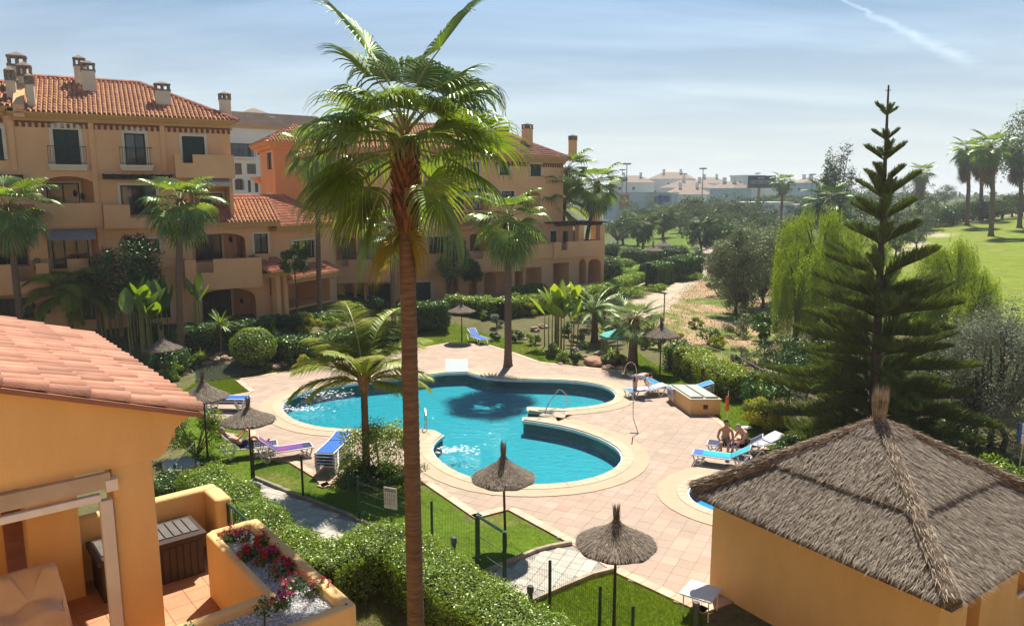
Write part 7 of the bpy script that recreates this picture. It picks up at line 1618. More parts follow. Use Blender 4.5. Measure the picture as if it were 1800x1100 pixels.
    if top:
        Jt = [(*pelvis, .135, .12), (*mid, .13, .115), (*chest, .155, .135)]; Et = [(0, 1), (1, 2)]
        for (s, e, h, f) in arms: Jt.append((*s, .075, .075)); Jt.append((*tuple(a*.45+b*.55 for a, b in zip(s, e)), .066, .066)); Et += [(2, len(Jt)-2), (len(Jt)-2, len(Jt)-1)]
        skin_mesh('shirt', Jt, Et, top, t, 2)
    if shorts:
        Jt = [(*tuple(a*.8+b*.2 for a, b in zip(pelvis, chest)), .128, .115), (*pelvis, .145, .128)]; Et = [(0, 1)]
        for (hp, kn, an, to) in legs: Jt.append((*hp, .108, .108)); Jt.append((*tuple(a*.5+b*.5 for a, b in zip(hp, kn)), .094, .094)); Et += [(1, len(Jt)-2), (len(Jt)-2, len(Jt)-1)]
        skin_mesh('shorts', Jt, Et, shorts, t, 2, 1)
    return t
# bending over the lounger, facing right
pp = atz(1116, 697, 0)
person('person in a white and blue shirt bending over the towel-covered lounger', (pp.x, pp.y, 0), R(-8), (0, 0, .88), (.36, 0, 1.06), (.55, 0, 1.05), (.66, 0, .98),
    [((.36, -.18, 1.0), (.42, -.22, .74), (.56, -.18, .52), (.66, -.16, .42)), ((.36, .18, 1.0), (.46, .2, .76), (.62, .15, .56), (.72, .14, .47))],
    [((0, -.1, .82), (.04, -.12, .46), (-.04, -.12, .07), (.14, -.13, .03)), ((0, .1, .82), (-.03, .12, .46), (-.12, .12, .07), (.06, .13, .03))], SKIN2, HAIR, SHIRT, BIK, (.8, 0, -.6))
# lying on the left lounger (head towards camera-left end, back raised)
L = lg2.location; 
person('person lying on the lounger under the left parasol holding a dark book', (L.x, L.y, .37), R(200)+math.pi, (-.28, 0, .10), (-.62, 0, .36), (-.76, 0, .50), (-.84, 0, .60),
    [((-.6, -.19, .36), (-.35, -.26, .30), (-.18, -.14, .46), (-.10, -.12, .54)), ((-.6, .19, .36), (-.35, .26, .30), (-.18, .14, .46), (-.10, .12, .54))],
    [((-.2, -.1, .09), (.18, -.11, .34), (.46, -.1, .04), (.6, -.1, .08)), ((-.2, .1, .09), (.24, .11, .10), (.62, .1, .04), (.70, .1, .13))], SKIN2, HAIRG, CREAMC, SHORT, (1, 0, .2))
bk_ = link('book', None); bpy.data.objects.remove(bk_)
m = MB(); q = Matrix.Rotation(R(20), 3, 'Z')@Vector((-.13, 0, .53)); m.box(-.01, -.12, 0, .01, .12, .17); o = m.done('book', BIK); o.location = (L.x+q.x, L.y+q.y, .37+q.z); o.rotation_euler = (0, R(20), R(20)); tag(o, 'small dark book held by the person lying under the left parasol', 'book')
# two seated at the group of three
L = Vector(p4); u = Vector((math.cos(R(-20)), math.sin(R(-20)), 0)); a = L-u*.25
person('bare-backed seated person in swim shorts at the left of the pair', (a.x-.05, a.y+.08, .36), R(250), (0, 0, .12), (.06, 0, .50), (.12, 0, .66), (.17, 0, .78),
    [((.06, -.2, .50), (.2, -.26, .26), (.34, -.14, .12), (.42, -.12, .05)), ((.06, .2, .50), (.2, .26, .26), (.34, .14, .12), (.42, .12, .05))],
    [((.05, -.1, .1), (.42, -.12, .12), (.5, -.12, -.28), (.64, -.12, -.33)), ((.05, .1, .1), (.42, .12, .12), (.5, .12, -.28), (.64, .12, -.33))], SKIN, HAIR, None, TRUNK, (1, 0, -.3))
a = L+u*.33+Vector((.1, .2, 0))
person('grey-haired person leaning forward at the right of the seated pair', (a.x, a.y, .36), R(200), (0, 0, .12), (.16, 0, .46), (.26, 0, .58), (.35, 0, .64),
    [((.16, -.19, .46), (.3, -.22, .24), (.48, -.14, .2), (.57, -.12, .16)), ((.16, .19, .46), (.3, .22, .24), (.48, .14, .2), (.57, .12, .16))],
    [((.05, -.1, .1), (.42, -.12, .14), (.48, -.12, -.28), (.62, -.12, -.33)), ((.05, .1, .1), (.42, .12, .14), (.48, .12, -.28), (.62, .12, -.33))], SKIN2, HAIRG, None, BIK, (1, .1, -.6))
# ------------------------------------------------------------------ small things round the pool
STEEL = M('brushed_steel', (.62, .62, .60), None, 5, .25, metal=.9)
a, b = atz(1190, 676, 0), atz(1213, 728, 0)
# pump box with two lids
q = [atz(1213, 729, 0), atz(1266, 729, 0)]; wv = Vector((q[1].x-q[0].x, q[1].y-q[0].y, 0)); dv = Vector((atz(1180, 690, 0).x-q[0].x, atz(1180, 690, 0).y-q[0].y, 0)); L2 = dv.length; dv.normalize(); W2 = wv.length; wv.normalize(); dv = Vector((-wv.y, wv.x, 0)); L2 = 2.3
sh_ = -.18
bx = thing('pump_box', 'low ochre masonry box with two grey lids beside the pool deck', 'utility box', (q[0].x, q[0].y, 0)); q0 = q[0]
def bp_(u, v, z): p = q0+wv*u+dv*v+wv*(sh_*v); return (p.x, p.y, z)
hB = .62
m = MB(); m.box(0, 0, 0, W2, L2, hB, 0, bp_); m.done('box_wall', WALLN, bx); m = MB(); m.box(-.03, -.03, hB+.002, W2+.03, L2+.03, hB+.05, 0, bp_); m.done('rim', CREAM, bx)
LID = M('grey_lid', (.36, .40, .36), (.30, .33, .30), 3, .6)
for k in (0, 1):
    m = MB(); u0 = .07+k*(W2/2-.01); m.box(u0, .1, hB+.055, u0+W2/2-.12, L2-.12, hB+.10, 0, bp_); o = m.done('lid', LID, bx); m = MB(); m.box(u0+.02, .12, hB+.101, u0+W2/2-.14, .16, hB+.115, 0, bp_); m.done('lid_handle', DARK, o)
m = MB(); m.box(W2/2-.09, -.02, .25, W2/2+.09, -.001, .43, 0, bp_); vo = m.done('vent', DARK, bx); m = MB()
for k in range(3): m.box(W2/2-.08, -.03, .27+.05*k, W2/2+.08, -.021, .29+.05*k, 0, bp_)
m.done('louvre', BAND, vo)
# orange rescue torpedo on a post
b = GG(1278, 742); t = thing('rescue_float', 'orange rescue float hanging on a thin post by the pump box', 'life buoy', b); m = MB(); m.tube([(0, 0, 0), (0, 0, 1.3)], .016, 6); m.done('post', STEEL, t, False)
m = MB(); m.lathe([(.01, .45), (.06, .47), (.085, .6), (.05, .74), (.085, .86), (.08, 1.0), (.03, 1.08), (.005, 1.1)], 12, (-.04, -.03, 0)); m.done('float', M('orange_plastic', (.70, .13, .03), (.62, .10, .02), 5, .4), t, False, True)
# shower: leaning post with curved head; chrome arch behind it
b = atz(1122, 762, 0); t = thing('shower_pole', 'slender leaning pole with a curved top standing on the deck', 'shower', (b.x, b.y, 0)); tb = aty(1113, 668, b.y); m = MB(); jx = aty(1113, 735, b.y); m.tube([(0, 0, 0), (jx.x-b.x, 0, jx.z), (tb.x-b.x, 0, tb.z), (tb.x-b.x+.02, .1, tb.z+.12)], .02, 6); m.done('pipe', STEEL, t, False); m = MB(); m.tube([(-.32, .02, .02), (0, 0, .02)], .02, 6); m.done('foot_bar', STEEL, t, False)
b = GG(1108, 662); t = thing('chrome_arch', 'small arched steel rail at the deck edge behind the bending person', 'handrail', b); m = MB(); m.tube([(-.4*math.cos(a_)*.8, 0, .75*math.sin(a_)**.8) for a_ in np.linspace(0.02, math.pi-.02, 14)], .022, 6); m.done('rail', STEEL, t, False)
# pool handrails
p0 = atz(946, 733, 0); p1 = atz(982, 712, .0); t = thing('pool_handrail', 'bent steel handrail over the entry steps of the pool', 'handrail', (p1.x, p1.y, 0)); m = MB()
e = Vector((p0.x-p1.x, p0.y-p1.y, 0)); m.tube([(.35, -.3, 0), (.3, -.25, .55), (.1, -.15, .72), (0, 0, .70), e*.5+Vector((0, 0, .35)), e+Vector((0, 0, -.5))], .024, 7); m.done('rail', STEEL, t, False)
p0 = atz(755, 757, 0); t = thing('pool_ladder', 'white ladder rails at the left corner between the two pool lobes', 'ladder', (p0.x, p0.y, 0)); 
for k in (0, .5): m = MB(); m.tube([(-.1-k, -.1, 0), (-.12-k, 0, .6), (-.2-k, .35, .75), (-.25-k, .6, .2), (-.25-k, .62, -.6)], .022, 7); m.done('rail', STEEL, t, False)
m = MB()
for z in (-.15, -.42): m.box(-.75, .57, z, -.25, .66, z+.04)
m.done('rung', STEEL, t, False)
# splash where water jets break the surface
SPL = M('foam', (.9, .95, .95), None, 5, .4)
for (px, py, rx, ry, n, lab) in ((800, 790, .9, .45, 130, 'white splashes of the jet in the lower pool lobe'), (560, 692, 1.9, .8, 170, 'white splashes along the far side of the left pool lobe'), (525, 718, 1.1, .5, 120, 'white splashes at the left end of the pool')):
    p = atz(px, py, WZ); m = MB()
    for k in range(n):
        x, y = p.x+random.gauss(0, rx*.5), p.y+random.gauss(0, ry*.5); s = random.uniform(.012, .05)
        if not inpoly(np.array([x]), np.array([y]), POOL)[0]: continue
        m.add([(x-s*1.6, y, WZ+.006), (x, y-s*.7, WZ+.006), (x+s*1.6, y+.01, WZ+.006), (x, y+s*.7, WZ+.02)], [(0, 1, 2, 3)])
    o = m.done('water_splash', SPL); tag(o, lab, 'splash'); o['kind'] = 'stuff'
# white table top by the hut corner
p = atz(1222, 1042, .5); t = thing('folding_table', 'low white table top against the hut corner', 'table', (p.x+.15, p.y+.1, 0), R(-35)); m = MB(); m.box(-.35, -.35, .47, .35, .35, .5); m.done('table_top', FRM, t, False)
for x in (-.28, .28):
    for y in (-.28, .28): m = MB(); m.tube([(x, y, 0), (x, y, .47)], .015, 6); m.done('leg', FRM, t, False)
# ------------------------------------------------------------------ fence, gate, bollards, signs
FG_ = M('fence_green', (.012, .055, .035), (.016, .065, .04), 5, .5); WIRE = M('fence_wire', (.05, .12, .07), None, 5, .5); BOL = M('bollard_grey', (.10, .12, .12), (.07, .085, .085), 5, .5)
def post(p, h, r=.03, label='', cat='fence post', group=None, mat=FG_, w=None):
    t = thing('fence_post', label, cat, tuple(p), 0, group); m = MB(); m.tube([(0, 0, -.05), (0, 0, h)], r, 8); m.done('tube', mat, t, False); m = MB(); m.lathe([(r*1.15, h+.001), (r*1.2, h+.02), (r*.6, h+.045), (.003, h+.05)], 8); m.done('cap', mat, t, False); return t
FPT = [(447, 843), (533, 876), (631, 916), (760, 966), (838, 1000)]
FR = [(888, 1036), (966, 1085), (1053, 1138), (1110, 1176)]
def fence(L, label, h=1.28, wire=True, extra=None):
    P = [G(*q) for q in L]; t = thing('wire_fence', label, 'fence', tuple(P[0])); O = P[0]
    for p in P:
        m = MB(); m.tube([p-Vector((0, 0, .05)), p+Vector((0, 0, h))], .032, 8); o = m.done('post', FG_, t); m = MB(); m.lathe([(.036, h+.001), (.038, h+.02), (.018, h+.045), (.003, h+.05)], 8, tuple(p)); m.done('cap', FG_, o)
    for i in range(len(P)-1):
        a, b = P[i], P[i+1]; d = b-a; n = int(d.length/.055); m = MB(); r = .0024
        for k in range(1, n):
            q = a+d*k/n; m.add([q+Vector((-r, 0, .05)), q+Vector((r, 0, .05)), q+Vector((r, 0, h-.06)), q+Vector((-r, 0, h-.06)), q+Vector((0, r, .05)), q+Vector((0, r, h-.06))], [(0, 1, 2, 3), (1, 4, 5, 2), (4, 0, 3, 5)])
        for z in (.1, .35, .62, .9, 1.15): m.tube([a+Vector((0, 0, z)), b+Vector((0, 0, z))], .003, 3)
        m.done('mesh_panel', WIRE, t)
    return t
fence(FPT, 'green wire pool fence left of the gate, behind the tallest palm'); fence(FR, 'green wire pool fence right of the gate at the bottom edge')
a, b = G(838, 1000), G(888, 1036); t = thing('garden_gate', 'green metal frame gate in the pool fence with wire infill', 'gate', tuple(a)); hgt = 1.42
a2 = a+(b-a)*.06; 
for p in (a2, b-(b-a)*.02): m = MB(); m.box(p.x-.045, p.y-.045, -.03, p.x+.045, p.y+.045, hgt); m.done('gate_post', FG_, t)
d = b-a2; m = MB(); m.tube([a2+Vector((0, 0, hgt-.03)), b+Vector((0, 0, hgt-.03))], .035, 6); m.done('top_rail', FG_, t); m = MB(); n = int(d.length/.055)
for k in range(1, n): q = a2+d*k/n; m.tube([q+Vector((0, 0, .08)), q+Vector((0, 0, hgt-.05))], .0025, 3)
for z in (.1, .5, .9): m.tube([a2+Vector((0, 0, z)), b+Vector((0, 0, z))], .008, 4)
m.done('mesh_panel', WIRE, t)
BG = 'garden bollard lamps by the gate'
for px, py, h, lab in ((798, 980, .55, 'bollard lamp left of the gate before the fence'), (932, 1066, .5, 'bollard lamp right of the gate at the path kerb'), (1222, 1106, .62, 'bollard lamp at the hut corner')):
    b = G(px, py); t = thing('bollard_lamp', lab, 'lamp', tuple(b), 0, BG); m = MB(); m.lathe([(.06, 0), (.055, h*.7)], 12); m.done('base', BOL, t, False); m = MB(); m.lathe([(.075, h*.7), (.08, h*.92), (.06, h), (.01, h+.02)], 12); m.done('lamp_head', BOL, t, False)
# rules sign on the fence
pa = aty(676, 860, G(660, 928).y); zb_ = 0
sp = G(660, 928); s0 = aty(676, 880, sp.y+.0); s1x = aty(698, 880, sp.y-.22); t = thing('rules_sign', 'white pool rules board with rows of small pictograms on the fence', 'sign', (s0.x, sp.y-.05, .62)); wS = s1x.x-s0.x; hS = .60
su = Vector((wS, -.16, 0)); su_n = su.normalized(); L3 = su.length; sn = Vector((su_n.y, -su_n.x, 0))
def sg_(u, v, z): p = t.location+su_n*u+sn*v+Vector((0, 0, z)); return (p.x, p.y, p.z)
m = MB(); m.box(0, 0, 0, L3, .012, hS, 0, sg_); m.done('board', M('sign_white', (.72, .66, .62), (.66, .60, .56), 4, .6), t)
m = MB(); INK = M('sign_ink', (.05, .04, .04), (.16, .10, .09), 20, .7)
for zz in (.53, .485):
    u = .03
    while u < L3-.05: w = random.uniform(.02, .05); m.box(u, .013, zz, min(u+w, L3-.03), .015, zz+.03, 0, sg_); u += w+.007
m.done('heading_print', INK, t); m = MB()
for zr in (.36, .24, .12):
    for k in range(5):
        u = .035+k*(L3-.07)/5; s = .026; m.tube([sg_(u+.012, .014, zr+.055), sg_(u+.0121, .015, zr+.056)], .012, 6); m.box(u+.004, .013, zr, u+.02, .015, zr+.04, 0, sg_); m.box(u, .013, zr-.02, u+s, .015, zr-.012, 0, sg_)
m.done('pictogram', INK, t, kind='stuff')
m = MB(); m.tube([sg_(L3/2, -.03, -.65), sg_(L3/2, -.03, hS)], .018, 6); m.done('post', FG_, t)
# sign pole at the right
b = GG(1785, 868); t = thing('sign_pole', 'thin pole with two small white plates at the right edge', 'sign', b); h = topz(1790, 742, b); m = MB(); m.tube([(0, 0, 0), (.06, 0, h)], .022, 6); m.done('pole', STEEL, t, False)
for z in (h-.32, h-.66): m = MB(); m.box(-.04, -.04, z, .15, -.02, z+.29); m.done('plate', FRM, t, False)
m = MB(); m.box(-.12, .0, h-.62, -.05, .02, h-.02); m.done('blue_plate', BLU, t, False)
# outer fence on the right and boundary beam
def rail_fence(L, label, h=1.3):
    P = [G(*q) for q in L]; t = thing('boundary_fence', label, 'fence', tuple(P[0]))
    for p in P: m = MB(); m.tube([p-Vector((0, 0, .05)), p+Vector((0, 0, h))], .03, 6); m.done('post', FG_, t)
    for i in range(len(P)-1):
        m = MB(); m.tube([P[i]+Vector((0, 0, h-.05)), P[i+1]+Vector((0, 0, h-.05))], .018, 5); m.done('rail', M('dull_rail', (.2, .2, .17), None, 4, .6), t); m = MB(); n = int((P[i+1]-P[i]).length/.12)
        for k in range(1, n): q = P[i].lerp(P[i+1], k/n); m.tube([q+Vector((0, 0, .03)), q+Vector((0, 0, h-.06))], .004, 3)
        m.done('mesh_panel', WIRE, t)
rail_fence([(1178, 628), (1204, 640), (1292, 668), (1342, 700), (1385, 740)], 'wire boundary fence between the lime hedge and the dirt field')
b = GG(1166, 590); t = thing('lamp_post', 'thin lamp post rising behind the right thatched parasol', 'lamp post', b); m = MB(); h = topz(1166, 518, b); m.tube([(0, 0, 0), (0, 0, h)], .04, 6); m.done('post', M('post_tan', (.35, .28, .18), None, 4, .7), t, False); m = MB(); m.lathe([(.05, h), (.09, h+.08), (.02, h+.16)], 8); m.done('lamp_head', BOL, t, False)
a, b = G(1072, 535), G(1137, 503); t = thing('boundary_wall', 'low pale coping wall between garden and track behind the cycad', 'wall', tuple(a)); m = MB(); d = (b-a).normalized(); nn = Vector((-d.y, d.x, 0))*.15
m.add([a-nn, b-nn, b+nn, a+nn]+[p+Vector((0, 0, .45)) for p in (a-nn, b-nn, b+nn, a+nn)], [(3, 2, 1, 0), (4, 5, 6, 7), (0, 1, 5, 4), (1, 2, 6, 5), (2, 3, 7, 6), (3, 0, 4, 7)]); m.done('wall', M('pale_coping', (.50, .40, .30), (.40, .31, .22), 3, .9), t)
b = GG(1138, 506); t = thing('gate_post', 'dark square post at the end of the far hedge gap', 'post', b); m = MB(); m.box(-.2, -.2, 0, .2, .2, 2.3); m.box(-.24, -.24, 2.301, .24, .24, 2.38); m.done('post', DARK, t, False)
# flat white stone on the right lawn
p = G(1312, 752); m = MB(); m.lathe([(.18, 0), (.21, .02), (.18, .04), (.01, .05)], 14); o = m.done('drain_cover', WHITE); o.location = p; o.scale = (1.2, .8, 1); tag(o, 'flat white round cover lying on the right lawn strip', 'drain cover')
# ------------------------------------------------------------------ the near terrace and its tiled roof (left foreground)
O2 = Vector((-4.13, 9.19)); E1 = Vector((.766, .643)).normalized(); E2 = Vector((E1.y, -E1.x))
def tw(s, t, z): p = O2+E1*s+E2*t; return (p.x, p.y, z)
FZ = 3.3
nb_ = thing('terrace_house', 'near ochre house corner at the lower left with a pink tiled roof and open terrace', 'building', tw(-1, -1, 0))
def tbox(name, b, mat, par=None, bev=0, m=None):
    m = m or MB(); m.box(b[0], b[2], b[4], b[1], b[3], b[5], 0, tw); o = m.done(name, mat, par or nb_)
    if bev: md = o.modifiers.new('round', 'BEVEL'); md.width = bev; md.segments = 4; md.limit_method = 'ANGLE'; o.data.polygons.foreach_set('use_smooth', [True]*len(o.data.polygons))
    return o
# gable wall with its coved end
def zr(s): return 6.22-.33*s
prof = [(-7, 5.7), (-.45, 5.7), (-.40, 5.72), (-.33, 5.78), (-.27, 5.9), (-.2, 6.05), (-.08, 6.14), (.0, 6.17), (.0, 6.24), (-7, zr(-7)+.0)]
m = MB(); n = len(prof); V = [tw(s, 0, z) for s, z in prof]+[tw(s, -.35, z) for s, z in prof]; m.add(V, [tuple(range(n)), tuple(range(2*n-1, n-1, -1))]+[(i, (i+1) % n, (i+1) % n+n, i+n) for i in range(n)]); m.done('gable_wall', WALLN, nb_)
tbox('ceiling', (-7, -.3, -6.4, -.36, 5.72, 5.82), WALLN)
m = MB(); m.box(-.32, -6.4, 5.82, -.12, -.352, 6.2, 0, tw); m.done('eave_wall', WALLN, nb_)
tbox('back_wall', (-7, -3.3, -6.6, -6.3, 0, 7.2), WALLN)
a3 = Vector((-E2.x, -E2.y, 0)); b3 = Vector((-E1.x, -E1.y, .33))
tileroof(nb_, tw(.12, .10, zr(.12)+.03), a3, b3, [(0, 0), (6.7, 0), (6.7, 6.4), (0, 6.4)], .285, .44, TILEP, 300, thick=.06, und=TILEP)
tbox('pillar', (-.97, -.5, -.42, -.002, FZ, 5.705), WALLN, bev=.02); tbox('pillar', (-1.72, -1.1, -2.3, -1.75, FZ, 5.72), WALLN, bev=.02)
tbox('pillar', (-2.35, -1.95, -2.6, -2.2, FZ, 5.72), WALLN, bev=.02)
tbox('awning_box', (-7, -1.0, .004, .10, 5.5, 5.69), M('awning_box_tan', (.50, .42, .32), None, 3, .7)); tbox('awning_bar', (-7, -1.12, .03, .12, 5.36, 5.45), FRM, bev=.01)
tbox('awning_bracket', (-1.06, -.93, .004, .12, 5.46, 5.6), FRM); tbox('awning_post', (-1.14, -1.0, .02, .12, FZ, 5.36), M('post_white', (.66, .62, .56), (.60, .56, .50), 3, .6), bev=.01)
# terrace slab, floor tiles, parapets
PZ = FZ+.98
tbox('terrace_slab', (-7, .95, -2.35, 2.3, FZ-.3, FZ-.004), WALLN); tbox('terrace_slab', (-7, -1.02, -6.3, -2.351, FZ-.3, FZ-.004), WALLN); tbox('parapet', (-1.24, -1.03, -6.2, -2.43, FZ, PZ), WALLN, bev=.05); tbox('parapet', (-7, -1.25, -6.29, -6.1, FZ, PZ+.3), WALLN, bev=.03)
FT_ = M('terracotta_floor', (.50, .235, .115), (.42, .19, .09), 2.5, .6, .1, 40, island=.07, spec=.4)
tb = [(-1, -1), (1, -1), (1, 1), (-1, 1)]; tme_ = mesh_np('floor_tile', [(E1.x*a*.163+E2.x*b_*.163, E1.y*a*.163+E2.y*b_*.163, z) for z in (-.003, .008) for a, b_ in tb], TF, FT_)
gl_ = M('pale_grout', (.60, .45, .32), None, 3, .9); tbox('grout', (-7, .9, -2.3, 2.25, FZ-.0035, FZ), gl_)
off = Vector(off_of(nb_))
for i in range(16):
    for j in range(20):
        s, t = .83-.333*i, -2.1+.333*j
        if t > 2.1: continue
        if i < 15 and j < 14: link('floor_tile', tme_, nb_, Vector(tw(s, t, FZ+.003))-off)
m = MB()
for i in range(16):
    for j in range(11): s, t = -1.42-.333*i, -2.6-.333*j; m.box(s-.163, t-.163, FZ, s+.163, t+.163, FZ+.01, 0, tw)
m.done('floor_tile', FT_, nb_, kind='stuff')
PZ = FZ+.98
tbox('parapet', (-1.1, .96, -2.42, -2.2, FZ-.3, PZ), WALLN, bev=.06); tbox('parapet', (.72, .98, -2.21, -1.62, 0, PZ), WALLN, bev=.06)
tbox('wall_below', (.80, .955, -2.4, 2.28, 0, FZ-.3), WALLN); tbox('wall_below', (-7, .8, 2.1, 2.28, 0, FZ-.3), WALLN)
# planter in an L
pl = thing('planter', 'L-shaped ochre masonry planter with white gravel and geraniums on the terrace edge', 'planter', tw(.6, .5, FZ))
o_ = lambda nm, b: tbox(nm, b, WALLN, pl, .045)
o_('planter_wall', (.84, 1.0, -.62, 2.42, FZ-.32, PZ)); o_('planter_wall', (.24, .37, -.60, 1.62, FZ, PZ)); o_('planter_wall', (.3, .9, -.64, -.50, FZ, PZ)); o_('planter_wall', (-4.5, .95, 2.28, 2.44, FZ-.32, PZ)); o_('planter_wall', (-4.5, .33, 1.50, 1.63, FZ, PZ))
m = MB(); m.box(.36, -.52, FZ+.3, .86, 2.3, PZ-.12, 0, tw); m.box(-4.5, 1.62, FZ+.3, .36, 2.3, PZ-.121, 0, tw); m.done('soil', M('planter_soil', (.45, .44, .42), None, 9, .9), pl)
GRV = M('white_gravel', (.70, .70, .70), (.5, .5, .5), 30, .7, island=.3)
n = 6500; s = rs.uniform(.37, .84, n); t = rs.uniform(-.5, 2.28, n); k = rs.uniform(0, 1, n) < .45; s[k] = rs.uniform(-2.2, .37, k.sum()); t[k] = rs.uniform(1.63, 2.28, k.sum())
Pg = np.stack([O2.x+E1.x*s+E2.x*t, O2.y+E1.y*s+E2.y*t, np.full(n, PZ-.115)+rs.uniform(-.004, .012, n)], 1)
oc = np.array([(1, 0, 0), (0, 1, 0), (-1, 0, 0), (0, -1, 0), (0, 0, .8), (0, 0, -.8)], float); of = np.array([(0, 1, 4), (1, 2, 4), (2, 3, 4), (3, 0, 4), (1, 0, 5), (2, 1, 5), (3, 2, 5), (0, 3, 5)])
sz = rs.uniform(.008, .017, n)[:, None, None]*rs.uniform(.7, 1.3, (n, 6, 1)); an = rs.uniform(0, 6.28, n); Rz = np.stack([np.stack([np.cos(an), -np.sin(an), 0*an], 1), np.stack([np.sin(an), np.cos(an), 0*an], 1), np.stack([0*an, 0*an, 1+0*an], 1)], 1)
V = (np.einsum('nij,kj->nki', Rz, oc)*sz+Pg[:, None]).reshape(-1, 3); np_obj('gravel', V, (of[None]+(np.arange(n)*6)[:, None, None]).reshape(-1, 3), GRV, pl, kind='stuff')
def petal(name, c): return leafm(name, c, tuple(x*.75 for x in c), .35, .6, (1.1, .8, .8), .05)
PR = petal('red_petal', (.55, .015, .02)); PM_ = petal('magenta_petal', (.50, .01, .16)); PP_ = petal('pink_petal', (.65, .16, .20)); PC = petal('coral_petal', (.60, .07, .05))
for k, (s, t, r, mt, lab) in enumerate([(.48, -.32, .13, PM_, 'magenta geranium at the far left corner of the planter'), (.66, -.22, .14, PM_, 'bright magenta geranium in the planter, second from the far end'), (.82, .05, .15, PC, 'rust-red geranium hanging over the outer planter wall'), (.56, .25, .16, PR, 'dark red geranium in the middle of the planter far half'), (.45, .38, .12, PR, 'small red geranium on the inner planter wall'), (.60, .62, .16, PR, 'red geranium clump halfway along the planter'), (.74, .55, .11, PM_, 'pinkish geranium next to the halfway clump'), (.63, 1.05, .18, PR, 'brightest red geranium in the near half of the planter'), (.80, 1.0, .12, PM_, 'rose geranium against the outer planter wall'), (.62, 1.5, .17, PP_, 'pink geranium before the planter corner'), (.78, 1.72, .16, PP_, 'pale pink geranium with dark leaves in the planter corner'), (.36, 1.75, .13, PM_, 'crimson geranium at the inner angle of the planter')]):
    g = thing('geranium', lab, 'flower', tw(s, t, PZ-.11), 0, 'geraniums in the terrace planter'); rg = np.random.RandomState(300+k)
    n = 110; d = rg.normal(0, 1, (n, 3)); d /= np.linalg.norm(d, axis=1)[:, None]; P = d*np.array((r, r, r*.6))*rg.uniform(.5, 1, n)[:, None]+np.array((0, 0, .07)); ok = P[:, 2] > .01; V, F = leaves(P[ok], d[ok]+np.array((0, 0, .5)), .045, .8, .5, rg); np_obj('foliage', V, F, LF_HEDGD, g, world=False)
    n = 150; cc = rg.normal(0, 1, (7, 3))*np.array((r*.55, r*.55, .01))+np.array((0, 0, .16)); P = cc[rg.randint(0, 7, n)]+rg.normal(0, .018, (n, 3)); V, F = leaves(P, np.tile((0, 0, 1.), (n, 1)), .026, .9, .8, rg); np_obj('flowers', V, F, mt, g, world=False)
    m = MB()
    for c in cc: m.tube([(0, 0, -.02), tuple(c)], .004, 3)
    m.done('stems', PETI, g, False)
for s, t, sc2, lab in ((.05, 2.02, 1.0, 'little standard bush in the planter arm at the bottom'), (-.75, 2.0, .8, 'second little bush in the planter arm, at the bottom edge')):
    g = thing('planter_bush', lab, 'plant', tw(s, t, PZ-.12)); m = MB(); m.tube([(0, 0, 0), (0.01, 0, .2)], .01, 5)
    m.done('stem', BARKT, g, False); rg = np.random.RandomState(9); n = 130; d = rg.normal(0, 1, (n, 3)); d /= np.linalg.norm(d, axis=1)[:, None]; V, F = leaves(d*.13*rg.uniform(.4, 1, n)[:, None]+np.array((0, 0, .25)), d, .05, .5, .6, rg); np_obj('foliage', V, F, LF_HEDGD, g, world=False)
# storage chest
BRN = M('brown_plastic', (.055, .032, .024), (.045, .027, .02), 6, .5); LIDM = M('grey_brown_lid', (.16, .15, .135), (.12, .11, .10), 6, .35)
ch = thing('storage_chest', 'dark brown ribbed storage chest with a grey lid on the terrace', 'storage box', tw(-.3, -1.6, FZ+.01))
m = MB(); m.box(-.95, -2.05, FZ+.012, .42, -1.35, FZ+.58, 0, tw); bd = m.done('box_body', BRN, ch)
for k in range(14): m = MB(); m.box(-.94+k*.098, -1.35, FZ+.03, -.865+k*.098, -1.335, FZ+.56, 0, tw); m.done('rib', BRN, ch)
m = MB(); m.box(-1.0, -2.1, FZ+.585, .47, -1.3, FZ+.66, 0, tw); ld = m.done('lid', BRN, ch)
for k in range(11): m = MB(); m.box(-.92+k*.122, -2.0, FZ+.661, -.82+k*.122, -1.45, FZ+.676, 0, tw); m.done('lid_slat', LIDM, ld)
# chair under a cloth
CL_ = M('tan_cover', (.74, .60, .45), (.66, .52, .39), 2, .95, .3, 25)
cc_ = Vector(tw(-1.85, -.95, FZ+.01)); cv = thing('covered_chair', 'armchair hidden under a tan fringed cloth on the terrace', 'armchair', cc_); V = []; NS = 48; LV_ = 12
def hgt_(x, y): back = smooth((y+.05)/.22); return .52+.42*back+.05*math.sin(x*9)*(1-back)
for i in range(LV_+1):
    f = i/LV_
    for k in range(NS):
        a = 2*math.pi*k/NS; c, s_ = math.cos(a), math.sin(a); q = 1/max(abs(c), abs(s_))**.72; fold = 1+(.06*math.sin(a*9+.6)+.04*math.sin(a*17)+.03*math.sin(a*4))*(1-f*.7)
        if f < .6: g = f/.6; r = (.47-.05*g)*fold*q; x, y = r*c, r*s_; z = g*(hgt_(x*.8, y*.8)-.06)
        else: g = (f-.6)/.4; r = .42*math.cos(g*math.pi/2)**.55*q; x, y = r*c, r*s_; z = hgt_(x, y)-.06*(1-math.sin(g*math.pi/2))
        V.append((x, y, z+.03))
F = [(i*NS+k, i*NS+(k+1) % NS, (i+1)*NS+(k+1) % NS, (i+1)*NS+k) for i in range(LV_) for k in range(NS)]
o = link('cloth', mesh_np('cloth', V, F, CL_, None, True), cv); o.rotation_euler = (0, 0, R(38)); o.scale = (.86, .86, .92); m = MB()
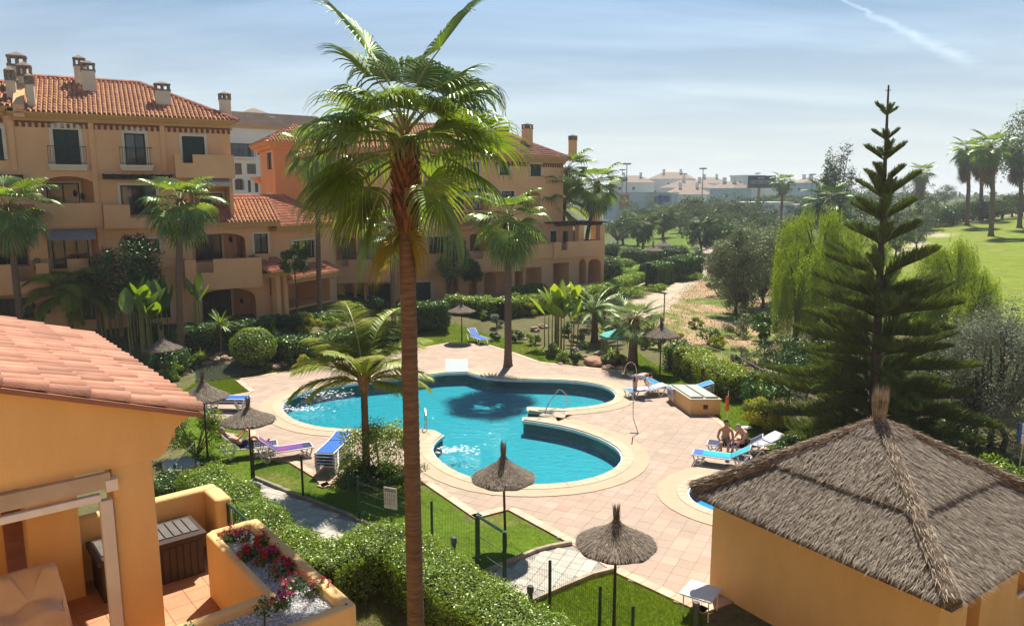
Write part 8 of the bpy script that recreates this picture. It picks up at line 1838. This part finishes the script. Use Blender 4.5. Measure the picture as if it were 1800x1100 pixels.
for k in range(130): a = 2*math.pi*k/130; c, s_ = math.cos(a), math.sin(a); q = 1/max(abs(c), abs(s_))**.72; r = .47*q*(1+.055*math.sin(a*9+.6)+.03*math.sin(a*17)); m.tube([(r*c, r*s_, .045), (r*c*1.01, r*s_*1.01, .004)], .005, 3)
o = m.done('fringe', CL_, cv, False, kind='stuff'); o.rotation_euler = (0, 0, R(38)); o.scale = (.86, .86, 1)
# green rails
def mesh_rail(P, label, h):
    t = thing('green_railing', label, 'railing', P[0]); m = MB(); a, b = Vector(P[0]), Vector(P[1])
    m.tube([a+Vector((0, 0, h)), b+Vector((0, 0, h))], .022, 6); m.tube([a, a+Vector((0, 0, h))], .022, 6); m.tube([b, b+Vector((0, 0, h))], .022, 6); m.done('rail', FG_, t); m = MB(); n = 14
    for k in range(1, n): q = a.lerp(b, k/n); m.tube([q, q+Vector((0, 0, h))], .006, 4)
    m.done('bar', FG_, t, kind='stuff')
mesh_rail([tw(.9, -1.6, FZ), tw(.9, -.64, FZ)], 'green bar railing between the terrace parapet and the planter', .90)
a, b = atz(309, 858, .3), atz(346, 838, .3); mesh_rail([(a.x, a.y, 0), (b.x, b.y, .35)], 'green stair railing in the dark hedge past the terrace', 1.05)
p = atz(310, 832, 0); m = MB(); q = [atz(285, 812, .3), atz(330, 800, .3), atz(352, 812, .3), atz(300, 832, .3)]; m.prism([(v.x, v.y) for v in q][::-1], 0, .3); o = m.done('stone_ledge', M('pale_ledge', (.55, .50, .42), None, 3, .9)); tag(o, 'pale stone ledge in front of the corner bush', 'ledge')

# the photographer's own block, just behind the camera: its sunlit front faces the pool
FH = Fac((-24, -2.6), (22, -3.4), 0); FH.n = Vector((FH.d.y, -FH.d.x)); FH.n = FH.n if FH.n.y > 0 else -FH.n
own = thing('apartment_building', 'ochre apartment block behind the viewpoint, facing the pool', 'building', FH.w(20, 0, 0)); hs = [(2.5+5.2*k, 4.3+5.2*k, .3+3.05*j, 2.5+3.05*j, 0, .3) for k in range(8) for j in range(4)]
fwall(FH, 0, FH.L, -.2, 12.9, hs).done('front_wall', WALL, own); m = MB(); fbox(FH, -.3, FH.L+.3, -9, .35, 12.9, 13.3, m); m.done('roof', TILE, own)
m = MB(); fbox(FH, 0, FH.L, -8, -.6, -.2, 12.9, m); m.done('rear_wall', WALL, own)
for h in hs: window(FH, h[:4], 0, own, 'glass', .12)
# ------------------------------------------------------------------ the white town and what stands before it
def far_house(label, x0, x1, yt, yb, dist, roof='flat', wall=None, dep=14, wins=(), base=-2, dome=False, blue=()):
    a = aty(x0, yt, dist); b = aty(x1, yt, dist+8*((x0 % 3)-1)); F = Fac((a.x, a.y), (b.x, b.y), 0); t = thing('white_house', label, 'house', (a.x, a.y, 0), 0, 'houses of the white town'); zt = a.z; m = MB(); L = F.L
    fbox(F, 0, L, -dep, 0, base, zt, m); m.done('wall', wall or WHT, t)
    m = MB()
    if roof == 'flat': fbox(F, -.3, L+.3, -dep-.3, .3, zt+.01, zt+.5, m); m.done('roof', WHT, t)
    else:
        h = min(3.2, L*.12+1.2); P = [F.w(-.6, .6, zt), F.w(L+.6, .6, zt), F.w(L+.6, -dep-.6, zt), F.w(-.6, -dep-.6, zt), F.w(min(L*.3, 5), -dep/2, zt+h), F.w(max(L*.7, L-5), -dep/2, zt+h)]; m.add(P, [(0, 1, 5, 4), (1, 2, 5), (2, 3, 4, 5), (3, 0, 4), (3, 2, 1, 0)]); r = m.done('roof', FROOF, t)
        for q in (.3, .72): m = MB(); fbox(F, L*q-.5, L*q+.5, -dep*.4-.5, -dep*.4+.5, zt+h*.4, zt+h+1.3, m); m.done('chimney', WHT, r)
    n = max(2, int(L/5.5)); rows = max(1, int((zt-2)/3.6))
    for j in range(rows):
        for k in range(n):
            if (k*7+j*3+int(x0)) % 4 == 0: continue
            u = L*(k+.5)/n; z = zt-2.6-3.4*j; 
            if z < .5: continue
            m = MB(); fbox(F, u-.75, u+.75, -.1, .06, z-.8, z+.9, m); w = m.done('window', WHITE, t); m = MB(); fbox(F, u-.6, u+.6, .061, .09, z-.65, z+.75, m); m.done('pane', GLASS, w)
    for (p0, p1, q0, q1, mt) in blue:
        r = F.rc(p0, q0, p1, q1, .3); m = MB(); fbox(F, r[0], r[1], .05, .3, r[2], r[3], m); m.done('panel', mt, t)
    if dome: m = MB(); u = F.u(1096, 0, 320); q = F.w(u, -3, zt); m.lathe([(2.6, 0), (2.5, 1.2), (1.9, 2.3), (1.0, 3.0), (.05, 3.3)], 14, q); m.done('dome', M('blue_dome', (.02, .07, .12), None, 3, .5), t)
    return t
BW = M('blue_white_wall', (.42, .55, .62), (.36, .48, .56), .1, .8); DB = M('deep_blue_panel', (.01, .06, .25), None, 3, .5)
far_house('long white house with a dark dome at the left of the town', 1078, 1150, 321, 370, 330, 'hip', dome=True)
far_house('white house with the longest roof in the town', 1140, 1212, 315, 360, 345, 'hip')
far_house('broad terraced white house in the middle of the town', 1196, 1262, 330, 360, 310, 'hip')
far_house('white house low behind the trees right of the blue shop', 1180, 1252, 342, 370, 265, 'hip')
far_house('blue-grey gabled house beside the tall white house', 1248, 1288, 331, 365, 262, 'hip', BW, 10)
far_house('white house with a hipped roof left of the tall one', 1228, 1280, 322, 350, 335, 'hip')
far_house('tall white house with the flat roof left of the billboard', 1284, 1308, 311, 362, 285, 'flat', None, 9)
far_house('white house under the billboard', 1304, 1366, 338, 362, 320, 'flat')
far_house('white house right of the slender palm', 1386, 1412, 322, 352, 310, 'hip', BW)
far_house('low white house at the right end of the town', 1404, 1456, 330, 352, 340, 'hip')
far_house('distant white house over the cypress foot', 1440, 1500, 334, 350, 420, 'hip')
far_house('distant white block between two lamp posts', 1330, 1392, 328, 345, 420, 'flat')
far_house('blue and white shop building with deep blue panels', 1062, 1182, 341, 372, 236, 'flat', BW, 10, blue=((1150, 1156, 345, 357, DB), (1157, 1164, 343, 360, DB), (1165, 1177, 344, 355, DB), (1080, 1176, 338, 341, WHITE)))
# garden centre shed with its lettering
def text(s, size, mat, par, name='lettering'):
    cu = bpy.data.curves.new(name, 'FONT'); cu.body = s; cu.size = size; cu.extrude = .02; cu.align_x = 'CENTER'; o = bpy.data.objects.new(name, cu); C.objects.link(o); dg = bpy.context.evaluated_depsgraph_get(); me_ = bpy.data.meshes.new_from_object(o.evaluated_get(dg)); bpy.data.objects.remove(o); me_.materials.clear(); me_.materials.append(mat); return link(name, me_, par)
a, b = aty(1334, 357, 200), aty(1394, 356, 205); F = Fac((a.x, a.y), (b.x, b.y), 0); sh = thing('garden_centre', 'white shed with GARDEN CENTER written along its top', 'shop building', (a.x, a.y, 0)); zt = F.hit(1365, 357)[1]; m = MB(); fbox(F, 0, F.L, -14, 0, -1, zt, m); m.done('wall', WHITE, sh)
m = MB(); r = F.rc(1341, 382, 1346, 390, .05); fbox(F, r[0], r[1], 0, .08, -.5, r[3], m); fbox(F, F.u(1362), F.u(1364), 0, .08, -.5, r[3], m); fbox(F, F.u(1379), F.u(1392), 0, .08, -.5, F.hit(1385, 372)[1], m); m.done('door', BW, sh)
m = MB(); fbox(F, -.2, F.L+.2, -14.2, .2, zt+.005, zt+.25, m); m.done('roof', WHITE, sh)
ink = M('lettering_grey', (.14, .15, .18), None, 3, .7)
for s, px in (('GARDEN', 1350), ('CENTER', 1380)):
    o = text(s, 1.15, ink, sh); u, z = F.hit(px, 366, .1); w = F.w(u, .12, z); o.location = Vector(w)-Vector(sh.location); o.rotation_euler = (R(90), 0, math.atan2(F.d.y, F.d.x))
a2_ = aty(1430, 359, 214); F2_ = Fac((b.x, b.y), (a2_.x, a2_.y), 0); z2 = F2_.hit(1410, 359)[1]; t = thing('shop_annex', 'lower white annex with upright panels right of the white shed', 'shop building', (b.x, b.y, 0)); m = MB(); fbox(F2_, .05, F2_.L, -10, -.01, -1, z2-.4, m); m.done('wall', BW, t); m = MB(); fbox(F2_, .05, F2_.L+.5, -10.5, .6, z2-.39, z2, m); m.done('roof', WHITE, t)
for k in range(8): m = MB(); u = F2_.L*(k+.5)/8; fbox(F2_, u-.5, u+.35, 0, .1, 0, z2-1.2, m); m.done('panel', WHITE, t)
# billboard
BBM = M('billboard_dark', (.03, .055, .065), (.045, .07, .08), 2, .6); a = aty(1315, 309, 190); b = aty(1364, 309, 188); F = Fac((a.x, a.y), (b.x, b.y), 0); t = thing('billboard', 'dark billboard with two faint lines of pale lettering on a single post', 'billboard', (F.w(F.L*.42, 0, 0)[0], F.w(F.L*.42, 0, 0)[1], 0)); r = F.rc(1315, 309, 1364, 327)
m = MB(); fbox(F, 0, F.L, -.3, 0, r[2], r[3], m); m.done('panel', BBM, t); m = MB(); fbox(F, -.1, F.L+.1, -.5, .3, r[2]-.5, r[2]-.02, m); m.done('walkway', DARK, t); m = MB(); u = F.L*.42; fbox(F, u-.35, u+.35, -.7, -.3, -1, r[2]-.5, m); m.done('post', CORN, t)
m = MB(); u = .7
while u < F.L-.8: w = random.uniform(.35, .6); zc = r[2]+(r[3]-r[2])*.36; fbox(F, u, u+.09, .005, .03, zc-.4, zc+.45, m); fbox(F, u+w-.1, u+w, .005, .03, zc-.4, zc+.45, m); fbox(F, u, u+w, .031, .04, zc+random.choice((-.4, .0, .36)), zc+random.choice((.1, .45)), m) if 0 else fbox(F, u+.1, u+w-.11, .005, .03, zc+.33, zc+.45, m); u += w+.16
u = F.L*.36
while u < F.L*.58: fbox(F, u, u+.1, .005, .03, r[3]-.85, r[3]-.4, m); fbox(F, u+.11, u+.25, .005, .03, r[3]-.5, r[3]-.4, m); u += .34
m.done('lettering', WHITE, t)
# poster wall
a = aty(1077, 342, 200); b = aty(1134, 342, 202); F = Fac((a.x, a.y), (b.x, b.y), 0); t = thing('poster_wall', 'white slatted hoarding with one orange poster left of the far trees', 'billboard', (a.x, a.y, 0)); r = F.rc(1077, 343, 1134, 369); k = 0; z = max(r[2], .3)
while z < r[3]: m = MB(); fbox(F, 0, F.L, -.15, 0, z, z+.52, m); m.done('slat', M('hoarding_white', (.55, .60, .66), (.48, .53, .60), 1, .8), t); z += .56
q = F.rc(1089, 342, 1106, 367, .1); m = MB(); fbox(F, q[0], q[1], .02, .1, max(q[2], .4), q[3], m); po = m.done('poster', M('orange_poster', (.62, .24, .08), (.50, .14, .05), .8, .7, low=.45, high=.55), t); m = MB(); m.lathe([(.75, 0), (.75, .04)], 16); o = m.done('poster_disc', M('cream_print', (.62, .52, .34), None, 3, .8), po, False); u = (q[0]+q[1])/2; w = F.w(u-.1, .12, q[3]-1.5); o.location = Vector(w)-Vector(off_of(po)); o.rotation_euler = (R(90), 0, math.atan2(F.d.y, F.d.x))
# highway: road strip with barriers
ROAD = M('asphalt', (.10, .10, .10), (.08, .08, .08), .5, .9); rp_ = [(-60, 236), (20, 222), (70, 216), (108, 222), (108, 231), (70, 226), (20, 232), (-60, 246)]
o = sheet('road', rp_, [], .12, ROAD, None, .3); o['kind'] = 'structure'
for off_y, lab in ((-1.0, 'near pale crash barrier of the far road'), (10.5, 'far pale crash barrier of the far road')):
    t = thing('crash_barrier', lab, 'barrier', (20, 222+off_y, 0)); m = MB()
    for (x0, y0), (x1, y1) in zip(rp_[:3], rp_[1:4]): m.add([(x0, y0+off_y, .5), (x1, y1+off_y, .5), (x1, y1+off_y, 1.1), (x0, y0+off_y, 1.1), (x0, y0+off_y+.15, .5), (x1, y1+off_y+.15, .5), (x1, y1+off_y+.15, 1.1), (x0, y0+off_y+.15, 1.1)], [(0, 1, 2, 3), (7, 6, 5, 4), (3, 2, 6, 7), (0, 4, 5, 1)])
    m.done('rail', WHITE, t); m = MB()
    for k in range(50): f = k/50; x = -60+168*f; y = np.interp(x, [-60, 20, 70, 108], [236, 222, 216, 222])+off_y; m.box(x, y+.16, -.1, x+.15, y+.3, 1.0)
    m.done('post', WHITE, t)
def car(label, p, rz, col, s=1.0):
    t = thing('car', label, 'car', tuple(p), rz); m = MB(); P = [(-2.1, .35), (-2.1, .85), (-1.3, .95), (-.8, 1.42), (.6, 1.45), (1.2, .95), (2.1, .8), (2.15, .35)]; n = len(P); m.add([(x, -.85, z) for x, z in P]+[(x, .85, z) for x, z in P], [tuple(range(n)), tuple(range(2*n-1, n-1, -1))]+[(i, i+n, (i+1) % n+n, (i+1) % n) for i in range(n)]); m.done('body', col, t, False)
    for y in (-.86, .86): m = MB(); m.add([(-1.15, y, .98), (-.78, y, 1.36), (.55, y, 1.38), (1.05, y, .98)], [(0, 1, 2, 3)]); m.done('window', GLASS, t, False)
    for x in (-1.3, 1.3):
        for y in (-.8, .8): m = MB(); m.tube([(x, y-.1, .32), (x, y+.1, .32)], .32, 12); m.done('wheel', DARK, t, False)
CARW = M('car_white', (.75, .75, .75), None, 3, .25, spec=.6)
p = aty(1296, 378, 219); car('white car on the far road before the dark round tree', Vector((p.x, 226, .14)), 0, CARW)
p = aty(1150, 378, 219); car('pale car on the far road below the blue shop', Vector((p.x, 232, .14)), .1, CARW)
# golf cart
b = G(1778, 376); t = thing('golf_cart', 'golf cart with a white roof parked at the top of the golf lawn', 'golf cart', tuple(b)); m = MB(); m.box(-1.1, -.6, .3, 1.1, .6, .75); m.box(-.9, -.58, .751, -.2, .58, 1.0); m.done('body', NAVY, t, False); m = MB(); m.box(-1.0, -.62, 1.85, 1.0, .62, 1.95); m.done('roof', CARW, t, False); m = MB()
for x in (-.9, .9):
    for y in (-.55, .55): m.tube([(x, y, .75), (x*.9, y, 1.85)], .03, 5)
m.done('roof_post', DARK, t, False)
for x in (-.75, .75):
    for y in (-.6, .6): m = MB(); m.tube([(x, y-.08, .25), (x, y+.08, .25)], .25, 12); m.done('wheel', DARK, t, False)
# tall road lamps
for k, (px, yt, d, lab) in enumerate([(1102, 290, 225, 'tallest far road lamp, left of the town'), (1094, 300, 300, 'far road lamp just left of the tallest one'), (1236, 298, 250, 'far road lamp in the middle of the town'), (1203, 307, 330, 'faint far road lamp left of the middle one'), (1332, 306, 330, 'far road lamp above the billboard'), (1429, 308, 300, 'far road lamp left of the cypress'), (1413, 318, 380, 'small far road lamp at the right end of the town')]):
    p = aty(px, yt, d); t = thing('road_lamp', lab, 'street lamp', (p.x, d, 0), 0, 'tall lamps along the far road'); m = MB(); m.tube([(0, 0, -.5), (0, 0, p.z)], [.22, .12], 6); m.done('post', BOL, t, False); m = MB(); m.lathe([(.2, p.z+.01), (1.3, p.z+.1), (1.3, p.z+.45), (.2, p.z+.7)], 10); m.done('lamp_head', BOL, t, False)
# clothes, pots on the balconies
for fx, px, py, v, lab in ((FA, 64, 462, .9, 'potted plant on the left balcony of the left block'), (FA, 418, 455, 1.0, 'potted plant on the projecting balcony beside the terrace door'), (FA, 445, 456, 1.0, 'potted plant at the right corner of the projecting balcony'), (FA, 348, 297, .7, 'bushy potted palm on the top right balcony'), (FB, 622, 456, .9, 'potted plant on the first balcony behind the tallest palm'), (FB, 650, 458, .9, 'potted plant in the middle of the curved balcony of the central block'), (FE, 1040, 428, -.5, 'potted plant beneath the pergola of the terrace wing')):
    u, z = fx.hit(px, py, v); w = fx.w(u, v-.25, z-.45); pot_plant(w[0], w[1], w[2], .9 if 'palm' in lab else .5, lab)
# haze: one closed box round camera and scene
m = MB(); m.box(-950, -60, -6, 1150, 900, 24); hzm, hnt, ho = _nt('air'); pv = N(hnt, 'ShaderNodeVolumePrincipled', {'Color': (.90, .94, 1, 1), 'Density': .00045, 'Anisotropy': .3}); hnt.links.new(pv.outputs[0], ho.inputs['Volume']); o = m.done('haze', hzm); tag(o, 'thin pale sea haze over the whole valley', 'haze'); o['kind'] = 'stuff'
